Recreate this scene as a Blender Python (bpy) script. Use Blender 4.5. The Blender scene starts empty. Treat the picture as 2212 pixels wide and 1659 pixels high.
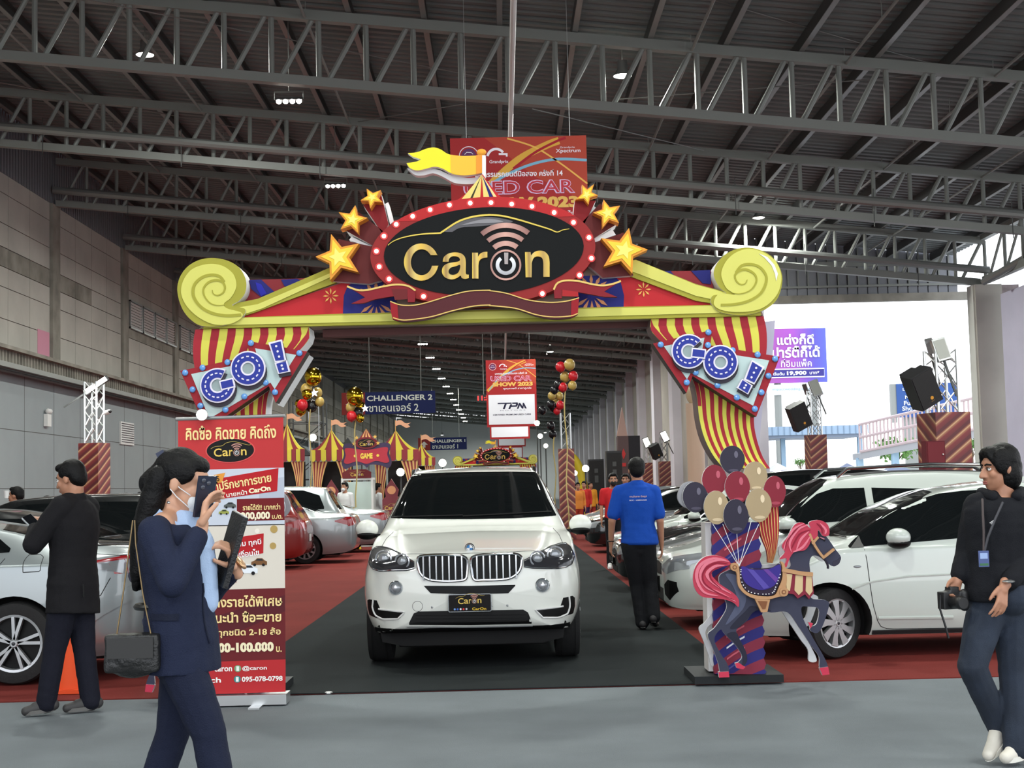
import bpy, bmesh, math, random
import numpy as np
from math import sin, cos, pi, radians, atan2, sqrt, hypot
from mathutils import Vector, Matrix, Euler
from mathutils.bvhtree import BVHTree
random.seed(7)
SC = bpy.context.scene
COL = SC.collection

# ---------------------------------------------------------------- camera, world, sun, exposure
HC = 1.55                                   # eye height of the photographer
FPX = 3070.0                                # focal length in pixels of a 2212 px wide frame
PITCH, YAW, ROLL = radians(4.19), radians(-0.495), radians(-1.4)
CAMROT = Matrix.Rotation(YAW, 3, 'Z') @ Matrix.Rotation(pi/2 + PITCH, 3, 'X') @ Matrix.Rotation(ROLL, 3, 'Z')
cam = bpy.data.cameras.new('camera')
cam.sensor_fit = 'HORIZONTAL'; cam.sensor_width = 36.0; cam.lens = 36.0*FPX/2212.0
cam.clip_start = 0.1; cam.clip_end = 1000
cam_ob = bpy.data.objects.new('camera', cam); COL.objects.link(cam_ob)
cam_ob.matrix_world = Matrix.Translation((0, 0, HC)) @ CAMROT.to_4x4()
SC.camera = cam_ob
SC.view_settings.view_transform = 'Standard'; SC.view_settings.look = 'None'
SC.view_settings.gamma = 1.0; SC.view_settings.use_curve_mapping = False
SC.view_settings.exposure = 0.0

world = bpy.data.worlds.new('overcast_sky'); world.use_nodes = True; SC.world = world
wn = world.node_tree.nodes; wl = world.node_tree.links
bg = wn['Background']
tc = wn.new('ShaderNodeTexCoord'); sep = wn.new('ShaderNodeSeparateXYZ'); ramp = wn.new('ShaderNodeValToRGB')
wl.new(tc.outputs['Generated'], sep.inputs[0]); wl.new(sep.outputs['Z'], ramp.inputs[0])
ramp.color_ramp.elements[0].position = 0.0; ramp.color_ramp.elements[0].color = (0.95, 0.97, 1.0, 1)
ramp.color_ramp.elements[1].position = 0.6; ramp.color_ramp.elements[1].color = (0.80, 0.88, 1.0, 1)
wl.new(ramp.outputs['Color'], bg.inputs['Color'])
bg.inputs['Strength'].default_value = 2.9

# ---------------------------------------------------------------- pixels to points at a known distance
def ray(px, py):
    return CAMROT @ Vector(((px-1106)/FPX, -(py-829.5)/FPX, -1.0))
def P(px, py, Y):
    d = ray(px, py); return Vector((0, 0, HC)) + d*(Y/d.y)
def G(px, py, z=0.0):
    d = ray(px, py); return Vector((0, 0, HC)) + d*((z-HC)/d.z)
def zoom(x0, y0, s):
    return lambda x, y: (x0 + x/s, y0 + y/s)

# ---------------------------------------------------------------- materials
def lin(c):
    c = c/255.0
    return c/12.92 if c <= 0.04045 else ((c+0.055)/1.055)**2.4
MATS = {}
def M(name, rgb=(128, 128, 128), rough=0.5, metal=0.0, coat=0.0, emit=0.0, noise=0.0, nscale=8.0, bump=0.0, bscale=60.0, trans=0.0, spec=None):
    """Principled material; noise varies the base colour a little, bump roughens it."""
    if name in MATS: return MATS[name]
    m = bpy.data.materials.new(name); m.use_nodes = True
    nt = m.node_tree; b = nt.nodes['Principled BSDF']
    col = (lin(rgb[0]), lin(rgb[1]), lin(rgb[2]), 1)
    b.inputs['Base Color'].default_value = col
    b.inputs['Roughness'].default_value = rough; b.inputs['Metallic'].default_value = metal
    b.inputs['Coat Weight'].default_value = coat; b.inputs['Coat Roughness'].default_value = 0.04
    if spec is not None: b.inputs['Specular IOR Level'].default_value = spec
    if trans: b.inputs['Transmission Weight'].default_value = trans
    if emit:
        b.inputs['Emission Color'].default_value = col; b.inputs['Emission Strength'].default_value = emit
    if noise or bump:
        t = nt.nodes.new('ShaderNodeTexCoord')
    if noise:
        n = nt.nodes.new('ShaderNodeTexNoise'); n.inputs['Scale'].default_value = nscale; n.inputs['Detail'].default_value = 6
        nt.links.new(t.outputs['Object'], n.inputs['Vector'])
        r = nt.nodes.new('ShaderNodeValToRGB')
        r.color_ramp.elements[0].position = 0.3; r.color_ramp.elements[1].position = 0.7
        r.color_ramp.elements[0].color = tuple(c*(1-noise) for c in col[:3]) + (1,)
        r.color_ramp.elements[1].color = tuple(min(1, c*(1+noise)) for c in col[:3]) + (1,)
        nt.links.new(n.outputs['Fac'], r.inputs[0]); nt.links.new(r.outputs['Color'], b.inputs['Base Color'])
    if bump:
        n2 = nt.nodes.new('ShaderNodeTexNoise'); n2.inputs['Scale'].default_value = bscale; n2.inputs['Detail'].default_value = 4
        nt.links.new(t.outputs['Object'], n2.inputs['Vector'])
        bp = nt.nodes.new('ShaderNodeBump'); bp.inputs['Strength'].default_value = bump; bp.inputs['Distance'].default_value = 0.02
        nt.links.new(n2.outputs['Fac'], bp.inputs['Height']); nt.links.new(bp.outputs['Normal'], b.inputs['Normal'])
    MATS[name] = m
    return m
def C(r, g, b, rough=0.55):
    """a flat printed colour"""
    return M('print_%d_%d_%d' % (r, g, b), (r, g, b), rough, spec=0.12)
def G2(name, stops, axis='Z', scale=1.0, rough=0.45, metal=0.0):
    """printed colour gradient along an object axis: stops = [(pos, rgb)]; a printed design, not light"""
    if name in MATS: return MATS[name]
    m = bpy.data.materials.new(name); m.use_nodes = True; nt = m.node_tree; b = nt.nodes['Principled BSDF']
    t = nt.nodes.new('ShaderNodeTexCoord'); s = nt.nodes.new('ShaderNodeSeparateXYZ'); r = nt.nodes.new('ShaderNodeValToRGB')
    nt.links.new(t.outputs['Generated'], s.inputs[0]); nt.links.new(s.outputs[axis], r.inputs[0])
    e = r.color_ramp.elements
    while len(e) < len(stops): e.new(0.5)
    for k, (p, c) in enumerate(stops):
        e[k].position = p; e[k].color = (lin(c[0]), lin(c[1]), lin(c[2]), 1)
    nt.links.new(r.outputs['Color'], b.inputs['Base Color'])
    b.inputs['Roughness'].default_value = rough; b.inputs['Metallic'].default_value = metal
    MATS[name] = m
    return m

# ---------------------------------------------------------------- mesh builder
class MB:
    def __init__(s): s.v = []; s.f = []; s.m = []; s.mats = []; s.sm = []
    def mi(s, mat):
        if mat not in s.mats: s.mats.append(mat)
        return s.mats.index(mat)
    def add(s, vs, fs, mat, smooth=False):
        o = len(s.v); k = s.mi(mat)
        s.v.extend([tuple(v) for v in vs])
        for f in fs: s.f.append([i+o for i in f]); s.m.append(k); s.sm.append(smooth)
        return s
    def box(s, c, d, mat, rot=None):
        """box by centre and full size"""
        vs = [Vector((sx*d[0]/2, sy*d[1]/2, sz*d[2]/2)) for sx in (-1, 1) for sy in (-1, 1) for sz in (-1, 1)]
        if rot is not None: vs = [rot @ v for v in vs]
        c = Vector(c); vs = [v + c for v in vs]
        return s.add(vs, [(0, 1, 3, 2), (4, 6, 7, 5), (0, 4, 5, 1), (2, 3, 7, 6), (0, 2, 6, 4), (1, 5, 7, 3)], mat)
    def bx(s, a, b, mat):
        return s.box([(a[i]+b[i])/2 for i in range(3)], [abs(b[i]-a[i]) for i in range(3)], mat)
    def tube(s, p0, p1, r, mat, n=8, r1=None, cap=True):
        p0, p1 = Vector(p0), Vector(p1); d = p1-p0
        if d.length < 1e-7: return s
        if r1 is None: r1 = r
        z = d.normalized(); x = z.orthogonal().normalized(); y = z.cross(x)
        vs = [p0 + (x*cos(2*pi*k/n) + y*sin(2*pi*k/n))*r for k in range(n)] + [p1 + (x*cos(2*pi*k/n) + y*sin(2*pi*k/n))*r1 for k in range(n)]
        o = len(s.v)
        s.add(vs, [(k, (k+1) % n, n+(k+1) % n, n+k) for k in range(n)], mat, n > 5)
        if cap:
            k = s.mi(mat)
            s.f.append([o+i for i in range(n)][::-1]); s.m.append(k); s.sm.append(False)
            s.f.append([o+n+i for i in range(n)]); s.m.append(k); s.sm.append(False)
        return s
    def path(s, pts, r, mat, n=6, closed=False):
        """tube along a polyline; r a number or one per point"""
        pts = [Vector(p) for p in pts]; N = len(pts); vs = []
        up = None
        for i, p in enumerate(pts):
            a = pts[(i-1) % N] if (closed or i > 0) else p
            b = pts[(i+1) % N] if (closed or i < N-1) else p
            t = (b-a).normalized()
            if up is None: up = t.orthogonal().normalized()
            up = (up - t*up.dot(t))
            up = up.normalized() if up.length > 1e-6 else t.orthogonal().normalized()
            w = t.cross(up); rr = r[i] if isinstance(r, (list, tuple)) else r
            vs += [p + (up*cos(2*pi*k/n) + w*sin(2*pi*k/n))*rr for k in range(n)]
        fs = []
        for i in range(N if closed else N-1):
            j = (i+1) % N
            fs += [(i*n+k, i*n+(k+1) % n, j*n+(k+1) % n, j*n+k) for k in range(n)]
        if not closed:
            fs += [tuple(range(n))[::-1], tuple((N-1)*n+k for k in range(n))]
        return s.add(vs, fs, mat, True)
    def ell(s, c, r, mat, rot=None, nu=16, nv=10):
        """ellipsoid"""
        c = Vector(c)
        if not isinstance(r, (tuple, list)): r = (r, r, r)
        vs = [Vector((0, 0, r[2]))]
        for j in range(1, nv):
            th = pi*j/nv
            vs += [Vector((r[0]*sin(th)*cos(2*pi*i/nu), r[1]*sin(th)*sin(2*pi*i/nu), r[2]*cos(th))) for i in range(nu)]
        vs.append(Vector((0, 0, -r[2])))
        if rot is not None: vs = [rot @ v for v in vs]
        fs = [(0, 1+i, 1+(i+1) % nu) for i in range(nu)]
        for j in range(nv-2):
            a = 1+j*nu; b = a+nu
            fs += [(a+i, b+i, b+(i+1) % nu, a+(i+1) % nu) for i in range(nu)]
        a = 1+(nv-2)*nu; L = len(vs)-1
        fs += [(a+i, L, a+(i+1) % nu) for i in range(nu)]
        return s.add([v+c for v in vs], fs, mat, True)
    def lathe(s, prof, c, mat, axis='Z', n=24, smooth=True):
        """profile of (radius, height) turned about an axis through c"""
        c = Vector(c); vs = []
        for r, h in prof:
            for k in range(n):
                a = 2*pi*k/n; x, y = r*cos(a), r*sin(a)
                vs.append(c + Vector({'Z': (x, y, h), 'Y': (x, h, y), 'X': (h, x, y)}[axis]))
        fs = []
        for j in range(len(prof)-1):
            fs += [(j*n+k, j*n+(k+1) % n, (j+1)*n+(k+1) % n, (j+1)*n+k) for k in range(n)]
        return s.add(vs, fs, mat, smooth)
    def prism(s, poly, y0, y1, mat, side=None, axis='Y'):
        """2-D outline (x, z) pushed from y0 (front) to y1 (back)"""
        n = len(poly)
        f3 = {'Y': lambda p, y: (p[0], y, p[1]), 'X': lambda p, y: (y, p[0], p[1]), 'Z': lambda p, y: (p[0], p[1], y)}[axis]
        area = sum(poly[i][0]*poly[(i+1) % n][1] - poly[(i+1) % n][0]*poly[i][1] for i in range(n))
        if area < 0: poly = poly[::-1]
        vs = [f3(p, y0) for p in poly] + [f3(p, y1) for p in poly]
        s.add(vs, [tuple(range(n)), tuple(range(2*n-1, n-1, -1))], mat)
        o = len(s.v)-2*n; k = s.mi(side or mat)
        for i in range(n):
            j = (i+1) % n
            s.f.append([o+i, o+n+i, o+n+j, o+j]); s.m.append(k); s.sm.append(False)
        return s
    def strip(s, pts, w, y0, y1, mat, side=None):
        """band of width w (number or list) along a 2-D polyline, pushed in y"""
        L, R = [], []
        N = len(pts)
        for i, p in enumerate(pts):
            a = pts[max(0, i-1)]; b = pts[min(N-1, i+1)]
            d = Vector((b[0]-a[0], b[1]-a[1])); d = d.normalized() if d.length > 1e-9 else Vector((1, 0))
            ww = (w[i] if isinstance(w, (list, tuple)) else w)/2
            L.append((p[0]-d.y*ww, p[1]+d.x*ww)); R.append((p[0]+d.y*ww, p[1]-d.x*ww))
        vs = [(p[0], y, p[1]) for y in (y0, y1) for p in L + R]
        fs = [(i, i+1, N+i+1, N+i) for i in range(N-1)] + [(i, 2*N+i, 2*N+i+1, i+1) for i in range(N-1)] + [(N+i, N+i+1, 3*N+i+1, 3*N+i) for i in range(N-1)]
        fs += [(0, N, 3*N, 2*N), (N-1, 3*N-1, 4*N-1, 2*N-1)[::-1]]
        return s.add(vs, fs, mat)
    def grid(s, rows, mat, smooth=True, flip=False):
        """quads over rows of equal length"""
        n = len(rows[0]); vs = [p for r in rows for p in r]; fs = []
        for j in range(len(rows)-1):
            for i in range(n-1):
                q = (j*n+i, j*n+i+1, (j+1)*n+i+1, (j+1)*n+i)
                fs.append(q[::-1] if flip else q)
        return s.add(vs, fs, mat, smooth)
    def text(s, body, c, w, h, mat, y0=0.0, y1=None, ux=(1, 0, 0), uz=(0, 0, 1), bold=0.0, align='C', shear=0.0, keep=False):
        """lettering fitted to w x h (h = height of the ink) with its centre (or left end) at c, facing -Y unless ux/uz turn it"""
        vs, fs = glyphs(body, bold)
        if not vs: return s
        xs = [v[0] for v in vs]; ys = [v[1] for v in vs]
        x0, x1, a0, a1 = min(xs), max(xs), min(ys), max(ys)
        sy = h/(a1-a0); sx = w/(x1-x0) if w else sy
        if keep and w: sx = sy = min(sx, sy)
        ux, uz = Vector(ux), Vector(uz); nrm = ux.cross(uz)*-1
        c = Vector(c); out = []
        for v in vs:
            lx = (v[0] - ((x0+x1)/2 if align == 'C' else x0))*sx; lz = (v[1]-(a0+a1)/2)*sy
            out.append(c + ux*(lx + shear*lz) + uz*lz + nrm*y0)
        return s.add(out, fs, mat)
    def mirror_x(s, x=0.0):
        """copy of this builder mirrored in x"""
        o = MB(); o.mats = list(s.mats); o.m = list(s.m); o.sm = list(s.sm)
        o.v = [(2*x-v[0], v[1], v[2]) for v in s.v]; o.f = [f[::-1] for f in s.f]
        return o
    def build(s, name, parent=None, loc=None, sharp=35):
        me = bpy.data.meshes.new(name)
        me.from_pydata([tuple(v) for v in s.v], [], s.f)
        for m in s.mats: me.materials.append(m)
        me.polygons.foreach_set('material_index', s.m)
        me.polygons.foreach_set('use_smooth', s.sm)
        me.update()
        if any(s.sm): me.set_sharp_from_angle(angle=radians(sharp))
        return link(name, me, parent, loc)
def link(name, me, parent=None, loc=None):
    o = bpy.data.objects.new(name, me); COL.objects.link(o)
    if parent is not None: o.parent = parent
    if loc is not None: o.location = loc
    return o
TMP = bpy.data.scenes.new('workshop')
def baked(ob):
    """the evaluated mesh of an object, worked out away from the big scene"""
    TMP.collection.objects.link(ob); vl = TMP.view_layers[0]; vl.update()
    dg = vl.depsgraph; dg.update()
    me = bpy.data.meshes.new_from_object(ob.evaluated_get(dg))
    TMP.collection.objects.unlink(ob)
    return me
_GL = {}
def glyphs(body, bold=0.0):
    k = (body, bold)
    if k in _GL: return _GL[k]
    cu = bpy.data.curves.new('lettering', 'FONT'); cu.body = body; cu.offset = bold; cu.resolution_u = 3
    ob = bpy.data.objects.new('lettering', cu)
    me = baked(ob)
    r = ([tuple(v.co) for v in me.vertices], [tuple(p.vertices) for p in me.polygons])
    bpy.data.objects.remove(ob); bpy.data.curves.remove(cu); bpy.data.meshes.remove(me)
    _GL[k] = r
    return r
def spl(pts, n=8, closed=False):
    """Catmull-Rom through points of any dimension"""
    N = len(pts); out = []
    for i in range(N if closed else N-1):
        g = lambda k: pts[k % N] if closed else pts[min(max(k, 0), N-1)]
        p0, p1, p2, p3 = g(i-1), g(i), g(i+1), g(i+2)
        for k in range(n):
            t = k/n; a = []
            for d in range(len(p1)):
                a.append(0.5*(2*p1[d] + (p2[d]-p0[d])*t + (2*p0[d]-5*p1[d]+4*p2[d]-p3[d])*t*t + (3*p1[d]-p0[d]-3*p2[d]+p3[d])*t**3))
            out.append(tuple(a))
    if not closed: out.append(tuple(pts[-1]))
    return out
def lerp(a, b, t): return a + (b-a)*t
def mix(p, q, t): return tuple(lerp(a, b, t) for a, b in zip(p, q))

# ---------------------------------------------------------------- things
def tag(o, label=None, cat=None, group=None, kind=None):
    if label: o['label'] = label
    if cat: o['category'] = cat
    if group: o['group'] = group
    if kind: o['kind'] = kind
    return o
def thing(name, label, cat, loc=(0, 0, 0), rz=0.0, group=None):
    o = bpy.data.objects.new(name, None); o.empty_display_size = 0.2; COL.objects.link(o)
    o.location = loc; o.rotation_euler = (0, 0, rz)
    return tag(o, label, cat, group)
def struct(mb, name):
    return tag(mb.build(name), kind='structure')
def dup(root, loc, rz=None, label=None, group=None, scale=None):
    r = root.copy(); COL.objects.link(r); r.location = loc
    if rz is not None: r.rotation_euler = (0, 0, rz)
    if scale: r.scale = (scale, scale, scale)
    if label: r['label'] = label
    if group: r['group'] = group
    for ch in list(root.children):
        c = ch.copy(); COL.objects.link(c); c.parent = r
        for g in list(ch.children):
            d = g.copy(); COL.objects.link(d); d.parent = c
    return r
# ================================================================ the hall
XL, XR, XF = -15.0, 16.6, 9.4              # side wall, near open side, far side wall
Y0, Y1 = -8.0, 205.0
BAY = 8.9
TY = [30.0 + BAY*k for k in range(-2, 19)]    # roof trusses, one per bay
def zb(x): return 11.57 - 0.11*(x + 15)       # bottom chord
def zt(x): return zb(x) + 1.45                # top chord
def zr(x): return zt(x) + 0.42                # roof sheet
YE = 53.0                                     # end wall of the wide part of the hall

m_carpet = M('grey_carpet', (116, 122, 126), 0.95, noise=0.10, nscale=1.3, bump=0.5, bscale=160, spec=0.1)
m_redcarpet = M('red_carpet', (112, 46, 42), 0.95, noise=0.12, nscale=0.9, bump=0.4, bscale=160, spec=0.1)
m_blackcarpet = M('black_carpet', (38, 42, 43), 0.95, noise=0.15, nscale=0.8, bump=0.4, bscale=140, spec=0.1)
m_conc = M('concrete_panel', (178, 174, 166), 0.9, noise=0.13, nscale=0.5, spec=0.2)
m_conc2 = M('stained_concrete', (140, 136, 127), 0.9, noise=0.3, nscale=1.2, spec=0.2)
m_joint = M('dark_joint', (70, 68, 64), 0.9)
m_pink = M('pink_paint_patch', (205, 140, 160), 0.9)
m_wallpaint = M('grey_painted_wall', (146, 154, 157), 0.75, noise=0.05, nscale=0.7)
m_clad = M('grey_metal_cladding', (128, 130, 136), 0.5, metal=0.2)
m_roof = M('roof_sheet_underside', (112, 118, 118), 0.6, metal=0.0)
m_steel = M('grey_steel_paint', (132, 135, 131), 0.5, metal=0.1)
m_steeldark = M('dark_steel_paint', (72, 74, 74), 0.5, metal=0.2)
m_galv = M('galvanised_pipe', (140, 142, 140), 0.4, metal=0.5)
m_white = M('white_paint', (222, 222, 220), 0.6)
m_silver = M('bare_aluminium', (196, 198, 198), 0.3, metal=0.9)
m_black = M('black_plastic', (22, 22, 24), 0.45)
m_led = M('lamp_led', (255, 252, 240), 0.4, emit=26.0)

f = MB(); f.bx((-60, Y0, -0.2), (160, 330, -0.02), M('outdoor_concrete', (214, 212, 206), 0.9, noise=0.1, nscale=0.3)); struct(f, 'ground_outside')
f = MB(); f.bx((XL, Y0, -0.15), (XR+0.6, Y1, 0.0), m_carpet); struct(f, 'floor')
f = MB(); f.bx((XL+0.3, 11.11, 0.0), (15.9, 46.0, 0.008), m_redcarpet); f.bx((XL+0.3, 46.0, 0.0), (8.8, 100.0, 0.008), m_redcarpet)
tag(f.build('show_carpet'), 'wide dull red carpet under all the parked cars', 'carpet')
f = MB(); f.bx((-2.29, 11.09, 0.008), (1.89, 100.0, 0.016), m_blackcarpet)
tag(f.build('carpet_runner'), 'black carpet runner down the aisle under the white front-facing SUV', 'carpet')
# a scrap of paper on the grey carpet
f = MB(); p = G(710, 1500); f.ell((p.x, p.y, 0.012), (0.035, 0.02, 0.012), m_white, nu=7, nv=5)
tag(f.build('paper_scrap'), 'crumpled white scrap lying on the grey carpet by the runner edge', 'paper')

# roof: corrugated sheet, ribs running across the hall
r = MB(); prof = []
y = Y0; pit = 0.36
while y < Y1:
    prof += [(y, 0.0), (y+0.16, 0.0), (y+0.20, 0.085), (y+0.32, 0.085)]; y += pit
rows = []
for yy, h in prof:
    xr = XR + 9.0 if yy < 47.5 else (XR + 0.6 if yy < YE else XF + 0.3)
    rows.append([(XL, yy, zr(XL)+h), (xr, yy, zr(xr)+h)])
r.grid(rows, m_roof, smooth=False); struct(r, 'ceiling')
# purlins
xp = XL + 0.55
while xp < XR:
    b = MB(); ye = Y1 if xp < XF else YE
    zz = zr(xp) - 0.16
    b.box((xp, (Y0+ye)/2, zz), (0.03, ye-Y0, 0.26), m_steeldark); b.box((xp+0.05, (Y0+ye)/2, zz-0.13), (0.12, ye-Y0, 0.02), m_galv)
    b.box((xp+0.05, (Y0+ye)/2, zz+0.13), (0.12, ye-Y0, 0.02), m_steeldark)
    struct(b, 'roof_beam'); xp += 1.62
# sprinkler lines and the pale pipe that runs along the hall under the trusses
for xs_ in (-11.4, -8.1, -4.0, 4.3, 7.6, 10.8, 13.5):
    b = MB(); ye = Y1 if xs_ < XF else YE
    b.tube((xs_, Y0, zr(xs_)-0.48), (xs_, ye, zr(xs_)-0.48), 0.035, m_steel, 6)
    k = Y0+2
    while k < min(ye, 110): b.tube((xs_, k, zr(xs_)-0.48), (xs_, k, zr(xs_)-0.1), 0.012, m_steel, 4); k += 3.0
    struct(b, 'trim_1')
b = MB(); b.tube((0.38, Y0, 9.62), (0.38, 195, 9.62), 0.055, m_white, 8)
for k in range(-2, 19): b.tube((0.38, TY[k+2], 9.62), (0.38, TY[k+2], zb(0.38)), 0.02, m_steel, 5)
struct(b, 'trim_2')

b = MB()                                                     # thin bracing rods between the trusses
for a, c in (((190, 0, 29.0), (1106, 180, 33.0)), ((0, 178, 38.0), (950, 360, 44.0)), ((1540, 0, 28.0), (2212, 195, 32.0)), ((1150, 235, 33.5), (1520, 325, 38.0)), ((700, 275, 40.0), (1000, 225, 35.5)), ((1330, 215, 31.0), (2212, 145, 31.0))):
    b.tube(P(*a), P(*c), 0.014, m_galv, 5)
struct(b, 'trim_5')
# trusses
def truss(xr, pipe):
    """one truss between the side wall and xr, its origin on the floor line under it"""
    tc_, bc, web = MB(), MB(), MB()
    x0 = XL + 0.1
    def beam(mb, za, h, d, dy, mat):
        mb.add([(x0, dy-d/2, za(x0)-h/2), (x0, dy+d/2, za(x0)-h/2), (x0, dy+d/2, za(x0)+h/2), (x0, dy-d/2, za(x0)+h/2),
                (xr, dy-d/2, za(xr)-h/2), (xr, dy+d/2, za(xr)-h/2), (xr, dy+d/2, za(xr)+h/2), (xr, dy-d/2, za(xr)+h/2)],
               [(0, 1, 2, 3), (7, 6, 5, 4), (0, 4, 5, 1), (1, 5, 6, 2), (2, 6, 7, 3), (3, 7, 4, 0)], mat)
    beam(tc_, zt, 0.22, 0.22, 0, m_steel)
    beam(bc, zb, 0.20, 0.24, 0, m_steel); beam(bc, lambda x: zb(x)+0.16, 0.16, 0.02, 0.5, m_steel)
    n = int((xr-x0)/1.0); s = (xr-x0)/n
    for k in range(n):
        xa = x0 + k*s
        web.tube((xa+s, 0, zb(xa+s)), (xa+s, 0, zt(xa+s)), 0.062, m_steel, 8, cap=False)
        web.tube((xa+0.18, 0, zb(xa)), (xa+s-0.10, 0, zt(xa+s)), 0.058, m_steel, 8, cap=False)
    out = [(tc_, 'top_chord'), (bc, 'bottom_chord'), (web, 'web_lattice')]
    if pipe:
        pp = MB(); pp.tube((x0, -0.35, zb(x0)+0.40), (xr, -0.35, zb(xr)+0.40), 0.13, m_galv, 10)
        k = x0 + 2.5
        while k < xr: pp.tube((k, -0.35, zb(k)+0.75), (k, -0.35, zb(k)-0.3), 0.015, m_steeldark, 4); k += 3.8
        out.append((pp, 'pipe'))
    return out
wide = thing('roof_truss', None, None, (0, TY[0], 0)); wide['kind'] = 'structure'
for mb, nm in truss(XR, False): mb.build(nm, wide)
piped = thing('roof_truss', None, None, (0, TY[3], 0)); piped['kind'] = 'structure'
for mb, nm in truss(XR, True): mb.build(nm, piped)
narrow = thing('roof_truss', None, None, (0, TY[5], 0)); narrow['kind'] = 'structure'
for mb, nm in truss(XF, True): mb.build(nm, narrow)
for k in range(1, 3): dup(wide, (0, TY[k], 0))
dup(piped, (0, TY[4], 0))
for k in range(6, len(TY)): dup(narrow, (0, TY[k], 0))

# side wall with panels, cladding, pillars and the shutter-box ledge
w = MB()
w.bx((XL-0.35, Y0, 0), (XL-0.05, Y1, zr(XL)+0.1), m_joint)
w.bx((XL-0.05, Y0, 0), (XL+0.0, Y1, 5.5), m_wallpaint)
for z_ in (1.9, 3.7): w.bx((XL, Y0, z_), (XL+0.004, Y1, z_+0.02), m_joint)
yy = TY[0] - 2*BAY
while yy < Y1:
    w.bx((XL, yy, 0), (XL+0.004, yy+0.02, 5.5), m_joint); yy += BAY/3
rows_ = [(6.05, 7.05), (7.05, 8.02), (8.02, 8.64), (8.64, 9.24), (9.24, 9.97), (9.97, 10.9), (10.9, 11.52)]
bays = [TY[0] - BAY*2 + BAY*k for k in range(0, 25)]
for bi, yb in enumerate(bays):
    for c in range(4):
        ya = yb + 0.42 + c*(BAY-0.84)/4; yc = ya + (BAY-0.84)/4 - 0.03
        for ri, (za, zb_) in enumerate(rows_):
            bayn = round((yb - 30.0)/BAY)
            if bayn >= 3 and ri in (2, 3) : mt = m_conc2
            elif ri == 3 and not (bayn == 2 and c > 1): mt = m_conc2
            else: mt = m_conc
            w.bx((XL-0.05, ya, za+0.012), (XL+0.0, yc, zb_-0.012), mt)
    w.bx((XL-0.05, yb-0.40, 5.5), (XL+0.10, yb+0.40, 11.5), m_conc2)
w.bx((XL-0.05, 46.1, 6.07), (XL+0.012, 47.3, 7.1), m_pink)
yy = Y0                                                      # ribbed cladding above the concrete
while yy < 150:
    w.bx((XL-0.05, yy, 11.5), (XL+0.02, yy+0.16, zr(XL)+0.1), m_clad); yy += 0.26
struct(w, 'wall_left')
l = MB(); l.bx((XL, Y0, 5.45), (XL+0.62, Y1, 5.6), m_steel); l.bx((XL, Y0, 5.95), (XL+0.75, Y1, 6.06), m_conc2)
l.bx((XL, Y0, 5.6), (XL+0.5, Y1, 5.95), m_steel)
yy = 20.0
while yy < 120: l.bx((XL+0.5, yy, 5.6), (XL+0.56, yy+0.10, 5.95), m_conc2); yy += 0.28
l.tube((XL+0.4, Y0, 5.38), (XL+0.4, Y1, 5.38), 0.05, m_steeldark, 6)
struct(l, 'trim_3')
# louvre windows high in the side wall
wi = 0
for base in (57.0, 66.0, 75.0):
    for c in range(4):
        wi += 1; wb = MB(); ya = base + 0.35 + c*2.1; yb_ = ya + 1.95
        wb.bx((XL+0.0, ya, 8.4), (XL+0.02, yb_, 9.55), m_joint)
        for q in ((ya, ya+0.06, 8.4, 9.55), (yb_-0.06, yb_, 8.4, 9.55), (ya, yb_, 8.4, 8.46), (ya, yb_, 9.49, 9.55)):
            wb.bx((XL, q[0], q[2]), (XL+0.12, q[1], q[3]), m_silver)
        for s_ in range(9):
            zz = 8.52 + s_*0.115
            wb.box((XL+0.06, (ya+yb_)/2, zz), (0.085, yb_-ya-0.12, 0.012), m_white, Matrix.Rotation(radians(-38), 3, 'Y'))
        struct(wb, 'window_%d' % wi)

# far side wall with pilasters, and the end wall with the big doorway
w = MB(); w.bx((XF, YE, 0), (XF+0.4, Y1, 9.75), m_conc)
yy = YE
while yy < 150: w.bx((XF, yy, 9.75), (XF+0.1, yy+0.2, zr(XF)+0.1), m_clad); yy += 0.34
w.bx((XF+0.1, YE, 9.75), (XF+0.2, Y1, zr(XF)+0.1), m_clad)
m_pil = M('pale_concrete_pilaster', (214, 211, 220), 0.85, noise=0.08, nscale=0.6)
for yb in TY:
    if yb > YE+1:
        w.bx((XF-0.45, yb-0.75, 0), (XF, yb+0.75, 9.75), m_pil); w.bx((XF-0.12, yb+2.4, 0), (XF, yb+3.6, 9.75), m_pil)
        w.bx((XF-0.35, yb+0.9, 9.2), (XF, yb+2.2, 9.75), m_steeldark)
struct(w, 'wall_right')
w = MB()
zl = 8.5
xx = XF
while xx < XR+0.5:
    w.bx((xx, YE+0.05, zl), (xx+0.34, YE+0.12, zr(xx)+0.1), m_clad); w.bx((xx, YE, zl+0.25), (xx+0.05, YE+0.05, zr(xx)), m_steel); xx += 0.38
w.bx((XF, YE-0.12, zl-0.28), (XR+1.2, YE+0.2, zl), m_conc2); w.bx((XF, YE-0.05, zl+0.28), (XR+1.2, YE+0.05, zl+0.36), m_steel)
w.bx((XF, YE-0.1, 9.55), (XR, YE+0.0, 9.75), m_steel)
w.bx((XF, YE-0.2, 0), (XF+0.55, YE+0.3, zl), m_pil)
w.prism([(XF, zl), (XR+.6, zl), (XR+.6, zr(XR+.6)), (XF, zr(XF))], YE+.12, YE+.2, m_clad)
struct(w, 'wall_back')
w = MB(); w.bx((16.05, 47.3, 0), (16.95, 48.1, 8.0), m_conc); w.bx((16.0, 47.4, 0), (16.1, 48.0, 8.0), M('pale_jamb', (205, 205, 198), 0.7))
w.bx((16.95, 47.5, 0), (17.6, 48.3, 8.0), M('rough_brick', (150, 138, 138), 0.95, noise=0.35, nscale=2.5, bump=1.0, bscale=6))
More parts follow.
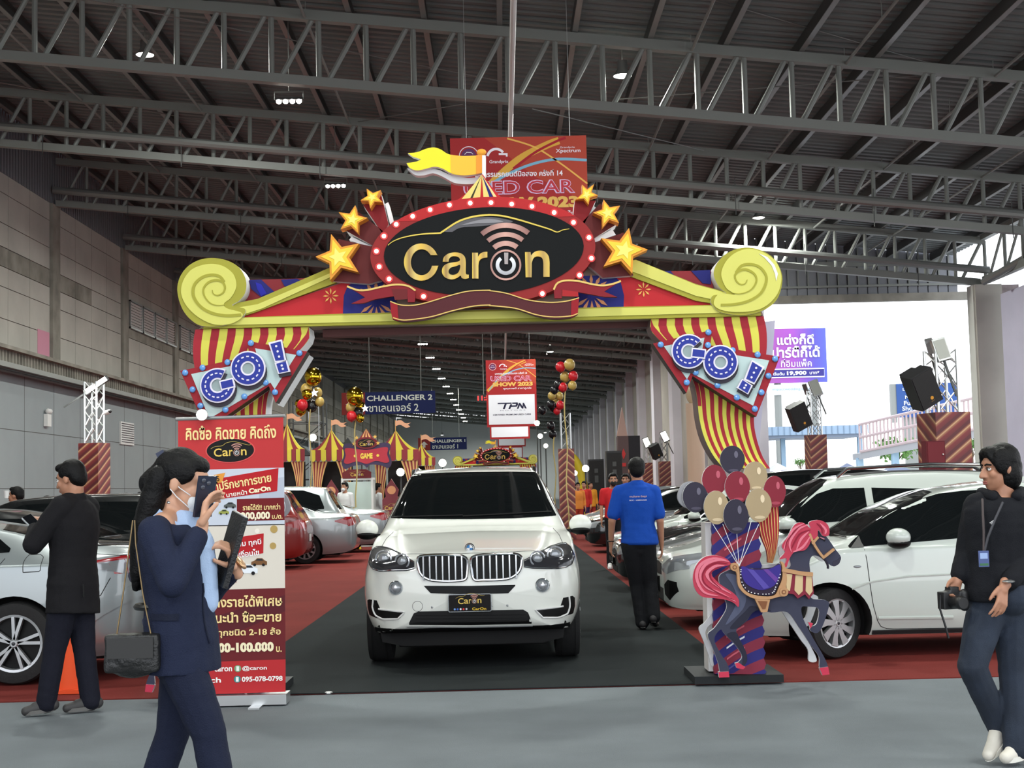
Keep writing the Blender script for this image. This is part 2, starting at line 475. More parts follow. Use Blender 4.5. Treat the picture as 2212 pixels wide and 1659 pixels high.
struct(w, 'column')
w = MB(); m_lilac = M('lilac_white_sheet', (208, 205, 226), 0.8, noise=0.05, nscale=0.8)
w.bx((16.75, 38.0, 0), (16.9, 46.9, 7.6), m_lilac); struct(w, 'wall_side')
# girder along the open side
w = MB()
for yb in TY[:5]:
    if yb < 45: w.bx((16.2, yb-0.35, 0), (16.9, yb+0.35, 8.2), m_conc)
w.bx((16.4, Y0, 8.05), (16.6, 47.6, 8.3), m_steel); w.bx((16.4, Y0, 9.55), (16.6, 47.6, 9.75), m_steel)
yy = 20.0
while yy < 47: w.tube((16.5, yy, 8.1), (16.5, yy, 9.7), 0.06, m_steel, 6); w.tube((16.5, yy, 9.65), (16.5, yy+1.6, 8.15), 0.05, m_steel, 6); yy += 1.6
w.tube((15.9, 46.0, 7.9), (17.8, 40.5, 9.2), 0.12, m_galv, 8)
struct(w, 'trim_4')
w = MB(); w.bx((XL, Y1-0.3, 0), (XF+0.4, Y1, 12.0), M('pale_end_wall', (200, 204, 206), 0.8)); struct(w, 'wall_front')

# ---------------------------------------------------------------- lamps under the roof
def area(loc, size, energy, rot=(0, 0, 0), color=(0.97, 1.0, 0.93), parent=None, spread=None):
    L = bpy.data.lights.new('lamp_light', 'AREA'); L.shape = 'DISK'; L.size = size; L.energy = energy; L.color = color
    if spread: L.spread = spread
    o = bpy.data.objects.new('lamp_light', L); COL.objects.link(o); o.location = loc; o.rotation_euler = rot
    if parent: o.parent = parent
    return o
def floodlight(x, y, z, label):
    t = thing('ceiling_floodlight', label, 'lamp', (x, y, z), 0, 'four-lens floodlights under the roof')
    b = MB(); b.box((0, 0, 0.05), (0.62, 0.16, 0.05), m_black); b.box((0, 0, 0.22), (0.66, 0.03, 0.03), m_steel); b.tube((-0.32, 0, 0.05), (-0.32, 0, 0.22), 0.012, m_steel, 5); b.tube((0.32, 0, 0.05), (0.32, 0, 0.22), 0.012, m_steel, 5)
    b.tube((0, 0, 0.22), (0, 0, zr(x)-z-0.03), 0.012, m_steel, 5); b.build('housing', t)
    for k in range(4):
        e = MB(); e.ell((-0.225+0.15*k, -0.02, 0.0), (0.06, 0.085, 0.05), m_led, nu=12, nv=8); e.build('lens', t)
    area((0, 0, -0.1), 0.6, LAMP_W, parent=t)
    return t
def highbay(x, y, z, label):
    t = thing('high_bay_lamp', label, 'lamp', (x, y, z), 0, 'round high bay lamps under the roof')
    b = MB(); b.lathe([(0.03, 0.34), (0.11, 0.32), (0.12, 0.12), (0.20, 0.0), (0.21, -0.03)], (0, 0, 0), m_silver, n=16); b.tube((0, 0, 0.33), (0, 0, zr(x)-z-0.03), 0.015, m_steel, 5)
    b.build('housing', t)
    e = MB(); e.ell((0, 0, 0.0), (0.19, 0.19, 0.07), m_led, nu=16, nv=8); e.build('lens', t)
    area((0, 0, -0.12), 0.5, LAMP_W if y > 28 else 420.0, parent=t)
    return t
LAMP_W = 700.0
names = ['nearest', 'second', 'third', 'fourth', 'fifth', 'sixth', 'seventh', 'eighth', 'ninth', 'tenth', 'eleventh', 'twelfth', 'thirteenth', 'fourteenth', 'fifteenth', 'sixteenth', 'seventeenth', 'eighteenth']
for k in range(18):
    y_ = 31.2 + BAY*k
    floodlight(-4.55, y_, 10.27, 'four-lens floodlight hanging under the dark roof, %s of its row' % ('closest' if k == 0 else names[k]))
for x_, y_ in ((-8, 193), (0, 193), (6, 193)):  # lamps added to lift the dark end wall
    highbay(x_, y_, 9.0, 'added high bay lamp far off, brightening the end wall of the hall')
for x_, y_ in ((-9, 20), (3, 19), (11.3, 21), (-5, 15), (5, 15), (-10, 6), (0, 6), (10, 6), (-5, -2), (5, -2)):  # unseen lamps added to brighten the foreground
    highbay(x_+0.5, y_, zb(x_)+0.2, 'unseen high bay lamp overhead, added to brighten the space before the entrance')
for (x_, y_, z_, lb) in ((-8.2, 33, 12.0, 'glaring lamp shining through the first truss, above the concrete wall'),
                         (2.94, 31.5, 10.8, 'bright high bay lamp in the first truss to the side of the hanging banner'),
                         (8.8, 47.0, 10.4, 'flat bright lamp above the big outdoor opening, on the third truss'),
                         (3.0, 66.0, 10.6, 'high bay lamp seen just under the arch beam, above the small hanging banner'),
                         (3.0, 83.0, 9.5, 'small high bay lamp far off, beside the top of the small hanging banner')):
    highbay(x_, y_, z_, lb)
# ================================================================ the entrance arch
YA = 11.11                                  # its front plane
ARCX = P(1037, 700, YA).x
def A(px, py):
    p = P(px, py, YA); return (p.x - ARCX, p.z)
def Az(x0, y0, s): return lambda pts: [A(x0 + x/s, y0 + y/s) for x, y in pts]
ZS = Az(380, 540, 5.184); ZL = Az(690, 420, 5.53); ZR = Az(1030, 420, 5.53); ZF = Az(870, 280, 5.395)
Z4 = Az(1380, 660, 4.879); ZH = Az(1400, 940, 2.9636); Z3 = Az(380, 690, 4.1475); PX = lambda pts: [A(x, y) for x, y in pts]
yel = C(210, 207, 108); olive = C(163, 158, 62); dred = C(98, 44, 44); red = C(184, 44, 50); navy = C(40, 42, 112); brown = C(70, 34, 36)
gold = C(226, 176, 96); white = C(232, 232, 232); strR = C(164, 46, 56); strY = C(214, 207, 88)
kraft = C(150, 128, 116)
FR = -0.0
def part(name, parent=None):
    mb = MB(); mb._n = name; mb._p = parent; return mb
def done(mb, parent): return mb.build(mb._n, parent)

arch = thing('entrance_arch', 'carnival entrance arch with yellow scrolls, oval car sign and twisted posts over the white SUV', 'arch', (ARCX, YA, 0), 0, None)
# ---- beam: board with yellow rails, red triangles and navy panels
b = part('beam')
bar_top = PX([(480, 688), (740, 681), (1250, 667), (1600, 661)])
outline = PX([(440, 712), (1640, 683), (1600, 650), (1350, 580), (1330, 560), (760, 575), (720, 600), (500, 690)])
b.prism(PX([(430, 711), (1648, 682), (1640, 664), (1500, 640), (1360, 578), (735, 592), (520, 660), (470, 690)]), -0.02, 0.26, kraft)
back = PX([(536, 602), (650, 599), (720, 590), (735, 600), (620, 655), (520, 660), (525, 630)])
b.prism(back, 0.06, 0.12, C(130, 46, 52)); 
b.prism(PX([(536, 603), (562, 602), (590, 628), (562, 640), (540, 622)]), 0.05, 0.06, navy); b.prism(PX([(605, 602), (640, 600), (648, 604), (632, 618), (612, 616)]), 0.05, 0.06, navy)
b.prism(PX([(550, 608), (562, 612), (574, 632), (562, 638), (553, 622)]), 0.045, 0.05, C(44, 46, 160))
backr = PX([(1395, 584), (1538, 582), (1545, 630), (1560, 648), (1470, 625), (1380, 590)])
b.prism(backr, 0.06, 0.12, C(140, 50, 56)); b.prism(PX([(1420, 584), (1450, 583), (1466, 602), (1430, 590)]), 0.05, 0.06, navy); b.prism(PX([(1495, 583), (1536, 581), (1538, 612), (1520, 610)]), 0.05, 0.06, navy)
b.prism(PX([(520, 686), (742, 612), (765, 610), (760, 681), (540, 687)]), -0.04, 0, red)
b.prism(PX([(742, 681), (744, 640), (752, 620), (770, 608), (850, 606), (860, 676)]), -0.045, 0, navy)
b.prism(PX([(1560, 661), (1350, 595), (1325, 598), (1340, 667)]), -0.04, 0, red)
b.prism(PX([(1346, 666), (1347, 640), (1340, 612), (1325, 596), (1255, 598), (1235, 670)]), -0.045, 0, navy)
for cpx, cpy, rr in ((716, 641, 17), (1389, 627, 17)):                       # eight-petal motifs
    for k in range(8):
        a = k*pi/4; cx, cz = A(cpx, cpy); r0, r1 = rr*0.2/277, rr/277
        q = [(cx+cos(a)*r0, cz+sin(a)*r0), (cx+cos(a+0.16)*r1*0.7, cz+sin(a+0.16)*r1*0.7), (cx+cos(a)*r1, cz+sin(a)*r1), (cx+cos(a-0.16)*r1*0.7, cz+sin(a-0.16)*r1*0.7)]
        b.prism(q, -0.048, -0.04, gold)
for cpx, cpy in ((814, 640), (1277, 626)):                                 # palm-like motifs on the navy panels
    for k, a in enumerate((60, 90, 120, 35, 145)):
        a = radians(a); cx, cz = A(cpx, cpy+8); r0, r1 = 0.04, 0.15
        q = [(cx+cos(a)*r0, cz+sin(a)*r0), (cx+cos(a+0.13)*r1*0.7, cz+sin(a+0.13)*r1*0.7), (cx+cos(a)*r1, cz+sin(a)*r1), (cx+cos(a-0.13)*r1*0.7, cz+sin(a-0.13)*r1*0.7)]
        b.prism(q, -0.052, -0.045, C(188, 128, 92)); b.prism([(x, 2*cz-z-0.02) for x, z in q], -0.052, -0.045, C(188, 128, 92))
# rails
b.prism(PX([(470, 690), (740, 680), (1250, 667), (1640, 659), (1640, 684), (1250, 694), (740, 705), (440, 712)]), -0.07, 0.0, olive)
b.prism(PX([(480, 690), (740, 684), (1250, 670), (1635, 661), (1635, 676), (1250, 687), (740, 699), (480, 705)]), -0.08, -0.07, yel)
b.prism(PX([(500, 660), (560, 648), (722, 578), (745, 596), (742, 608), (560, 675), (520, 688), (470, 690)]), -0.07, 0.0, olive)
b.prism(PX([(500, 670), (560, 660), (728, 588), (738, 592), (570, 669), (520, 685), (480, 688)]), -0.08, -0.07, yel)
b.prism(PX([(1560, 662), (1500, 652), (1352, 597), (1356, 566), (1372, 564), (1500, 616), (1560, 632), (1600, 640), (1620, 662)]), -0.07, 0.0, olive)
b.prism(PX([(1570, 657), (1500, 642), (1354, 586), (1358, 567), (1372, 565), (1500, 618), (1560, 634), (1610, 640)]), -0.08, -0.07, yel)
b.prism(PX([(690, 706), (1406, 688), (1406, 700), (690, 722)]), 0.20, 0.34, C(96, 62, 60))
done(b, arch)
# ---- scrolls
def scroll(name, rim, face, spiral, glint=None):
    s = part(name)
    s.prism(rim, -0.10, 0.16, olive, side=white); s.prism(face, -0.11, -0.10, yel)
    s.strip(spiral, [0.004 + 0.016*(1-abs(2*i/(len(spiral)-1)-1)) for i in range(len(spiral))], -0.116, -0.11, olive)
    if glint: s.prism(glint, -0.116, -0.11, white)
    return done(s, arch)
rim = ZS(spl([(48, 480), (75, 330), (160, 210), (290, 135), (440, 112), (600, 140), (730, 215), (800, 330), (815, 430), (790, 520), (730, 590), (660, 640), (800, 680), (760, 770), (560, 862), (330, 868), (200, 800), (100, 670)], 6, True))
face = ZS(spl([(92, 480), (120, 360), (200, 250), (320, 195), (450, 180), (570, 210), (670, 290), (706, 400), (690, 480), (640, 560), (570, 620), (600, 672), (760, 720), (760, 780), (640, 845), (480, 855), (330, 800), (200, 700), (120, 590)], 6, True))
spir = ZS(spl([(440, 470), (450, 510), (500, 530), (560, 500), (580, 440), (550, 380), (480, 362), (400, 385), (345, 450), (350, 530), (410, 610), (490, 640), (580, 635)], 6))
spir2 = ZS(spl([(570, 380), (520, 320), (430, 303), (330, 330), (250, 400), (225, 490), (250, 580), (330, 670), (450, 730), (600, 755), (760, 745)], 6))
s1 = scroll('scroll', rim, face, spir)
m2 = MB(); m2.strip(spir2, 0.022, -0.116, -0.11, olive); m2.build('spiral_groove', s1)
Z2 = Az(1040, 280, 3.318)
rim = Z2(spl([(1652, 1060), (1665, 990), (1720, 920), (1800, 875), (1890, 860), (1990, 880), (2080, 940), (2130, 1030), (2138, 1110), (2110, 1210), (2050, 1280), (1950, 1325), (1830, 1340), (1700, 1320), (1650, 1278), (1630, 1240), (1650, 1200), (1740, 1190), (1690, 1140)], 6, True))
face = Z2(spl([(1704, 1060), (1725, 980), (1780, 915), (1850, 880), (1920, 872), (2010, 900), (2090, 960), (2125, 1040), (2128, 1110), (2100, 1195), (2030, 1270), (1940, 1310), (1800, 1320), (1690, 1300), (1650, 1255), (1690, 1190), (1800, 1195), (1740, 1150)], 6, True))
spir = Z2(spl([(1888, 1090), (1870, 1120), (1835, 1122), (1805, 1090), (1805, 1050), (1850, 1020), (1900, 1025), (1945, 1060), (1950, 1110), (1910, 1165), (1840, 1190), (1780, 1185)], 6))
spir2 = Z2(spl([(1808, 1040), (1850, 990), (1920, 982), (1980, 1005), (2020, 1060), (2018, 1120), (1980, 1190), (1900, 1240), (1800, 1265), (1700, 1270)], 6))
s2 = scroll('scroll', rim, face, spir, Z2([(1970, 905), (2030, 930), (2080, 985), (2105, 1050), (2092, 1100), (2085, 1050), (2060, 990), (2010, 935)]))
m2 = MB(); m2.strip(spir2, 0.02, -0.116, -0.11, olive); m2.build('spiral_groove', s2)

# ---- oval sign with bulbs, rays, stars, ribbon
def starpts(c, R, rot, k=0.42, n=5):
    return [(c[0] + (R if i % 2 == 0 else R*k)*cos(rot+i*pi/n), c[1] + (R if i % 2 == 0 else R*k)*sin(rot+i*pi/n)) for i in range(2*n)]
o = part('oval_sign')
rays = ((760, 600, 700, 540, 790, 500), )
o.prism(PX([(722, 612), (735, 522), (815, 540), (830, 610), (800, 618)]), -0.12, 0.1, dred, side=white)
o.prism(PX([(752, 505), (775, 462), (830, 505), (850, 560), (815, 540)]), -0.12, 0.1, dred, side=white)
o.prism(PX([(788, 450), (826, 425), (842, 490), (830, 512)]), -0.12, 0.1, C(128, 36, 40), side=white)
o.prism(PX([(1237, 470), (1240, 440), (1285, 440), (1262, 487), (1250, 500)]), -0.12, 0.1, C(128, 36, 40), side=white)
o.prism(PX([(1255, 487), (1294, 446), (1330, 490), (1282, 520), (1260, 520)]), -0.12, 0.1, dred, side=white)
o.prism(PX([(1280, 530), (1345, 508), (1365, 600), (1300, 605), (1270, 580)]), -0.12, 0.1, dred, side=white)
for q in (((833, 444), (840, 440), (851, 482), (844, 488)), ((756, 521), (761, 514), (803, 534), (800, 538)), ((1256, 487), (1280, 448), (1287, 452), (1262, 480)), ((1281, 520), (1321, 498), (1329, 510), (1285, 526))):
    o.prism(PX(q), -0.06, 0.14, white)
oc = A(1044, 552); orx = A(1283, 552)[0]-oc[0]; orz = A(1044, 437)[1]-oc[1]
def ring(c, rx, rz, n=64, tilt=0.03):
    return [(c[0]+rx*cos(2*pi*k/n), c[1]+rz*sin(2*pi*k/n)+tilt*rx*cos(2*pi*k/n)) for k in range(n)]
m_ovalred = C(146, 46, 46)
o.prism(ring(oc, orx, orz*1.0), -0.20, 0.12, m_ovalred, side=C(170, 40, 44))
o.prism([p for p in ring(oc, orx, orz*0.999) if p[1] > oc[1]+orz*0.55], -0.203, -0.20, C(180, 46, 48))
ic = A(1046, 552); irx = A(1258, 552)[0]-ic[0]; irz = A(1046, 459)[1]-ic[1]
m_ovalblack = G2('oval_black', [(0.0, (30, 32, 34)), (0.12, (22, 24, 26)), (0.7, (26, 28, 30)), (1.0, (30, 34, 34))], 'Z', rough=0.35)
blk = C(13, 15, 16, 0.5)
o.prism(ring(ic, irx, irz*1.0), -0.208, -0.20, blk)
oval = done(o, arch)
def yoff(mb_pts): return mb_pts
# car silhouette line and grey windscreen sheen
e = part('car_outline')
e.prism(ZL(spl([(1470, 505), (1640, 400), (1800, 345), (1990, 330), (2100, 335), (2260, 365), (2300, 390), (2100, 420), (1900, 440), (1700, 455), (1600, 505)], 4)), -0.212, -0.208, C(96, 94, 98))
e.prism(ZL(spl([(1690, 430), (1850, 380), (1990, 355), (2090, 358), (2200, 385), (2080, 400), (1900, 405)], 4)), -0.216, -0.212, C(140, 138, 142))
ln = ZL(spl([(845, 662), (900, 620), (1000, 578), (1150, 545), (1300, 528), (1450, 520), (1480, 505), (1640, 400), (1760, 350), (1900, 318), (2046, 308)], 6)) + ZR(spl([(140, 308), (300, 318), (500, 365), (700, 425), (860, 475), (945, 508), (1010, 485), (1090, 470)], 6))
e.strip(ln, [0.004 + 0.010*sin(pi*i/(len(ln)-1)) for i in range(len(ln))], -0.218, -0.208, C(222, 196, 92))
done(e, oval)
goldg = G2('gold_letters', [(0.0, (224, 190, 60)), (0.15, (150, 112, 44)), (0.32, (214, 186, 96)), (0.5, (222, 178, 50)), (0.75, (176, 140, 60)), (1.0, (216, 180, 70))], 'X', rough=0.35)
def hel(mb, body, x0, x1, y0, y1, mat, d, bold=0.03):
    a = A(x0, y1); c = A(x1, y0); mb.text(body, ((a[0]+c[0])/2, 0, (a[1]+c[1])/2), abs(c[0]-a[0]), abs(c[1]-a[1]), mat, y0=d, bold=bold, ux=(1, 0, 0.0), uz=(0, 0, 1))
def letter(pts, hole=None):
    t = part('gold_letter'); t.prism(pts, -0.226, -0.208, goldg)
    if hole: t.prism(hole, -0.230, -0.226, blk)
    done(t, oval)
cq_ = [(1235+202*cos(radians(a_)), 862-218*sin(radians(a_))) for a_ in np.linspace(22, 348, 40)]
ci_ = [(1240+126*cos(radians(a_)), 864-152*sin(radians(a_))) for a_ in np.linspace(342, 33, 40)]
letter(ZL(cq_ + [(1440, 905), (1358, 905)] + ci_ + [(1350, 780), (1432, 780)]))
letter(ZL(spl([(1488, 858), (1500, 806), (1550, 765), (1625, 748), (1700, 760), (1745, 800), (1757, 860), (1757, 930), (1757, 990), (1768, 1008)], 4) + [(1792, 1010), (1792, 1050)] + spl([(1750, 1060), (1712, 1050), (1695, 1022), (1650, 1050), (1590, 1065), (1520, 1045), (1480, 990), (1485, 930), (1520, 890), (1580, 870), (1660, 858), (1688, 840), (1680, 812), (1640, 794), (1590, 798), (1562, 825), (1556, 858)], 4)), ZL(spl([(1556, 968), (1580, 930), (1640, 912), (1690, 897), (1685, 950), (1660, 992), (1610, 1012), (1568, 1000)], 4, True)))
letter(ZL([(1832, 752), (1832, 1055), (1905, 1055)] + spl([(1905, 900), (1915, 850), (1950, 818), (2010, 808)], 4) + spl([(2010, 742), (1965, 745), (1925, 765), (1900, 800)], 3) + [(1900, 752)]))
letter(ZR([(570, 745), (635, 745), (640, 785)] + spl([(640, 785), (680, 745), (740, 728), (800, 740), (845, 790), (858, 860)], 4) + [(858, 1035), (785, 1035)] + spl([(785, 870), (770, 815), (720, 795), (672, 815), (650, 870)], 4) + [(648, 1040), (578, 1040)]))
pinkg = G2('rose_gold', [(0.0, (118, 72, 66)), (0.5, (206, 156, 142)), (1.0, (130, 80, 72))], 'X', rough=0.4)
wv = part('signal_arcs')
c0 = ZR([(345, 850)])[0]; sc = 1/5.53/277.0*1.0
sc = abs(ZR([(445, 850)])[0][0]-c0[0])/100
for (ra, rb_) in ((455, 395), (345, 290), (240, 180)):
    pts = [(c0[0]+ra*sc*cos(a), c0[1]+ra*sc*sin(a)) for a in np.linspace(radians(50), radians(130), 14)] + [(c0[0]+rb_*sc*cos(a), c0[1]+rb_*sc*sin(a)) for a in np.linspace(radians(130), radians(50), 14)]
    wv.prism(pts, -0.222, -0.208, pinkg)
def annulus(mb, c, R, r, mat, d0, d1, a0=0, a1=360, n=40):
    A0, A1 = radians(a0), radians(a1); full = (a1-a0) >= 360
    for k in range(n):
        u, v = A0+(A1-A0)*k/n, A0+(A1-A0)*(k+1)/n
        mb.prism([(c[0]+R*cos(u), c[1]+R*sin(u)), (c[0]+R*cos(v), c[1]+R*sin(v)), (c[0]+r*cos(v), c[1]+r*sin(v)), (c[0]+r*cos(u), c[1]+r*sin(u))], d0, d1, mat)
pc = ZR([(345, 895)])[0]
annulus(wv, pc, 182*sc, 160*sc, pinkg, -0.222, -0.208)
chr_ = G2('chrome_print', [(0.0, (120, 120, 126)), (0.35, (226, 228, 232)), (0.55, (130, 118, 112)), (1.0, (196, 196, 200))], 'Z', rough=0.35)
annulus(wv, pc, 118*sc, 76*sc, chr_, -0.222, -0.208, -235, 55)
q = ZR([(325, 750), (375, 750), (371, 885), (331, 885)]); wv.prism(q, -0.224, -0.208, C(170, 160, 158))
done(wv, oval)
# printed bulbs, given a faint glow of their own
m_bulb = M('glowing_printed_bulb', (255, 226, 220), 0.4, emit=0.9); m_halo = C(214, 70, 70)
bl = [(860, 495), (895, 478), (932, 464), (973, 454), (1017, 450), (1061, 449), (1105, 452), (1148, 457), (1195, 470), (1236, 491), (1269, 523), (1274, 567), (1249, 603), (1170, 642), (918, 648), (845, 611), (824, 585), (818, 552), (834, 520)]
for x_, y_ in bl:
    c = A(x_, y_); m = MB()
    m.lathe([(0.0, -0.207), (0.030, -0.206), (0.030, -0.2)], (c[0], 0, c[1]), m_halo, 'Y', 16)
    m.ell((c[0], -0.205, c[1]), (0.019, 0.008, 0.019), m_bulb, nu=12, nv=6); m.build('bulb', oval)
# stars
so, sy_, sg = C(222, 150, 60), C(238, 204, 70), C(243, 226, 120)
def star(cx, cy, tips, d=-0.24):
    s = part('star'); c = A(cx, cy); pts = []
    T = PX(tips); n = 5
    for i in range(5):
        a, bb = T[i], T[(i+1) % 5]; m_ = ((a[0]+bb[0])/2, (a[1]+bb[1])/2)
        pts += [a, (c[0]+(m_[0]-c[0])*0.55, c[1]+(m_[1]-c[1])*0.55)]
    sh = lambda k: [(c[0]+(p[0]-c[0])*k, c[1]+(p[1]-c[1])*k) for p in pts]
    s.prism(pts, d, -0.1, so); s.prism(sh(0.76), d-0.006, d, sy_); s.prism(sh(0.4), d-0.010, d-0.006, sg); done(s, arch)
star(737, 566, [(723, 517), (782, 537), (781, 598), (721, 615), (690, 565)])
star(769, 487, [(774, 456), (800, 483), (780, 515), (743, 507), (739, 471)])
star(810, 440, [(798, 421), (828, 424), (832, 450), (806, 463), (785, 446)])
star(1344, 551, [(1353, 504), (1393, 550), (1360, 601), (1299, 586), (1294, 526)])
star(1307, 473, [(1299, 444), (1334, 457), (1332, 494), (1297, 503), (1277, 472)])
star(1263, 433, [(1254, 410), (1280, 409), (1288, 433), (1268, 453), (1241, 442)], -0.2)
# ribbon
rb = part('ribbon'); m_rib = C(86, 42, 46); m_ribr = C(150, 36, 44)
rb.prism(ZL(spl([(875, 1330), (1000, 1375), (1150, 1378), (1300, 1345), (1450, 1300), (1600, 1255), (1800, 1210), (2046, 1195)], 5)) + ZR(spl([(140, 1198), (350, 1230), (600, 1310), (850, 1345), (1050, 1330), (1200, 1290)], 5)) + ZR(spl([(1185, 1480), (1100, 1520), (900, 1535), (700, 1500), (450, 1420), (150, 1385)], 5)) + ZL(spl([(2046, 1380), (1850, 1395), (1600, 1450), (1350, 1530), (1100, 1565), (980, 1560), (905, 1535)], 5)), -0.26, -0.2, m_rib)
rb.prism(ZL([(875, 1330), (960, 1365), (975, 1558), (905, 1535), (885, 1450)]), -0.264, -0.26, m_ribr); rb.prism(ZR([(1200, 1290), (1110, 1325), (1105, 1520), (1185, 1480)]), -0.264, -0.26, m_ribr)
gl = C(222, 188, 110)
rb.strip(ZL(spl([(878, 1330), (1000, 1372), (1150, 1375), (1300, 1345), (1450, 1300), (1600, 1255), (1800, 1210), (2046, 1200)], 5)) + ZR(spl([(140, 1203), (350, 1235), (600, 1312), (850, 1342), (1050, 1328), (1200, 1288)], 5)), 0.008, -0.267, -0.26, gl)
rb.strip(ZL(spl([(910, 1520), (1000, 1545), (1100, 1545), (1350, 1510), (1600, 1440), (1850, 1385), (2046, 1372)], 5)) + ZR(spl([(150, 1378), (450, 1410), (700, 1485), (900, 1512), (1100, 1500), (1185, 1470)], 5)), 0.008, -0.267, -0.26, gl)
# tails
tl = ZL(spl([(370, 1150), (500, 1190), (620, 1185), (800, 1145), (950, 1125), (1080, 1140), (1160, 1190)], 5)) + ZL([(1170, 1230), (1160, 1335), (1080, 1335), (1075, 1240), (880, 1270)]) + ZL(spl([(880, 1270), (700, 1300), (560, 1345), (420, 1350)], 4)) + ZL([(580, 1280), (500, 1225)])
rb.prism(tl, -0.24, -0.2, C(134, 38, 46))
rb.strip(ZL(spl([(370, 1150), (500, 1195), (620, 1190), (800, 1150), (950, 1130), (1080, 1145), (1170, 1200)], 5)), 0.014, -0.246, -0.24, gl)
tr = ZR(spl([(905, 1190), (950, 1110), (1050, 1078), (1200, 1085), (1350, 1120), (1480, 1135), (1600, 1115), (1690, 1085)], 5)) + ZR([(1495, 1210), (1650, 1275)]) + ZR(spl([(1500, 1272), (1350, 1245), (1210, 1220)], 4)) + ZR([(1000, 1190), (1000, 1290), (915, 1290)])
rb.prism(tr, -0.24, -0.2, C(134, 38, 46))
rb.strip(ZR(spl([(905, 1190), (950, 1112), (1050, 1082), (1200, 1090), (1350, 1124), (1480, 1140), (1600, 1120), (1690, 1088)], 5)), 0.014, -0.246, -0.24, gl)
rb.prism(ZL([(890, 1180), (1075, 1180), (1075, 1300), (930, 1310)]), -0.242, -0.24, C(110, 42, 44)); rb.prism(ZR([(1005, 1190), (1190, 1215), (1195, 1270), (1005, 1265)]), -0.242, -0.24, C(170, 44, 48))
done(rb, arch)
# little tent with flag on top
fl = part('tent_top')
fl.prism(ZF(spl([(650, 865), (780, 760), (860, 660), (925, 575), (960, 610), (1040, 720), (1165, 858)], 4)), -0.16, 0.02, C(190, 44, 48))
ap = (925, 580)
for a_, b_, mt in ((690, 790, C(228, 208, 122)), (785, 815, C(60, 58, 40)), (815, 905, C(226, 204, 120)), (945, 1020, C(228, 208, 122)), (1020, 1065, navy), (1075, 1112, C(236, 214, 150))):
    fl.prism(ZF([ap, (a_, 862), (b_, 858)]) if True else None, -0.166, -0.16, mt)
done(fl, arch)
fg = part('pennant')
body = spl([(75, 328), (180, 318), (280, 280), (370, 263), (450, 285), (530, 335), (620, 358), (760, 365), (925, 352)], 5)
low = spl([(925, 560), (760, 585), (640, 580), (560, 555), (470, 505), (380, 485), (280, 510), (180, 528), (100, 500), (60, 445)], 5)
fg.prism(ZF(body + low + [(180, 425), (225, 400), (130, 370)]), -0.16, -0.10, C(234, 222, 56), side=white)
fg.prism(ZF(spl([(565, 348), (700, 363), (860, 358)], 4) + spl([(858, 574), (700, 586), (570, 556)], 4)), -0.164, -0.16, C(238, 186, 66))
fg.prism(ZF([(860, 355), (928, 350), (928, 556), (860, 572)]), -0.166, -0.16, C(228, 148, 58))
fg.prism(ZF(spl([(60, 480), (150, 560), (260, 565), (360, 540), (470, 580), (600, 650), (740, 668), (850, 655), (920, 585), (760, 595), (560, 560), (380, 490), (180, 530)], 3)), -0.10, -0.02, C(214, 214, 214))
fg.prism(ZF([(928, 350), (970, 350), (970, 570), (955, 600), (928, 575)]), -0.15, -0.02, white)
c = ZF([(921, 310)])[0]; fg.ell((c[0], -0.13, c[1]), (0.038, 0.03, 0.027), C(236, 164, 62), nu=16, nv=10)
done(fg, arch)

# ---- posts: stripes, arrow sign, twisted column, drape, balloons, horse
Le = spl([(1405, 690), (1405, 714), (1428, 740), (1455, 766), (1480, 795), (1497, 825), (1505, 860), (1509, 900), (1520, 945), (1540, 985), (1562, 1012)], 4)
Re = spl([(1648, 684), (1654, 712), (1655, 750), (1650, 790), (1641, 830), (1632, 870), (1627, 905), (1631, 940), (1645, 985), (1662, 1012)], 4)
def resample(pts, n):
    L = [0]
    for a, b_ in zip(pts, pts[1:]): L.append(L[-1] + hypot(b_[0]-a[0], b_[1]-a[1]))
    out = []
    for k in range(n):
        t = L[-1]*k/(n-1); i = 0
        while i < len(L)-2 and L[i+1] < t: i += 1
        out.append(mix(pts[i], pts[i+1], (t-L[i])/max(1e-9, L[i+1]-L[i])))
    return out
def circ(c, r, n=20): return [(c[0]+r*cos(2*pi*k/n), c[1]+r*sin(2*pi*k/n)) for k in range(n)]
LP, RP = resample(Le, 26), resample(Re, 26)
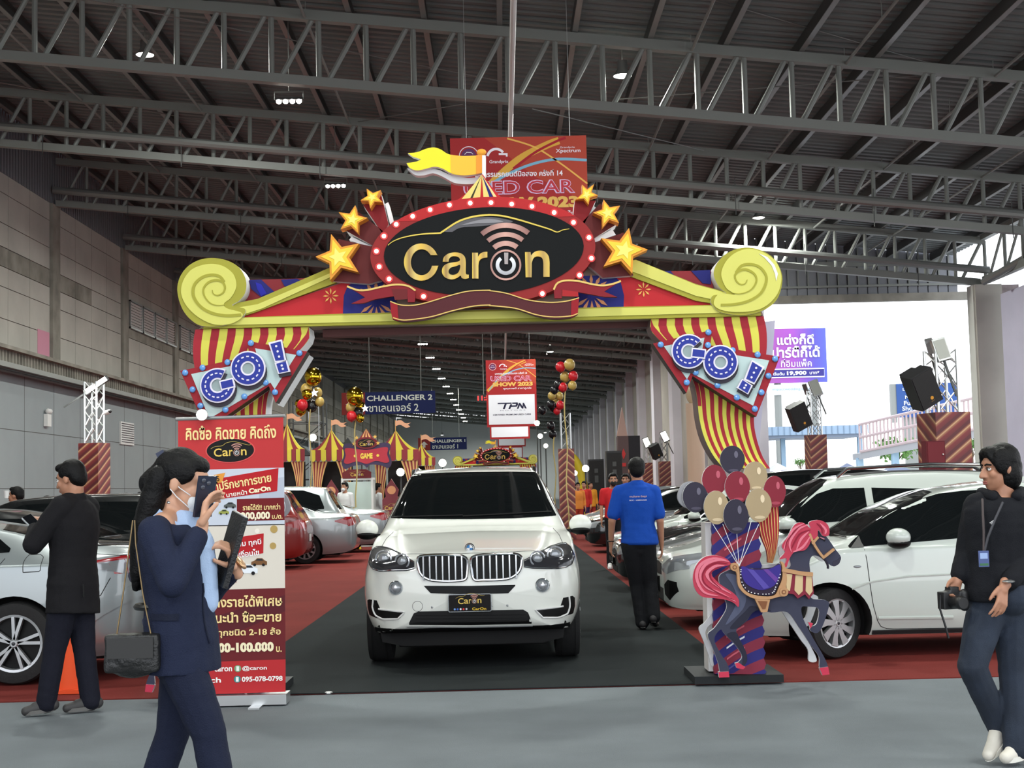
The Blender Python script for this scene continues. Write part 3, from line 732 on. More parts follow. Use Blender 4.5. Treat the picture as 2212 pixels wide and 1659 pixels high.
def post(side):
    """the far post is traced; the other is its mirror about the middle of the arch"""
    F = (lambda mb: mb) if side > 0 else (lambda mb: mb.mirror_x(0.0))
    pf = MB()                                                    # plywood boxes behind the printed fronts
    pf.prism(PX(LP + RP[::-1]), -0.02, 0.26, kraft, side=C(112, 92, 88) if side > 0 else white)
    pf.prism(PX([(1527, 1130), (1640, 1130), (1645, 1452), (1535, 1454)]), 0.10, 0.34, white, side=C(196, 190, 188))
    if side > 0: pf.prism(PX([(1640, 690), (1688, 684), (1680, 800), (1662, 860), (1648, 1005), (1632, 1000)]), 0.26, 0.55, m_lilac)
    n = 14
    for k in range(n):
        a, b_ = k/n, (k+1)/n
        q = [mix(l, r, a) for l, r in zip(LP, RP)] + [mix(l, r, b_) for l, r in zip(LP, RP)][::-1]
        pf.prism(PX(q), -0.03, -0.02, strY if k % 2 == 0 else strR)
    pf.prism(PX([(1405, 690), (1405, 714)] + LP[3:16] + [mix(l, r, 0.06) for l, r in zip(LP, RP)][3:16][::-1] + [(1411, 705)]), -0.034, -0.03, strR)
    # drape tail beside the horse's neck
    dl = spl([(1634, 1095), (1640, 1150), (1655, 1190), (1657, 1215)], 4); dr = spl([(1680, 1092), (1682, 1140), (1677, 1185), (1668, 1216)], 4)
    pf.prism(PX(dl + dr[::-1]), -0.02, 0.02, strR)
    for k in range(7):
        a, b_ = (k+0.30)/7, (k+0.55)/7
        pf.prism(PX([mix(l, r, a) for l, r in zip(dl, dr)] + [mix(l, r, b_) for l, r in zip(dl, dr)][::-1]), -0.026, -0.02, C(226, 190, 120))
    po = F(pf).build('post', arch)
    # twisted column
    tc_ = MB(); bands = []
    cl = lambda y: 1538 + (y-1125)*0.016; crt = lambda y: 1634 + (y-1125)*0.042
    y = 1085.0; k = 0
    crim, nav = C(134, 52, 70), C(52, 50, 116)
    while y < 1500:
        h = 23.5
        def ed(yy): return [(lerp(cl(yy), crt(yy), t_), min(1455, max(1128, yy + 22 - 62*t_ - 7*sin(pi*t_)))) for t_ in np.linspace(0, 1, 9)]
        up_, dn = ed(y), ed(y+h)
        if up_[0][1] < 1455 or up_[-1][1] < 1455:
            bul = 4
            q = up_ + [(dn[-1][0]+bul, (up_[-1][1]+dn[-1][1])/2)] + dn[::-1] + [(dn[0][0]-bul*0.5, (up_[0][1]+dn[0][1])/2)]
            if abs(dn[-1][1]-up_[-1][1])+abs(dn[0][1]-up_[0][1]) > 2: tc_.prism(PX(q), -0.035, 0.03, crim if k % 2 == 0 else nav)
            w1 = [(x_, y_+5) for x_, y_ in up_[2:6]] + [(x_, y_+9) for x_, y_ in up_[2:6]][::-1]
            if all(1135 < p_[1] < 1450 for p_ in w1): tc_.prism(PX(w1), -0.04, -0.035, C(206, 100, 116) if k % 2 == 0 else (C(226, 226, 236) if k % 6 == 1 else C(84, 84, 150)))
        y += h; k += 1
    F(tc_).build('twisted_column', arch)
    bs = MB(); bq = PX([(1497, 1462), (1688, 1457), (1688, 1472), (1497, 1476)]); bs.bx((bq[0][0], -0.10, 0.017), (bq[2][0], 0.55, 0.075), C(40, 42, 44)); F(bs).build('base', arch)
    # arrow sign
    ar = MB()
    ao = [(1404, 747), (1530, 718), (1525, 746), (1674, 776), (1622, 904), (1487, 822), (1474, 852)]
    ao = [(1404, 748), (1531, 719), (1525, 752), (1673, 776), (1623, 903), (1488, 817), (1475, 853)]
    ar.prism(PX(ao), -0.22, -0.05, C(152, 42, 50), side=C(66, 58, 54))
    ar.prism(PX([(1427, 754), (1513, 736), (1508, 762), (1650, 784), (1616, 880), (1484, 810), (1476, 824)]), -0.226, -0.22, C(186, 206, 204))
    if side < 0: ar.prism(PX([(x_+3, y_+2) for x_, y_ in ao]), -0.04, 0.24, white)
    go = F(ar).build('arrow_sign', arch)
    for x_, y_ in ((1420, 751), (1521, 725), (1520, 752), (1572, 763), (1625, 772), (1662, 781), (1648, 817), (1633, 852), (1619, 887), (1581, 863), (1540, 837), (1494, 810), (1475, 831)):
        c = A(x_, y_); m = MB(); m.ell((c[0], -0.235, c[1]), (0.024, 0.02, 0.024), C(108, 160, 222), nu=14, nv=8); m.ell((c[0]-0.008, -0.253, c[1]+0.007), (0.007, 0.004, 0.007), C(180, 212, 244), nu=8, nv=5)
        F(m).build('bulb', go)
    # lettering: the word reads the same way on both arrows
    def letters(shift):
        g = MB(); bl_, wl_, sh_ = C(52, 62, 150), C(232, 226, 238), C(62, 58, 66)  # dark offset copies paint a drop shadow under the letters
        def ringlet(cx, cy, R, r, a0, a1):
            c = shift(cx, cy); k_ = 1/277.0
            annulus(g, (c[0]+0.006, c[1]-0.03), R*k_, r*k_*1.1, sh_, -0.255, -0.23, a0, a1, 28)
            annulus(g, c, R*k_, (r-1)*k_, wl_, -0.275, -0.24, a0, a1, 36); annulus(g, c, (R-3)*k_, (r+2.5)*k_, bl_, -0.28, -0.275, a0+(2 if a1-a0 < 360 else 0), a1-(2 if a1-a0 < 360 else 0), 36)
            annulus(g, c, (r-1)*k_, 0, C(150, 165, 165), -0.262, -0.255, 0, 360, 20)
            for j in range(14):
                a = radians(a0 + (a1-a0)*(j+0.5)/14); rr = (R+r)/2*k_
                q = [(c[0]+cos(a)*rr + u*cos(a+pi/2)*0.010 + v*cos(a)*0.005, c[1]+sin(a)*rr + u*sin(a+pi/2)*0.010 + v*sin(a)*0.005) for u, v in ((-1, -1), (1, -1), (1, 1), (-1, 1))]
                g.prism(q, -0.284, -0.28, wl_)
        return g, ringlet, bl_, wl_, sh_
    if side > 0:
        sh = lambda x_, y_: A(x_, y_); tilt = 1
        gc, oc_, ex = (1478, 766), (1545, 789), [((1611, 784), (1638, 799), (1616, 836), (1594, 826)), ((1590, 824), (1613, 838), (1603, 857), (1579, 843))]
        gr = (38, 15, 38, 14)
    else:
        sh = lambda x_, y_: A(x_, y_)
        gc, oc_, ex = (485, 838), (549, 802), [((592, 748), (620, 741), (630, 787), (606, 790)), ((605, 791), (631, 785), (638, 809), (613, 814))]
    g, ringlet, bl_, wl_, sh_ = letters(sh)
    if side > 0: ringlet(gc[0], gc[1], 37, 14, 40, 350)
    else: ringlet(gc[0], gc[1], 37, 14, 62, 372)
    ca = sh(*gc); th = radians(-8 if side > 0 else 12)
    def rq(x0_, x1_, z0_, z1_): return [(ca[0]+x_*cos(th)-z_*sin(th), ca[1]+x_*sin(th)+z_*cos(th)) for x_, z_ in ((x0_, z0_), (x1_, z0_), (x1_, z1_), (x0_, z1_))]
    g.prism(rq(0.02, 0.13, -0.045, 0.03), -0.282, -0.24, wl_); g.prism(rq(0.03, 0.12, -0.034, 0.019), -0.286, -0.282, bl_)
    ringlet(oc_[0], oc_[1], 37, 13, 0, 360)
    for q in ex:
        pts = [sh(*p_) for p_ in q]; cx = sum(p_[0] for p_ in pts)/4; cz = sum(p_[1] for p_ in pts)/4
        g.prism([(x_+0.006, z_-0.025) for x_, z_ in pts], -0.255, -0.23, sh_); g.prism(pts, -0.275, -0.24, wl_); g.prism([(cx+(x_-cx)*0.76, cz+(z_-cz)*0.84) for x_, z_ in pts], -0.28, -0.275, bl_)
        for f_ in ((0.25, 0.5, 0.75) if q is ex[0] else (0.35, 0.65)):
            p0 = mix(mix(pts[0], pts[1], 0.5), mix(pts[3], pts[2], 0.5), f_); g.prism(circ(p0, 0.009, 8), -0.284, -0.28, wl_)
    g.build('go_lettering', go)
    # balloons
    bc_ = {'k': (46, 42, 58), 'r': (128, 34, 50), 'g': (166, 146, 114)}
    for x_, y_, rx, ry, kc, d in ((1580, 994, 27, 31, 'k', -0.05), (1541, 1038, 27, 34, 'r', -0.06), (1629, 1030, 26, 33, 'g', -0.06), (1499, 1074, 27, 33, 'k', -0.07), (1670, 1062, 24, 34, 'r', -0.07), (1589, 1053, 27, 35, 'r', -0.09), (1634, 1091, 28, 36, 'g', -0.10), (1543, 1096, 27, 36, 'g', -0.11), (1584, 1115, 27, 37, 'k', -0.13)):
        m = MB(); c = A(x_, y_); k_ = 1/277.0; col = bc_[kc]
        r3 = Matrix.Rotation(0.0, 3, 'Y')
        e_ = [(c[0]+rx*k_*cos(a)*(1-0.12*(sin(a) < 0)*abs(sin(a))), c[1]+ry*k_*sin(a)) for a in np.linspace(0, 2*pi, 32, endpoint=False)]
        m.prism(e_, d, d+0.03, M('balloon_%s' % kc, col, 0.4, spec=0.2), side=white)
        m.prism([(c[0]+0.30*rx*k_+0.16*rx*k_*cos(a), c[1]+0.38*ry*k_+0.24*ry*k_*sin(a)) for a in np.linspace(0, 2*pi, 12, endpoint=False)], d-0.003, d, C(*[min(255, v_+60) for v_ in col]))
        m.prism([(c[0]+0.05*rx*k_+0.4*rx*k_*cos(a), c[1]-0.72*ry*k_+0.1*ry*k_*sin(a)) for a in np.linspace(0, 2*pi, 12, endpoint=False)], d-0.003, d, C(*[min(255, v_+36) for v_ in col]))
        F(m).build('balloon', arch)
    sb = MB(); sb.prism(PX(spl([(1463, 1070), (1475, 1045), (1500, 1042), (1520, 1075), (1518, 1100), (1490, 1100), (1470, 1090)], 4, True)), -0.03, 0.02, C(150, 150, 156)); 
    for x_, y_ in ((1535, 1130), (1557, 1131), (1587, 1150), (1618, 1125), (1634, 1132)): sb.strip(PX([(x_, y_), (1592, 1222)]), 0.004, -0.10, -0.095, white)
    F(sb).build('balloon_strings', arch)
    # horse
    h = MB(); hb = C(62, 63, 80); hd = C(44, 44, 58); hl = C(104, 106, 126); wht = C(206, 206, 208)
    def zh(pts, n=4, closed=True): return ZH(spl(pts, n, closed))
    body_ = [(430, 900), (480, 860), (560, 840), (700, 850), (820, 850), (880, 830), (870, 760), (900, 700), (960, 640), (1000, 590), (1060, 610), (1110, 650), (1160, 720), (1198, 775), (1180, 815), (1150, 832), (1100, 800), (1060, 770), (1020, 765), (1000, 800), (1005, 870), (1020, 960), (1010, 1030), (1080, 1040), (1120, 1055), (1120, 1090), (1085, 1200), (1050, 1250), (1010, 1240), (1005, 1215), (1045, 1190), (1058, 1100), (990, 1085), (950, 1090), (960, 1160), (1020, 1280), (1090, 1400), (1115, 1470), (1065, 1470), (1060, 1400), (1010, 1330), (930, 1210), (860, 1120), (760, 1122), (660, 1110), (600, 1180), (540, 1230), (560, 1290), (600, 1370), (605, 1430), (570, 1470), (545, 1445), (575, 1400), (535, 1330), (470, 1262), (440, 1230), (400, 1290), (440, 1380), (480, 1440), (492, 1490), (440, 1500), (425, 1440), (385, 1330), (360, 1260), (400, 1220), (450, 1150), (480, 1080), (450, 1000)]
    h.prism(zh([(x_-32, y_-22) for x_, y_ in body_]), 0.02, 0.05, wht)
    h.prism(zh(body_), -0.19, -0.16, hb, side=wht)
    h.prism(zh([(470, 880), (560, 900), (600, 1000), (580, 1100), (470, 1200), (540, 1060), (520, 960)]), -0.193, -0.19, C(84, 88, 110))
    h.prism(zh([(640, 1080), (760, 1110), (660, 1110), (590, 1185), (545, 1220), (500, 1215), (600, 1110)]), -0.193, -0.19, hd)
    h.prism(zh([(480, 1260), (535, 1245), (560, 1290), (600, 1370), (605, 1430), (575, 1460), (580, 1390), (530, 1310)]), -0.195, -0.19, hd)
    h.prism(zh([(1010, 560), (1040, 590), (1042, 640), (1020, 650), (1002, 600)]), -0.21, -0.19, C(46, 42, 58))
    h.prism(zh([(1150, 800), (1175, 790), (1195, 775), (1185, 815), (1150, 828)]), -0.195, -0.19, C(58, 56, 70))
    h.strip(ZH(spl([(1064, 655), (1085, 660), (1096, 672)], 4)), 0.012, -0.197, -0.19, C(30, 26, 34)); h.strip(ZH([(1066, 648), (1092, 660)]), 0.008, -0.199, -0.19, C(200, 130, 140))
    for q in ([(425, 1495), (490, 1492), (494, 1528), (430, 1530)], [(530, 1440), (550, 1435), (595, 1465), (580, 1478), (540, 1470)], [(1060, 1470), (1115, 1462), (1124, 1510), (1080, 1516)], [(988, 1180), (1020, 1190), (1005, 1222)]):
        h.prism(ZH(q), -0.2, -0.16, C(196, 60, 84), side=wht)
    ho = F(h).build('carousel_horse', arch)
    mn = MB(); mr = C(182, 62, 82); ml = C(220, 120, 138); md = C(140, 36, 56)
    mn.prism(zh([(1000, 590), (990, 560), (1010, 545), (1060, 540), (1110, 570), (1118, 630), (1080, 640), (1050, 600), (1042, 655), (1010, 660), (990, 700), (960, 730), (900, 740), (870, 780), (850, 835), (838, 820), (850, 780), (805, 785), (840, 740), (820, 700), (860, 640), (900, 570), (950, 555)]), -0.22, -0.185, mr, side=wht)
    for st in ([(985, 570), (920, 600), (870, 680), (880, 740)], [(990, 610), (940, 660), (910, 730)], [(960, 560), (890, 600), (850, 680), (830, 730)], [(1060, 560), (1095, 600), (1090, 630)], [(1000, 640), (950, 710), (890, 740)]):
        w_ = spl(st, 4); mn.strip(ZH(w_), [0.004+0.014*sin(pi*i/(len(w_)-1)) for i in range(len(w_))], -0.225, -0.22, ml)
    for st in ([(1000, 600), (930, 630), (880, 720)], [(1040, 560), (1070, 590), (1075, 625)], [(930, 580), (860, 660), (840, 720)]):
        w_ = spl(st, 4); mn.strip(ZH(w_), [0.003+0.008*sin(pi*i/(len(w_)-1)) for i in range(len(w_))], -0.226, -0.22, md)
    F(mn).build('mane', ho)
    tl_ = MB()
    tl_.prism(zh([(500, 815), (470, 780), (400, 760), (330, 775), (280, 830), (262, 900), (275, 970), (320, 1020), (400, 1030), (470, 1040), (520, 1060), (548, 1085), (550, 1040), (520, 1000), (460, 960), (420, 930), (380, 880), (410, 840), (460, 830)]), -0.22, -0.17, mr, side=wht)
    for st in ([(490, 800), (420, 790), (340, 820), (310, 890), (350, 960), (440, 1000), (530, 1050)], [(470, 790), (390, 780), (310, 820), (285, 900), (330, 990), (420, 1015)], [(460, 825), (400, 830), (350, 880), (400, 940), (500, 1000)]):
        w_ = spl(st, 4); tl_.strip(ZH(w_), [0.005+0.02*sin(pi*i/(len(w_)-1)) for i in range(len(w_))], -0.225, -0.22, ml)
    for st in ([(480, 812), (400, 810), (330, 860), (330, 930), (400, 985), (520, 1040)], [(440, 835), (380, 860), (375, 910), (440, 970)]):
        w_ = spl(st, 4); tl_.strip(ZH(w_), [0.004+0.010*sin(pi*i/(len(w_)-1)) for i in range(len(w_))], -0.226, -0.22, md)
    F(tl_).build('tail', ho)
    sd = MB(); tan = C(186, 142, 104); tand = C(130, 84, 58); cream = C(206, 180, 140)
    sd.prism(zh([(500, 815), (540, 812), (552, 850), (560, 930), (600, 990), (680, 1015), (770, 1012), (800, 960), (822, 900), (820, 830), (810, 800), (835, 815), (850, 900), (845, 960), (860, 980), (840, 1015), (800, 1020), (740, 1035), (660, 1035), (590, 1005), (545, 950), (535, 870), (500, 850)]), -0.235, -0.19, tan)
    sd.prism(zh([(556, 835), (640, 845), (760, 838), (808, 815), (815, 900), (790, 960), (765, 1005), (690, 1010), (600, 985), (562, 920)]), -0.23, -0.19, C(50, 40, 58))
    sd.prism(zh([(566, 830), (640, 850), (740, 845), (805, 818), (808, 880), (770, 950), (690, 978), (610, 950), (572, 900)]), -0.234, -0.23, C(62, 50, 132))
    sd.prism(ZH([(600, 845), (640, 850), (740, 960), (705, 972)]), -0.236, -0.234, C(88, 76, 160)); sd.prism(ZH([(700, 848), (730, 846), (795, 905), (780, 930)]), -0.236, -0.234, C(104, 66, 148))
    for q in (circ((522, 835), 24), circ((830, 990), 28)):
        sd.prism(ZH(q), -0.242, -0.19, tan); c_ = (sum(p_[0] for p_ in q)/len(q), sum(p_[1] for p_ in q)/len(q)); sd.prism(ZH(circ(c_, 14)), -0.244, -0.242, tand); sd.prism(ZH(circ(c_, 8)), -0.246, -0.244, tan)
    sd.prism(ZH([(650, 1035), (745, 1038), (728, 1115), (690, 1118)]), -0.232, -0.19, tan); sd.prism(ZH([(668, 1046), (728, 1048), (716, 1095), (698, 1098)]), -0.236, -0.232, tand)
    for t_ in np.linspace(0, 1, 22):
        p_ = spl([(562, 850), (565, 920), (610, 985), (690, 1003), (760, 995), (785, 945), (808, 880)], 8); q_ = p_[int(t_*(len(p_)-1))]
        sd.prism(ZH(circ(q_, 4, 6)), -0.236, -0.23, white)
    F(sd).build('saddle', ho)
    hn = MB()
    hn.prism(ZH([(840, 860), (1010, 872), (1020, 1000), (990, 1035), (965, 1005), (920, 1032), (895, 1005), (860, 1000)]), -0.225, -0.19, C(132, 46, 62))
    for q in ([(840, 875), (885, 880), (870, 985), (850, 975)], [(905, 885), (952, 888), (950, 985), (925, 1010), (898, 980)], [(972, 888), (1006, 888), (1012, 985), (992, 1012), (968, 985)]):
        hn.prism(ZH(q), -0.23, -0.225, cream)
    hn.strip(ZH(spl([(820, 850), (880, 862), (950, 875), (1013, 880)], 4)), 0.03, -0.24, -0.19, tan)
    for st in ([(995, 625), (1018, 680), (1055, 740), (1088, 780)], [(1088, 780), (1110, 820), (1112, 845)], [(1090, 770), (1150, 722)], [(1018, 680), (1050, 645)]):
        hn.strip(ZH(spl(st, 3)), 0.018 if st[0] != (1088, 780) else 0.012, -0.222, -0.19, tan if st[0] != (1088, 780) else C(44, 38, 50))
    hn.prism(ZH(circ((1018, 682), 11)), -0.228, -0.222, tan)
    F(hn).build('harness', ho)
post(1); post(-1)
# the same arch stands again far down the aisle
far_arch = dup(arch, (0.0 - 0.35, 79.0, 0.0), 0.0, 'second identical carnival arch far down the aisle, its top showing above the SUV roof')
# ================================================================ cars
def pchip(xs, ys):
    xs = np.array(xs, float); ys = np.array(ys, float); h = np.diff(xs); d = np.diff(ys)/h
    m = np.zeros(len(xs)); m[0] = d[0]; m[-1] = d[-1]
    for i in range(1, len(xs)-1):
        if d[i-1]*d[i] > 0:
            w1, w2 = 2*h[i]+h[i-1], h[i]+2*h[i-1]; m[i] = (w1+w2)/(w1/d[i-1]+w2/d[i])
    def f(x):
        x = np.clip(np.asarray(x, float), xs[0], xs[-1]); i = np.clip(np.searchsorted(xs, x)-1, 0, len(xs)-2)
        t = (x-xs[i])/h[i]
        return (2*t**3-3*t**2+1)*ys[i] + (t**3-2*t**2+t)*h[i]*m[i] + (-2*t**3+3*t**2)*ys[i+1] + (t**3-t**2)*h[i]*m[i+1]
    return f
def paint(name, rgb, metal=0.0, rough=0.32):
    return M(name, rgb, rough, metal=metal, coat=1.0)
m_glass = M('tinted_car_glass', (14, 17, 18), 0.04, spec=0.5)
m_tyre = M('tyre_rubber', (26, 26, 27), 0.8, bump=0.2, bscale=40)
m_trim = M('black_car_trim', (11, 11, 12), 0.5, spec=0.25)
m_well = M('wheel_well', (10, 10, 11), 0.9)
m_chrome = M('chrome', (215, 217, 220), 0.12, metal=1.0)
m_alloy = M('alloy_wheel', (186, 188, 190), 0.3, metal=0.75)
m_lampglass = M('clear_lamp_glass', (150, 154, 158), 0.08, metal=0.35)
m_lampdark = M('dark_lamp_housing', (58, 58, 62), 0.12, metal=0.3)
m_lens = M('lamp_projector', (205, 208, 214), 0.1, metal=0.6)
m_tail = M('red_tail_lamp', (150, 18, 24), 0.1, coat=0.5)
m_plate = M('white_number_plate', (226, 226, 222), 0.5)
m_seam = M('panel_gap', (30, 31, 32), 0.7)

def car_body(k):
    L, W, H = k['L'], k['W'], k['H']
    zn, zc, xc, r0, r1, xb, zd, ztl = k['zn'], k['zc'], k['xc'], k['r0'], k['r1'], k['xb'], k['zd'], k['zt']
    zbm = k.get('zb', 0.2)
    zt_f = pchip([0, .04, .12, .3, xc*.65, xc, lerp(xc, r0, .5), r0, lerp(r0, r1, .4), r1, lerp(r1, xb, .55), xb, max(xb+.05, L-.14), max(xb+.1, L-.04), L+.001],
                 [zn-.12, zn-.04, zn, zn+.035, lerp(zn, zc, .72), zc, lerp(zc, H, .57), H-.045, H, H-.055, lerp(H-.05, zd, .52), zd, ztl, ztl-.06, ztl-.16])
    pl = k.get('plan', [(0, .60), (.05, .77), (.14, .885), (.3, .955), (.6, .99), (1.2, 1), (L-1.0, 1), (L-.5, .98), (L-.2, .93), (L-.07, .85), (L, .68)])
    wm_f = pchip(*zip(*pl))
    wr = k['wr']
    wt_f = pchip([0, .1, .5, xc, r0, lerp(r0, r1, .5), r1, xb, L-.1, L], [.45*W, .60*W, .70*W, .76*W, wr, wr*1.01, wr*.96, k.get('wb', .74)*W, k.get('wb', .74)*W*.95, .5*W])
    zs_f = pchip([0, .08, .4, xc, r0, r1, xb, L-.1, L], [zn-.20, zn-.10, zn-.045, k['s0'], lerp(k['s0'], k['s1'], .35), k['s1'], min(k['s1']+.0, zd-.05), ztl-.07, ztl-.25])
    zb_f = pchip([0, .06, .3, .9, L-.9, L-.3, L-.06, L], [zbm+.10, zbm+.04, zbm+.01, zbm, zbm, zbm+.03, zbm+.10, zbm+.2])
    xs = np.concatenate([np.linspace(0, .3, 14)[:-1], np.linspace(.3, L-.3, 76)[:-1], np.linspace(L-.3, L, 14)])
    rows = []
    for x in xs:
        zt_, w, wt_, zs, zb = float(zt_f(x)), float(wm_f(x))*W, float(wt_f(x)), float(zs_f(x)), float(zb_f(x))
        zs = min(zs, zt_-.03); ws = w*k.get('tumble', .965); wt_ = min(wt_, ws-.02)
        zm = zb + (zs-zb)*.52
        gh = max(0.0, zt_-zs-.08)                      # height of glass above the belt
        zte = zt_ - .03 - .02*min(1, gh*2)
        sec = [(0, zb), (w*.80, zb), (w*.90, zb+.015), (w*.955, zb+.10), (w*.985, zb+.2), (w, zm), (w*.995, zm+(zs-zm)*.45), (ws+.012, zs-.05), (ws, zs-.008),
               (ws-.018, zs+.012), (lerp(ws-.02, wt_, .34)+.018*min(1, gh*3), lerp(zs+.012, zte, .36)), (lerp(ws-.02, wt_, .70)+.016*min(1, gh*3), lerp(zs+.012, zte, .72)), (wt_, zte),
               (wt_*.90, lerp(zte, zt_, .6)), (wt_*.6, zt_-.008), (0, zt_)]
        full = [(-y, z) for y, z in sec[::-1]][0:-1] + sec   # far side to near side, both half sections
        rows.append([(x, -y, z) for y, z in spl(full, 3)])
    mb = MB(); mb.grid(rows, k['paint'], True, flip=True)
    n = len(rows[0])
    for ri, rev in ((0, False), (len(rows)-1, True)):    # close the nose and the tail
        r = rows[ri]; cx = sum(p[0] for p in r)/n; cz = sum(p[2] for p in r)/n
        base = ri*n; o = len(mb.v); mb.v.append((cx + (-.012 if ri == 0 else .012), 0, cz)); mk = mb.mi(k['paint'])
        for i in range(n):
            j = (i+1) % n
            mb.f.append([base+i, base+j, o] if rev else [base+j, base+i, o]); mb.m.append(mk); mb.sm.append(True)
    # bottom seam: rows start and end on the centre line under the car, weld them
    me = bpy.data.meshes.new('body'); me.from_pydata(mb.v, [], mb.f)
    for m in (k['paint'], m_well): me.materials.append(m)
    bm = bmesh.new(); bm.from_mesh(me); bmesh.ops.remove_doubles(bm, verts=bm.verts, dist=1e-4); bmesh.ops.recalc_face_normals(bm, faces=bm.faces)
    for f_ in bm.faces: f_.smooth = True
    bm.to_mesh(me); bm.free()
    return me
def carve(me, cuts):
    """cut wheel arches: cuts = [(x, z, r, y0, y1)]"""
    ob = bpy.data.objects.new('body_tmp', me); cu = MB()
    for x, z, r, ya, yb in cuts: cu.lathe([(0.0, ya), (r, ya), (r, yb), (0.0, yb)], (x, 0, z), m_well, 'Y', 40)
    c = cu.build('cut_tmp'); COL.objects.unlink(c); TMP.collection.objects.link(c)
    bm = bmesh.new(); bm.from_mesh(c.data); bmesh.ops.remove_doubles(bm, verts=bm.verts, dist=1e-5); bmesh.ops.recalc_face_normals(bm, faces=bm.faces); bm.to_mesh(c.data); bm.free()
    md = ob.modifiers.new('b', 'BOOLEAN'); md.operation = 'DIFFERENCE'; md.object = c; md.solver = 'EXACT'
    try: md.material_mode = 'TRANSFER'
    except Exception: pass
    out = baked(ob)
    bpy.data.objects.remove(ob); cd_ = c.data; bpy.data.objects.remove(c); bpy.data.meshes.remove(cd_)
    out.set_sharp_from_angle(angle=radians(40))
    return out
class Skin:
    """lays parts onto a car body"""
    def __init__(s, me):
        s.t = BVHTree.FromPolygons([v.co.copy() for v in me.vertices], [tuple(p.vertices) for p in me.polygons])
    def hit(s, axis, a, b, sg):
        if axis == 'y': o, d = Vector((a, sg*3, b)), Vector((0, -sg, 0))
        elif axis == 'x': o, d = Vector((-2 if sg < 0 else 8, a, b)), Vector((1 if sg < 0 else -1, 0, 0))
        else: o, d = Vector((a, b, 4)), Vector((0, 0, -1))
        h = s.t.ray_cast(o, d)
        if h[0] is None:
            q = Vector((a, sg*.9, b)) if axis == 'y' else (Vector((0 if sg < 0 else 5, a, b)) if axis == 'x' else Vector((a, b, 1)))
            h = s.t.find_nearest(q)
        n = h[1]
        if n.dot(d) > 0: n = -n
        return h[0], n
    def patch(s, mb, axis, sg, lower, upper, mat, off=.004, nu=24, nv=10, depth=.012):
        """surface between two curves over the same span: (x, z) seen from the side, (y, z) from the end, (x, y) from above"""
        def at(c, u):
            for p, q in zip(c, c[1:]):
                if p[0] <= u <= q[0] + 1e-9: return lerp(p[1], q[1], (u-p[0])/max(1e-9, q[0]-p[0]))
            return c[0][1] if u < c[0][0] else c[-1][1]
        u0, u1 = max(lower[0][0], upper[0][0]), min(lower[-1][0], upper[-1][0])
        us = sorted(set([round(x, 5) for x in np.linspace(u0, u1, nu)] + [round(p[0], 5) for p in lower+upper if u0 < p[0] < u1]))
        rows, back = [], []
        for u in us:
            a, b = at(lower, u), at(upper, u); r, k_ = [], []
            for v in np.linspace(0, 1, nv):
                h, n = s.hit(axis, u, lerp(a, b, v), sg); r.append(h + n*off); k_.append(h - n*depth)
            rows.append(r); back.append(k_)
        g = MB()
        # rim skirt
        n = len(us)
        P0 = [rows[i][0] for i in range(n)] + [rows[n-1][j] for j in range(1, nv)] + [rows[i][nv-1] for i in range(n-2, -1, -1)] + [rows[0][j] for j in range(nv-2, 0, -1)]
        P1 = [back[i][0] for i in range(n)] + [back[n-1][j] for j in range(1, nv)] + [back[i][nv-1] for i in range(n-2, -1, -1)] + [back[0][j] for j in range(nv-2, 0, -1)]
        c = sum((p for r in rows for p in r), Vector())/(n*nv)
        hn = s.hit(axis, *( (us[n//2], (at(lower, us[n//2])+at(upper, us[n//2]))/2) ), sg)[1]
        e = (rows[1][0]-rows[0][0]).cross(rows[0][-1]-rows[0][0]) if n > 1 else Vector((0, 0, 1))
        mid = rows[n//2]; e = (rows[min(n-1, n//2+1)][0]-mid[0]).cross(mid[-1]-mid[0])
        fl = e.dot(hn) > 0
        mb.grid(rows, mat, True, flip=fl)
        m = len(P0); mb.add(P0+P1, [((i, (i+1) % m, m+(i+1) % m, m+i) if fl else (i, m+i, m+(i+1) % m, (i+1) % m)) for i in range(m)], mat, False)
        return mb
    def line(s, mb, axis, sg, pts, w, mat, off=.003, seg=14):
        """narrow raised band along a polyline (a seam, a moulding)"""
        pts = resample(pts, max(seg, len(pts))); P_ = []
        for p in pts:
            h, n = s.hit(axis, p[0], p[1], sg); P_.append(h + n*(off-w*.25))
        mb.path(P_, w/2, mat, 6); return mb
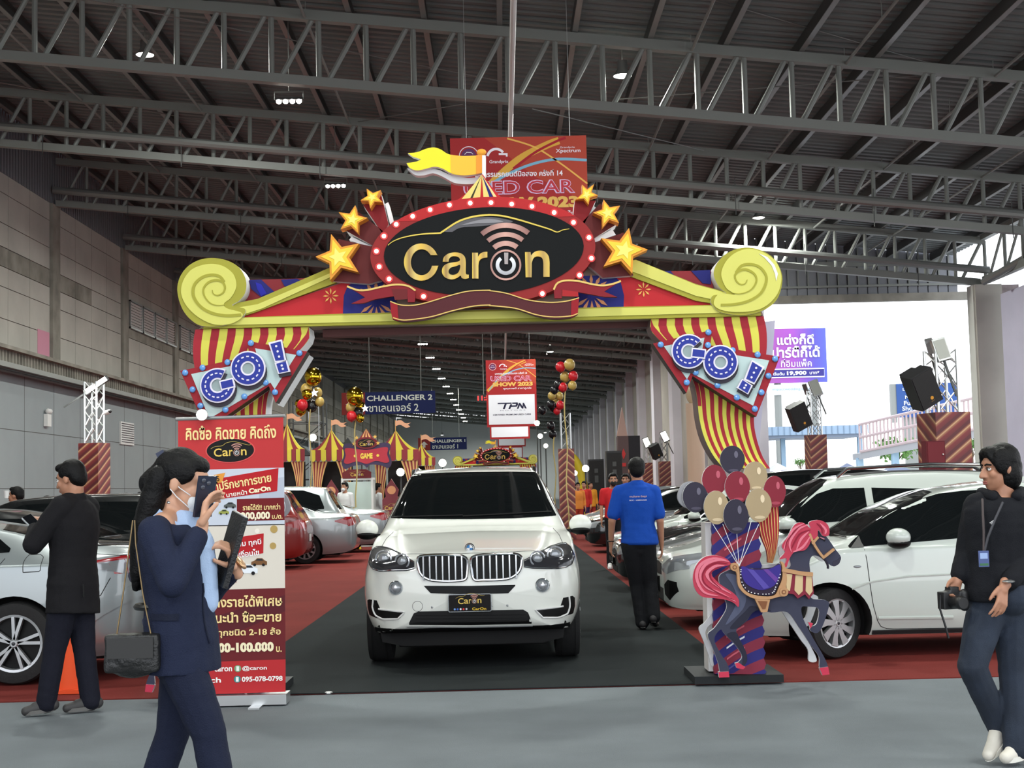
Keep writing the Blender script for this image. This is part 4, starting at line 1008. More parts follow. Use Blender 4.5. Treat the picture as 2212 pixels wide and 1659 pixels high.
def wheel(parent, c, r, wd, sg, style, rimf=.68):
    """tyre with its rim; sg = side the rim faces along y"""
    t = MB(); h = wd/2
    t.lathe([(r*.60, -h), (r*.80, -h*1.02), (r*.95, -h*.95), (r*.99, -h*.7), (r, -h*.3), (r, h*.3), (r*.99, h*.7), (r*.95, h*.95), (r*.80, h*1.02), (r*rimf, h*.98), (r*rimf, h*.4), (r*.3, h*.3)], (0, 0, 0), m_tyre, 'Y', 40)
    for a in (-.55, -.2, .2, .55): t.lathe([(r*1.001, h*(a-.05)), (r*.985, h*a), (r*1.001, h*(a+.05))], (0, 0, 0), m_well, 'Y', 40)
    if sg < 0: t.v = [(v[0], -v[1], v[2]) for v in t.v]; t.f = [f_[::-1] for f_ in t.f]
    t.v = [(v[0], v[1], max(v[2], -r+.006)) for v in t.v]; to = t.build('wheel', parent, c)
    rm = MB(); R = r*rimf; y = sg*h*.96
    rm.lathe([(R*1.02, sg*h*1.0), (R*.93, sg*h*.98), (R*.90, sg*h*.55)], (0, 0, 0), m_alloy, 'Y', 40)
    rm.lathe([(0.001, sg*h*.45), (R*.92, sg*h*.40)], (0, 0, 0), m_trim, 'Y', 32)
    n, kind = style
    for i in range(n):
        a = 2*pi*i/n + .2
        if kind == 'petal': prof = [(.14, -.10), (.5, -.14), (.94, -.20), (.95, .17), (.6, .10), (.14, .10)]; tw = .10
        elif kind == 'double': prof = [(.14, -.055), (.94, -.075), (.94, .035), (.14, .06)]; tw = .22*(1 if i % 2 else -1)
        else: prof = [(.14, -.09), (.5, -.075), (.94, -.10), (.94, .10), (.5, .075), (.14, .09)]; tw = 0
        if kind == 'double': a = 2*pi*(i//2)/(n//2) + .2
        q = []
        for rr, ww in prof:
            rad = rr*R; th = a + (tw*rr if kind != 'double' else tw*(rr*.55+.25))
            q.append((cos(th)*rad - sin(th)*ww*R, sin(th)*rad + cos(th)*ww*R))
        rm.prism(q, *((y-.012, y+.03) if sg < 0 else (y-.03, y+.012)), m_alloy)
    rm.lathe([(0.0, y+sg*.016), (R*.12, y+sg*.016), (R*.17, y+sg*.004), (R*.18, y-sg*.02)], (0, 0, 0), m_alloy, 'Y', 20)
    rm.lathe([(0.0, y+sg*.018), (R*.07, y+sg*.017)], (0, 0, 0), m_lampdark, 'Y', 16)
    for i in range(5): 
        a = 2*pi*i/5; rm.ell((cos(a)*R*.25, y+sg*.002, sin(a)*R*.25), R*.035, m_trim, nu=8, nv=5)
    rm.build('rim', to)
    return to
def make_car(name, label, loc, rz, k, group=None, cat='car'):
    """body, glass, lamps, wheels from a set of proportions"""
    t = thing(name, label, cat, loc, rz, group)
    me0 = car_body(k); sk = Skin(me0)
    W, rw, xf, xr_ = k['W'], k['rw'], k['xf'], k['xr']
    me = carve(me0, [(xx, rw*.98, rw+.055, *( (-W-.3, -W+.30) if sg < 0 else (W-.30, W+.3))) for xx in (xf, xr_) for sg in (-1, 1)])
    link('body', me, t)
    for xx in (xf, xr_):
        for sg in (-1, 1): wheel(t, (xx, sg*(W-.125), rw), rw, .22, sg, k['rim'])
    for sg in (-1, 1):
        if 'side' in k:
            for q in k['side']:
                m = MB(); sk.patch(m, 'y', sg, q[0], q[1], q[2] if len(q) > 2 else m_glass, nu=30, nv=10); m.build(q[3] if len(q) > 3 else 'side_window', t)
        for q in k.get('seams', []): m = MB(); sk.line(m, 'y', sg, q, .008, m_seam, .001, 26); m.build('panel_gap', t)
        for x, z in k.get('handles', []):
            m = MB(); h, n = sk.hit('y', x, z, sg); m.ell(h+n*.018, (.105, .018, .018), k.get('handle', k['paint']), nu=12, nv=8); m.build('door_handle', t)
        if k.get('sill'):
            m = MB(); sk.patch(m, 'y', sg, [(xf+rw+.06, k['sill'][0]), (xr_-rw-.06, k['sill'][0])], [(xf+rw+.06, k['sill'][1]), (xr_-rw-.06, k['sill'][1])], k['sill'][2], off=.012, nu=12, nv=4); m.build('sill_moulding', t)
        mx, mz = k['mir']
        h, n = sk.hit('y', mx, mz, sg)
        m = MB(); m.ell((h.x-.02, h.y+sg*.13, h.z+.05), k.get('mirr', (.105, .11, .08)), k.get('mirpaint', k['paint']), nu=18, nv=12); m.box((h.x-.0, h.y+sg*.03, h.z-.01), (.07, .14, .035), m_trim); m.ell((h.x-.015, h.y+sg*.13, h.z-.0), (.10, .10, .05), m_trim, nu=16, nv=8)
        m.build('wing_mirror', t)
        for q in k.get('head', []):
            m = MB(); sk.patch(m, q[0], sg if q[0] == 'y' else -1, *(([(sg*a, b) for a, b in c][::(1 if sg > 0 else -1)] if q[0] == 'x' else c) for c in q[1:3]), q[3], off=q[4] if len(q) > 4 else .006, nu=16, nv=8); m.build('headlight', t)
        for q in k.get('tail', []):
            m = MB(); sk.patch(m, q[0], sg if q[0] == 'y' else 1, *(([(sg*a, b) for a, b in c][::(1 if sg > 0 else -1)] if q[0] == 'x' else c) for c in q[1:3]), q[3], off=q[4] if len(q) > 4 else .006, nu=16, nv=8); m.build('tail_light', t)
        if k.get('rails'):
            a, b, zz = k['rails']; y = sg*(k['wr']-.02); m = MB()
            m.path([(a, y, zz-.06), (a+.12, y, zz+.03), (lerp(a, b, .5), y, zz+.055), (b-.15, y, zz+.03), (b, y, zz-.06)], .02, k.get('railmat', m_chrome), 8); m.build('roof_rail', t)
    for nm, ax, sg, lo, up, mt in k.get('ends', []):
        m = MB(); sk.patch(m, ax, sg, lo, up, mt, nu=26, nv=12); m.build(nm, t)
    if 'plate' in k:
        x, z, sg = k['plate']; m = MB(); m.box((x, 0, z), (.012, .34, .15), m_plate); m.box((x-.001*sg, 0, z), (.014, .36, .17), m_trim); m.build('number_plate', t)
    if 'antenna' in k:
        x, z = k['antenna']; m = MB(); m.tube((x, 0, z), (x+.22, 0, z+.20), .006, m_trim, 5, .003); m.build('antenna', t)
    # underside
    m = MB(); m.bx((.35, -W+.32, .17), (k['L']-.35, W-.32, .30), m_well); m.build('underbody', t)
    return t, sk

# ---- the white SUV facing the camera
W_WHITE = paint('white_car_paint', (226, 228, 221))
bx0 = P(1018, 1250, 12.3)
BX, BY = bx0.x, 12.22
kb = dict(L=4.886, W=.965, H=1.765, zn=.99, zc=1.19, xc=1.42, r0=2.18, r1=4.25, xb=4.78, zd=1.18, zt=1.12, zb=.30, wr=.64, s0=1.10, s1=1.14, rw=.375, xf=.87, xr=3.80,
          rim=(10, 'double'), paint=W_WHITE, mir=(1.62, 1.12), mirr=(.09, .11, .095), rails=(2.25, 4.3, 1.70), tumble=.955,
          plan=[(0, .66), (.05, .80), (.14, .905), (.3, .965), (.6, .995), (1.2, 1), (3.886, 1), (4.386, .98), (4.686, .93), (4.816, .85), (4.886, .68)],
          side=[([(1.78, 1.16), (2.9, 1.17), (4.35, 1.22)], [(1.78, 1.30), (2.15, 1.56), (2.6, 1.66), (3.6, 1.65), (4.35, 1.52)])],
          seams=[[(1.38, .4), (1.42, .8), (1.45, 1.1)], [(2.55, .4), (2.58, 1.12)]], handles=[(2.3, .98), (3.4, 1.0)], sill=(.32, .46, m_trim))
suv, sks = make_car('white_suv', 'white front-facing SUV with twin kidney grilles parked on the black runner under the arch', (BX, BY, .016), pi/2, kb)
def F(px, py, Y=12.35):
    p = P(px, py, Y); return (-(p.x-BX), p.z)
def fpatch(name, low, up, mat, off=.006, parent=None, nu=26, nv=10, Y=12.35, depth=.012, x=-1):
    """front parts traced left to right; the car's own y runs the other way"""
    m = MB(); sks.patch(m, 'x', x, [F(*p, Y) for p in low][::-1], [F(*p, Y) for p in up][::-1], mat, off, nu, nv, depth); return m.build(name, parent or suv)
fpatch('windscreen', [(846, 1122), (930, 1124), (1020, 1124), (1110, 1122), (1200, 1117)], [(846, 1120), (862, 1090), (884, 1034), (890, 1027), (960, 1024), (1030, 1023), (1100, 1022), (1158, 1023), (1165, 1030), (1182, 1080), (1200, 1115)], m_glass, .004, nu=40, nv=16, Y=14.0)
hl_ = dict(nu=22, nv=10)
for (lo, up) in (([(792, 1206), (797, 1226), (806, 1234), (822, 1238), (850, 1237), (880, 1236), (897, 1232)], [(792, 1198), (800, 1192), (815, 1191), (840, 1194), (870, 1203), (897, 1216)]),
                 ([(1131, 1228), (1150, 1231), (1180, 1232), (1205, 1232), (1222, 1230), (1235, 1224), (1241, 1210)], [(1131, 1213), (1160, 1199), (1190, 1188), (1215, 1183), (1228, 1183), (1237, 1190), (1241, 1206)])):
    hh = fpatch('headlight', lo, up, m_lampdark, .010, **hl_)
    cx = [(829, 1215), (871, 1218)] if lo[0][0] < 1000 else [(1199, 1206), (1160, 1212)]
    for (px_, py_), rr in zip(cx, (17, 15)):
        y_, z_ = F(px_, py_); h, n = sks.hit('x', y_, z_, -1); m = MB()
        ring_ = [h + n*.016 + Vector((0, cos(a)*rr/247, sin(a)*rr/247)) + Vector((-(abs(y_ + cos(a)*rr/247)-abs(y_))*-.55, 0, 0)) for a in np.linspace(0, 2*pi, 24, endpoint=False)]
        m.path(ring_, .0075, m_lens, 6, True); m.ell(h + n*.012, (.02, rr*.72/247, rr*.72/247), m_lampglass, nu=16, nv=10)
        m.build('projector_lamp', hh)
    m = MB(); sks.line(m, 'x', -1, [F(p[0], p[1]+2) for p in up], .012, m_chrome, .014, 16); sks.line(m, 'x', -1, [F(p[0], p[1]-2) for p in lo], .008, m_chrome, .014, 16); m.build('lamp_trim', hh)
def rrect(x0, x1, z0, z1, r, n=6, sk=0.0):
    out = []
    for cx, cz, a0 in ((x1-r, z1-r, 0), (x0+r, z1-r, 90), (x0+r, z0+r, 180), (x1-r, z0+r, 270)):
        out += [(cx+r*cos(radians(a0+90*i/n)), cz+r*sin(radians(a0+90*i/n))) for i in range(n+1)]
    return out
for q in (((903, 1211), (915, 1204), (950, 1202), (985, 1203), (1002, 1206), (1010, 1216), (1009, 1245), (1004, 1255), (985, 1258), (950, 1258), (925, 1254), (908, 1240)),
          ((1018, 1214), (1026, 1205), (1045, 1202), (1080, 1200), (1112, 1200), (1124, 1205), (1127, 1214), (1122, 1236), (1104, 1251), (1080, 1255), (1045, 1256), (1023, 1253))):
    pts = [F(*p, 12.25) for p in q]; pts = spl(pts, 4, True); m = MB()
    hx = min(sks.hit('x', p[0], p[1], -1)[0].x for p in pts) - .012
    m.prism(pts, hx+.004, hx+.06, m_trim, axis='X'); go = m.build('kidney_grille', suv)
    m = MB(); m.path([(hx-.002, p[0], p[1]) for p in pts], .013, m_chrome, 8, True); m.build('chrome_frame', go)
    m = MB(); ys = [p[0] for p in pts]; y0_, y1_ = min(ys), max(ys); zs_ = [p[1] for p in pts]; z0_, z1_ = min(zs_), max(zs_)
    for i in range(7):
        y_ = lerp(y0_, y1_, (i+.9)/7.8); m.box((hx-.004, y_, (z0_+z1_)/2), (.03, .012, (z1_-z0_)*.90), m_chrome)
    m.build('grille_bars', go)
fpatch('upper_intake', [(918, 1268), (932, 1283), (1018, 1285), (1098, 1283), (1113, 1267)], [(918, 1267), (1018, 1267), (1113, 1265)], m_trim, .004)
fpatch('lower_intake', [(886, 1350), (1018, 1351), (1148, 1348)], [(886, 1346), (896, 1326), (906, 1322), (1018, 1320), (1130, 1318), (1140, 1324), (1148, 1344)], m_trim, .004)
m = MB()
for yy in (1330, 1337, 1344): sks.line(m, 'x', -1, [F(900, yy), F(1018, yy), F(1136, yy-2)], .008, m_well, .010, 14)
sks.line(m, 'x', -1, [F(882, 1354), F(1018, 1355), F(1150, 1352)], .012, m_alloy, .012, 14); m.build('intake_bars', suv)
for lo, up in (([(793, 1318), (797, 1334), (815, 1338), (862, 1336), (875, 1322)], [(793, 1302), (798, 1299), (815, 1300), (823, 1318), (875, 1322)]), ([(1158, 1318), (1168, 1334), (1215, 1334), (1238, 1330), (1242, 1314)], [(1158, 1318), (1210, 1312), (1216, 1294), (1236, 1291), (1242, 1296)])):
    si = fpatch('side_intake', lo, up, m_trim, .005); m = MB()
    if lo[0][0] < 1000: sks.line(m, 'x', -1, [F(808, 1300), F(806, 1316), F(812, 1332), F(830, 1340), (F(862, 1338)), F(877, 1323), F(820, 1318)], .016, m_white, .012, 24)
    else: sks.line(m, 'x', -1, [F(1228, 1292), F(1230, 1312), F(1226, 1328), F(1206, 1336), F(1172, 1335), F(1155, 1318), F(1215, 1312)], .016, m_white, .012, 24)
    m.build('intake_blade', si)
for px_, py_ in ((858, 1272), (1171, 1266)):
    y_, z_ = F(px_, py_); h, n = sks.hit('x', y_, z_, -1); m = MB()
    m.path([h + n*.006 + Vector((0, cos(a)*.052, sin(a)*.052)) - Vector((cos(a)*n.y*.052*-1/max(.3, -n.x)*-1, 0, 0))*0 for a in np.linspace(0, 2*pi, 20, endpoint=False)], .010, m_chrome, 6, True)
    m.ell(h + n*.0, (.03, .046, .046), m_lampglass, nu=16, nv=10); m.ell(h + n*.02, (.015, .026, .026), m_lens, nu=12, nv=8); m.build('fog_lamp', suv)
# emblem, plate
y_, z_ = F(1014, 1192, 12.3); h, n = sks.hit('x', y_, z_, -1); m = MB(); e_ = Vector((-.02, 0, .012)) + h
cq = [C(70, 130, 190), C(236, 236, 236)]
m.lathe([(0.0, -.004), (.040, -.004), (.043, .004), (.040, .014)], e_, m_trim, 'X', 24)
for i in range(4):
    a0 = i*pi/2; m.prism([(e_.y, e_.z)] + [(e_.y+.026*cos(a0+pi/2*j/6), e_.z+.026*sin(a0+pi/2*j/6)) for j in range(7)], e_.x-.008, e_.x-.004, cq[i % 2], axis='X')
m.path([e_ + Vector((-.006, .034*cos(a), .034*sin(a))) for a in np.linspace(0, 2*pi, 20, endpoint=False)], .004, m_chrome, 5, True)
m.build('bonnet_emblem', suv)
def wordmark(mb, cx, cz, w, d, gold_=None, ux=(1, 0, 0), y0=0.0, base=None):
    """the oval sign's word mark at a smaller size, in the X-Z plane facing -Y: letters C a r, the power ring with its arcs, n"""
    g_ = gold_ or C(222, 190, 96); s_ = w/310.0
    def L(px, py): return (cx + (px-1031)*s_, cz - (py-570)*s_)
    for b_, x0_, x1_, y0_, y1_ in (('C', 877, 950, 538, 616), ('a', 957, 1014, 556, 613), ('r', 1021, 1054, 554, 611), ('n', 1133, 1185, 552, 608)):
        a, c = L(x0_, y1_), L(x1_, y0_); mb.text(b_, ((a[0]+c[0])/2, d, (a[1]+c[1])/2), c[0]-a[0], c[1]-a[1], g_, bold=.012)
    pc_ = L(1092, 582); annulus(mb, pc_, 32*s_, 28*s_, C(196, 150, 136), d, d+.004, n=20); annulus(mb, pc_, 20*s_, 13*s_, C(206, 206, 210), d, d+.004, -235, 55, n=16)
    mb.bx((pc_[0]-4*s_, d, pc_[1]), (pc_[0]+4*s_, d+.004, pc_[1]+24*s_), C(206, 206, 210))
    for ra in (40, 60, 80):
        c2 = L(1092, 574); annulus(mb, c2, ra*s_, (ra-10)*s_, C(190, 140, 128), d, d+.004, 50, 130, n=8)
    o_ = [L(*p) for p in ((848, 540), (890, 520), (955, 514), (990, 490), (1045, 478), (1100, 484), (1200, 512), (1225, 507))]
    mb.strip(spl(o_, 4), 3.2*s_, d, d+.004, C(206, 180, 96))
pa, pb = P(970, 1325, BY-.03), P(1060, 1287, BY-.03)
pm = MB(); pw, ph = pb.x-pa.x, pb.z-pa.z
pm.prism(rrect(-pw/2, pw/2, -ph/2, ph/2, .012), -.012, .012, C(24, 22, 22, .3)); pm.prism(rrect(-pw/2-.006, pw/2+.006, -ph/2-.006, ph/2+.006, .016), -.006, .012, m_chrome)
wordmark(pm, -.0, .022, pw*.56, -.017)
for i, cc in enumerate(((120, 160, 220), (60, 100, 190), (230, 230, 240), (220, 60, 60), (200, 200, 210))): pm.prism(circ((-pw*.36+i*.025, -ph*.36), .0085, 10), -.016, -.012, C(*cc))
pm.text('CarOn', (pw*.22, -.017, -ph*.36), .12, .022, C(226, 186, 60), bold=.02)
po_ = pm.build('show_plate', suv); po_.rotation_euler = (0, 0, -pi/2); po_.location = (-.045, -(((pa.x+pb.x)/2)-BX), (pa.z+pb.z)/2)
# black skirt and wipers, bonnet shut line
m = MB(); sks.patch(m, 'x', -1, [(-.90, .31), (.90, .31)], [(-.90, .37), (-.60, .36), (0, .36), (.60, .36), (.90, .37)], m_trim, .008, 30, 5); m.build('lower_skirt', suv)
m = MB(); m.prism([(-.80, .36), (-.78, .24), (-.60, .20), (.60, .20), (.78, .24), (.80, .36)], .16, .6, m_well, axis='X'); m.build('undertray', suv)
m = MB()
for a, b in (((845, 1122), (1000, 1118)), ((1000, 1120), (1190, 1110))): sks.line(m, 'x', -1, [F(*a, 13.8), F(*b, 13.8)], .014, m_trim, .015, 12)
m.build('wipers', suv)
m = MB()
for q in ([(.30, -.80), (.60, -.82), (1.0, -.80), (1.38, -.76)], [(.30, .80), (.60, .82), (1.0, .80), (1.38, .76)], [(.30, -.80), (.16, -.55), (.10, -.2), (.10, .2), (.16, .55), (.30, .80)]): sks.line(m, 'z', 1, q, .007, m_seam, .001, 24)
m.build('bonnet_gap', suv)
m = MB(); sks.line(m, 'x', -1, [F(904+11*cos(a), 1311+11*sin(a)) for a in np.linspace(0, 2*pi, 25)], .004, m_seam, .0005, 30); m.build('tow_cover_gap', suv)
m = MB()
for px_, py_ in ((935, 1313), (1096, 1309), (1062, 1310)): 
    y_, z_ = F(px_, py_); h, n = sks.hit('x', y_, z_, -1); m.ell(h, .010, m_alloy, nu=8, nv=6)
m.build('parking_sensor', suv)
# ---- the other cars: noses point to the aisle on the open side, tails point to it on the wall side; every car's own x runs nose to tail
SILVER = paint('silver_car_paint', (146, 153, 155), metal=0.5); BLACKP = paint('black_car_paint', (20, 22, 23), rough=0.2); REDP = paint('red_car_paint', (120, 24, 22)); GREYP = paint('dark_grey_car_paint', (60, 64, 66), metal=0.3)
PEARL = paint('pearl_white_car_paint', (190, 197, 191))
def auto(kind, pnt, L=None, H=None, W=.87, rim=(10, 'plain'), **kw):
    """proportions, glass, lamps and gaps for a sedan, a hatchback or a tall wagon"""
    if kind == 'sedan':
        L = L or 4.7; H = H or 1.45; xc = 1.35; r0 = 2.25; r1 = L-1.75; xb = L-.72; zd = 1.10; zt = 1.07; s0, s1 = .93, .99; zn, zc = .74, .98; rw = .325; xf, xr = .92, L-1.07; wr = .56
    elif kind == 'hatch':
        L = L or 4.1; H = H or 1.5; xc = 1.02; r0 = 1.95; r1 = L-.85; xb = L-.22; zd = 1.06; zt = .98; s0, s1 = .93, 1.02; zn, zc = .76, 1.0; rw = .305; xf, xr = .80, L-.70; wr = .56
    else:
        L = L or 4.5; H = H or 1.68; xc = 1.28; r0 = 2.05; r1 = L-.50; xb = L-.13; zd = 1.10; zt = 1.02; s0, s1 = 1.02, 1.10; zn, zc = .90, 1.12; rw = .345; xf, xr = .86, L-.88; wr = .58
    top = H-.105
    k = dict(L=L, W=W, H=H, zn=zn, zc=zc, xc=xc, r0=r0, r1=r1, xb=xb, zd=zd, zt=zt, s0=s0, s1=s1, rw=rw, xf=xf, xr=xr, wr=wr, rim=rim, paint=pnt, mir=(xc+.28, s0+.04), zb=.19)
    xm = lerp(r0, r1, .42) if kind != 'suv' else lerp(r0, r1, .36)
    wx1 = min(r1+.30, xb-.28) if kind == 'sedan' else r1+.02
    b0, b1 = s0+.045, s1+.045
    k['side'] = [([(xc+.12, b0), (xm-.03, lerp(b0, b1, .5))], [(xc+.12, b0+.03), (lerp(xc, r0, .62), lerp(b0, top, .62)), (r0+.12, top-.02), (xm-.03, top)]),
                 ([(xm+.05, lerp(b0, b1, .52)), (wx1, b1+.01)], [(xm+.05, top), (lerp(xm, wx1, .6), top-.01), (wx1-.12, top-.14), (wx1, b1+.06)])]
    k['seams'] = [[(xc-.05, .30), (xc-.02, .6), (xc+.02, s0)], [(xm, .30), (xm+.01, .7), (xm+.01, s1)], [(xr-rw-.02, .55), (xr-.30, .80), (wx1-.1, s1+.02)]]
    k['handles'] = [(xm-.22, s1-.10), (wx1-.35, s1-.09)]
    k['sill'] = (.24, .33, m_trim)
    fw = W*.93
    k['head'] = [('x', [(W*.42, zn-.17), (W*.66, zn-.20), (W*.90, zn-.17)], [(W*.42, zn-.13), (W*.66, zn-.06), (W*.90, zn+.01)], m_lampglass)]
    k['tail'] = [('x', [(W*.45, zd-.24), (W*.90, zd-.30)], [(W*.45, zd-.13), (W*.90, zd-.10)], m_tail), ('y', [(L-.42, zd-.20), (L-.10, zd-.29)], [(L-.42, zd-.17), (L-.10, zd-.10)], m_tail)]
    k['ends'] = [('windscreen', 'x', -1, [(-W*.78, zc+.05), (0, zc+.02), (W*.78, zc+.05)], [(-W*.78, zc+.07), (-wr*.98, H-.15), (-wr*.7, H-.09), (0, H-.07), (wr*.7, H-.09), (wr*.98, H-.15), (W*.78, zc+.07)], m_glass),
                 ('rear_window', 'x', 1, [(-W*.70, zd+.03), (W*.70, zd+.03)], [(-W*.70, zd+.06), (-wr*.9, H-.16), (0, H-.12), (wr*.9, H-.16), (W*.70, zd+.06)], m_glass),
                 ('grille', 'x', -1, [(-W*.36, zn-.30), (W*.36, zn-.30)], [(-W*.40, zn-.15), (0, zn-.12), (W*.40, zn-.15)], m_trim),
                 ('bumper_intake', 'x', -1, [(-W*.5, .27), (W*.5, .27)], [(-W*.56, .38), (W*.56, .38)], m_trim)]
    k['plate'] = (-.015, .45, -1)
    k.update(kw)
    return k
FZ = .012
# white hatchback with steered front wheel
HX, HY = 1.98, 13.20
def S_(X0, Yp):
    def f(pts):
        out = []
        for px, py in pts:
            p = P(px, py, Yp); out.append((p.x-X0, p.z))
        return out
    return f
s = S_(HX, 12.36)
kh = auto('hatch', PEARL, L=4.15, H=1.50, W=.85, rim=(9, 'petal'), xf=.83)
kh.update(xc=.98, r0=2.05, zc=1.0, mir=(1.44, .985),
          side=[(s([(1838, 1187), (1900, 1181), (2000, 1173), (2100, 1164)])+[(2.25, 1.015)], s([(1838, 1184), (1870, 1160), (1935, 1117), (1990, 1088), (2050, 1070), (2100, 1064)])+[(2.25, 1.42)]),
                ([(2.33, 1.02), (3.45, 1.10)], [(2.33, 1.42), (2.9, 1.40), (3.3, 1.28), (3.45, 1.14)])],
          seams=[s([(1869, 1190), (1873, 1215), (1878, 1260), (1886, 1310), (1897, 1345), (1908, 1361), (1930, 1363)]) + s([(2060, 1361), (2120, 1360)]), [(2.29, .35), (2.30, 1.0)]],
          handles=[(2.05, .86), (3.1, .88)], sill=(.20, .235, m_seam))
hatch, skh = make_car('white_hatchback', 'white hatchback with silver petal wheel cover parked behind the carousel horse cutout', (HX, HY, FZ), 0, kh)
fw_ = [o for o in hatch.children if o.name.startswith('wheel') and abs(o.location.x-.83) < .01]
for o in fw_: o.rotation_euler = (0, 0, radians(33))
m = MB(); skh.line(m, 'y', -1, s([(1840, 1275), (1880, 1260), (1960, 1248), (2060, 1243), (2140, 1240)]), .020, PEARL, .004, 26); skh.line(m, 'y', -1, s([(1898, 1338), (1960, 1337), (2060, 1336)]), .03, PEARL, .012, 26); m.build('door_mouldings', hatch)
m = MB(); h, n = skh.hit('y', *s([(1852, 1227)])[0], -1); m.ell(h, (.035, .012, .012), m_lampglass, nu=10, nv=6); m.build('side_repeater', hatch)
m = MB(); q = s([(1840, 1188), (1868, 1163), (1869, 1186)]); h0 = [skh.hit('y', a, b, -1) for a, b in q]; m.add([a+b*.006 for a, b in h0], [(0, 1, 2)], m_trim); m.build('quarter_light', hatch)
m = MB(); skh.line(m, 'x', -1, [(-.55, 1.02), (-.1, 1.03)], .014, m_trim, .02, 10); m.build('wipers', hatch)
# white MPV behind it
MX, MY = 1.72, 15.95
s = S_(MX, 15.1)
km = auto('suv', PEARL, L=4.4, H=1.63, W=.86, rim=(10, 'plain'))
km.update(zn=.82, zc=1.05, xc=1.15, r0=1.95, s0=.96, s1=1.05, rails=(1.9, 3.9, 1.63), railmat=m_chrome, mir=(1.30, 1.03), antenna=(3.7, 1.60),
          side=[(s([(1700, 1140), (1790, 1131), (1880, 1125)]), s([(1700, 1135), (1730, 1105), (1775, 1070), (1810, 1058), (1880, 1056)])), (s([(1893, 1124), (1990, 1112)])+[(3.3, 1.10)], s([(1893, 1056), (1990, 1058)])+[(3.3, 1.45)]), ([(3.38, 1.11), (4.0, 1.15)], [(3.38, 1.46), (3.85, 1.42), (4.0, 1.2)])],
          head=[('x', [(.40, .62), (.60, .58), (.80, .64)], [(.40, .66), (.60, .75), (.80, .82)], m_lampglass), ('y', [(.10, .64), (.45, .74)], [(.10, .76), (.45, .80)], m_lampglass)],
          ends=km['ends'][:2] + [('grille', 'x', -1, [(-.34, .56), (.34, .56)], [(-.36, .68), (0, .70), (.36, .68)], m_trim), ('bumper_intake', 'x', -1, [(-.45, .27), (.45, .27)], [(-.50, .42), (.50, .42)], m_trim),
                ('fog_recess', 'x', -1, [(.52, .36), (.62, .30), (.74, .40)], [(.52, .46), (.62, .52), (.74, .50)], m_trim), ('fog_recess', 'x', -1, [(-.74, .40), (-.62, .30), (-.52, .36)], [(-.74, .50), (-.62, .52), (-.52, .46)], m_trim)])
mpv, skm = make_car('white_wagon', 'white tall wagon with black roof and chrome rails, parked behind the white hatchback', (MX, MY, FZ), 0, km)
m = MB(); skm.patch(m, 'z', 1, [(2.1, -.50), (4.0, -.50)], [(2.1, .50), (4.0, .50)], m_trim, .004, 20, 8); m.build('roof_panel', mpv)
right = [('silver_sedan', 'silver sedan nosing out from behind the white tall wagon, beside the blue-shirted man', 'sedan', SILVER, 1.75, 18.6, {}),
         ('black_sedan', 'black sedan between the silver sedan and the second white hatchback', 'sedan', BLACKP, 1.65, 21.2, dict(L=4.5)),
         ('white_hatchback', 'white hatchback with its bonnet showing between black cars near the blue shirt', 'hatch', PEARL, 1.80, 23.9, {}),
         ('black_suv', 'black SUV with dark windows rising behind the row of car bonnets', 'suv', BLACKP, 2.75, 26.4, dict(H=1.76, L=4.8)),
         ('black_hatchback', 'black car seen beyond the blue-shirted man, beside the red spiral pillar', 'hatch', BLACKP, 1.95, 33.5, {}),
         ('white_sedan', 'white sedan far off behind the black car in the row past the red-shirted man', 'sedan', PEARL, 2.1, 37.0, {}),
         ('silver_hatchback', 'silver hatchback farthest along the row, near the speaker stacks', 'hatch', SILVER, 2.3, 41.0, {})]
for nm, lb, kd, pn, x_, y_, kw in right: make_car(nm, lb, (x_, y_, FZ), 0, auto(kd, pn, **kw))
for nm, lb, kd, pn, x_, y_ in (('white_hatchback', 'white hatchback roof showing over the tall wagon, by the spiral speaker pillar', 'hatch', PEARL, 8.3, 27.5), ('silver_sedan', 'silver sedan parked in the back line before the outdoor opening', 'sedan', SILVER, 7.6, 31.0)):
    make_car(nm, lb, (x_, y_, FZ), 0, auto(kd, pn))
# ---- tails on the wall side
CX = -3.02-4.885
s = S_(CX, 12.0)
kc = auto('sedan', SILVER, L=4.885, H=1.445, W=.92, rim=(10, 'double'))
kc.update(zt=1.13, zd=1.16, r1=3.05, xb=4.22, xr=3.80, rw=.345, s1=1.0,
          side=[([(1.45, .98), (2.55, 1.03)], [(1.45, 1.0), (2.0, 1.28), (2.35, 1.36), (2.55, 1.365)]), ([(2.63, 1.03), (3.72, 1.10)], [(2.63, 1.365), (3.2, 1.34), (3.55, 1.24), (3.72, 1.13)])],
          tail=[('y', [(4.38, .96), (4.62, .92), (4.80, .88)], [(4.38, .985), (4.62, 1.01), (4.80, 1.03)], m_lampglass, .006), ('y', [(4.38, .985), (4.62, 1.01), (4.80, 1.03)], [(4.38, 1.0), (4.62, 1.035), (4.80, 1.06)], m_tail, .008), ('x', [(.40, .93), (.86, .90)], [(.40, 1.03), (.86, 1.05)], m_tail)],
          seams=[[(1.40, .3), (1.42, .95)], [(2.60, .3), (2.62, 1.0)], [(3.45, .45), (3.55, .8), (3.70, 1.05)], s([(48, 1240), (85, 1238), (86, 1208), (78, 1202), (52, 1203), (46, 1215), (48, 1240)]), s([(195, 1300), (215, 1290), (235, 1252)]), [(4.35, 1.08), (4.55, 1.06), (4.8, 1.05)]],
          plate=(4.90, .60, 1))
camry, skc = make_car('silver_sedan', 'silver sedan with ten-spoke wheel showing its tail beside the man in the black blazer', (CX, 12.92, FZ), 0, kc)
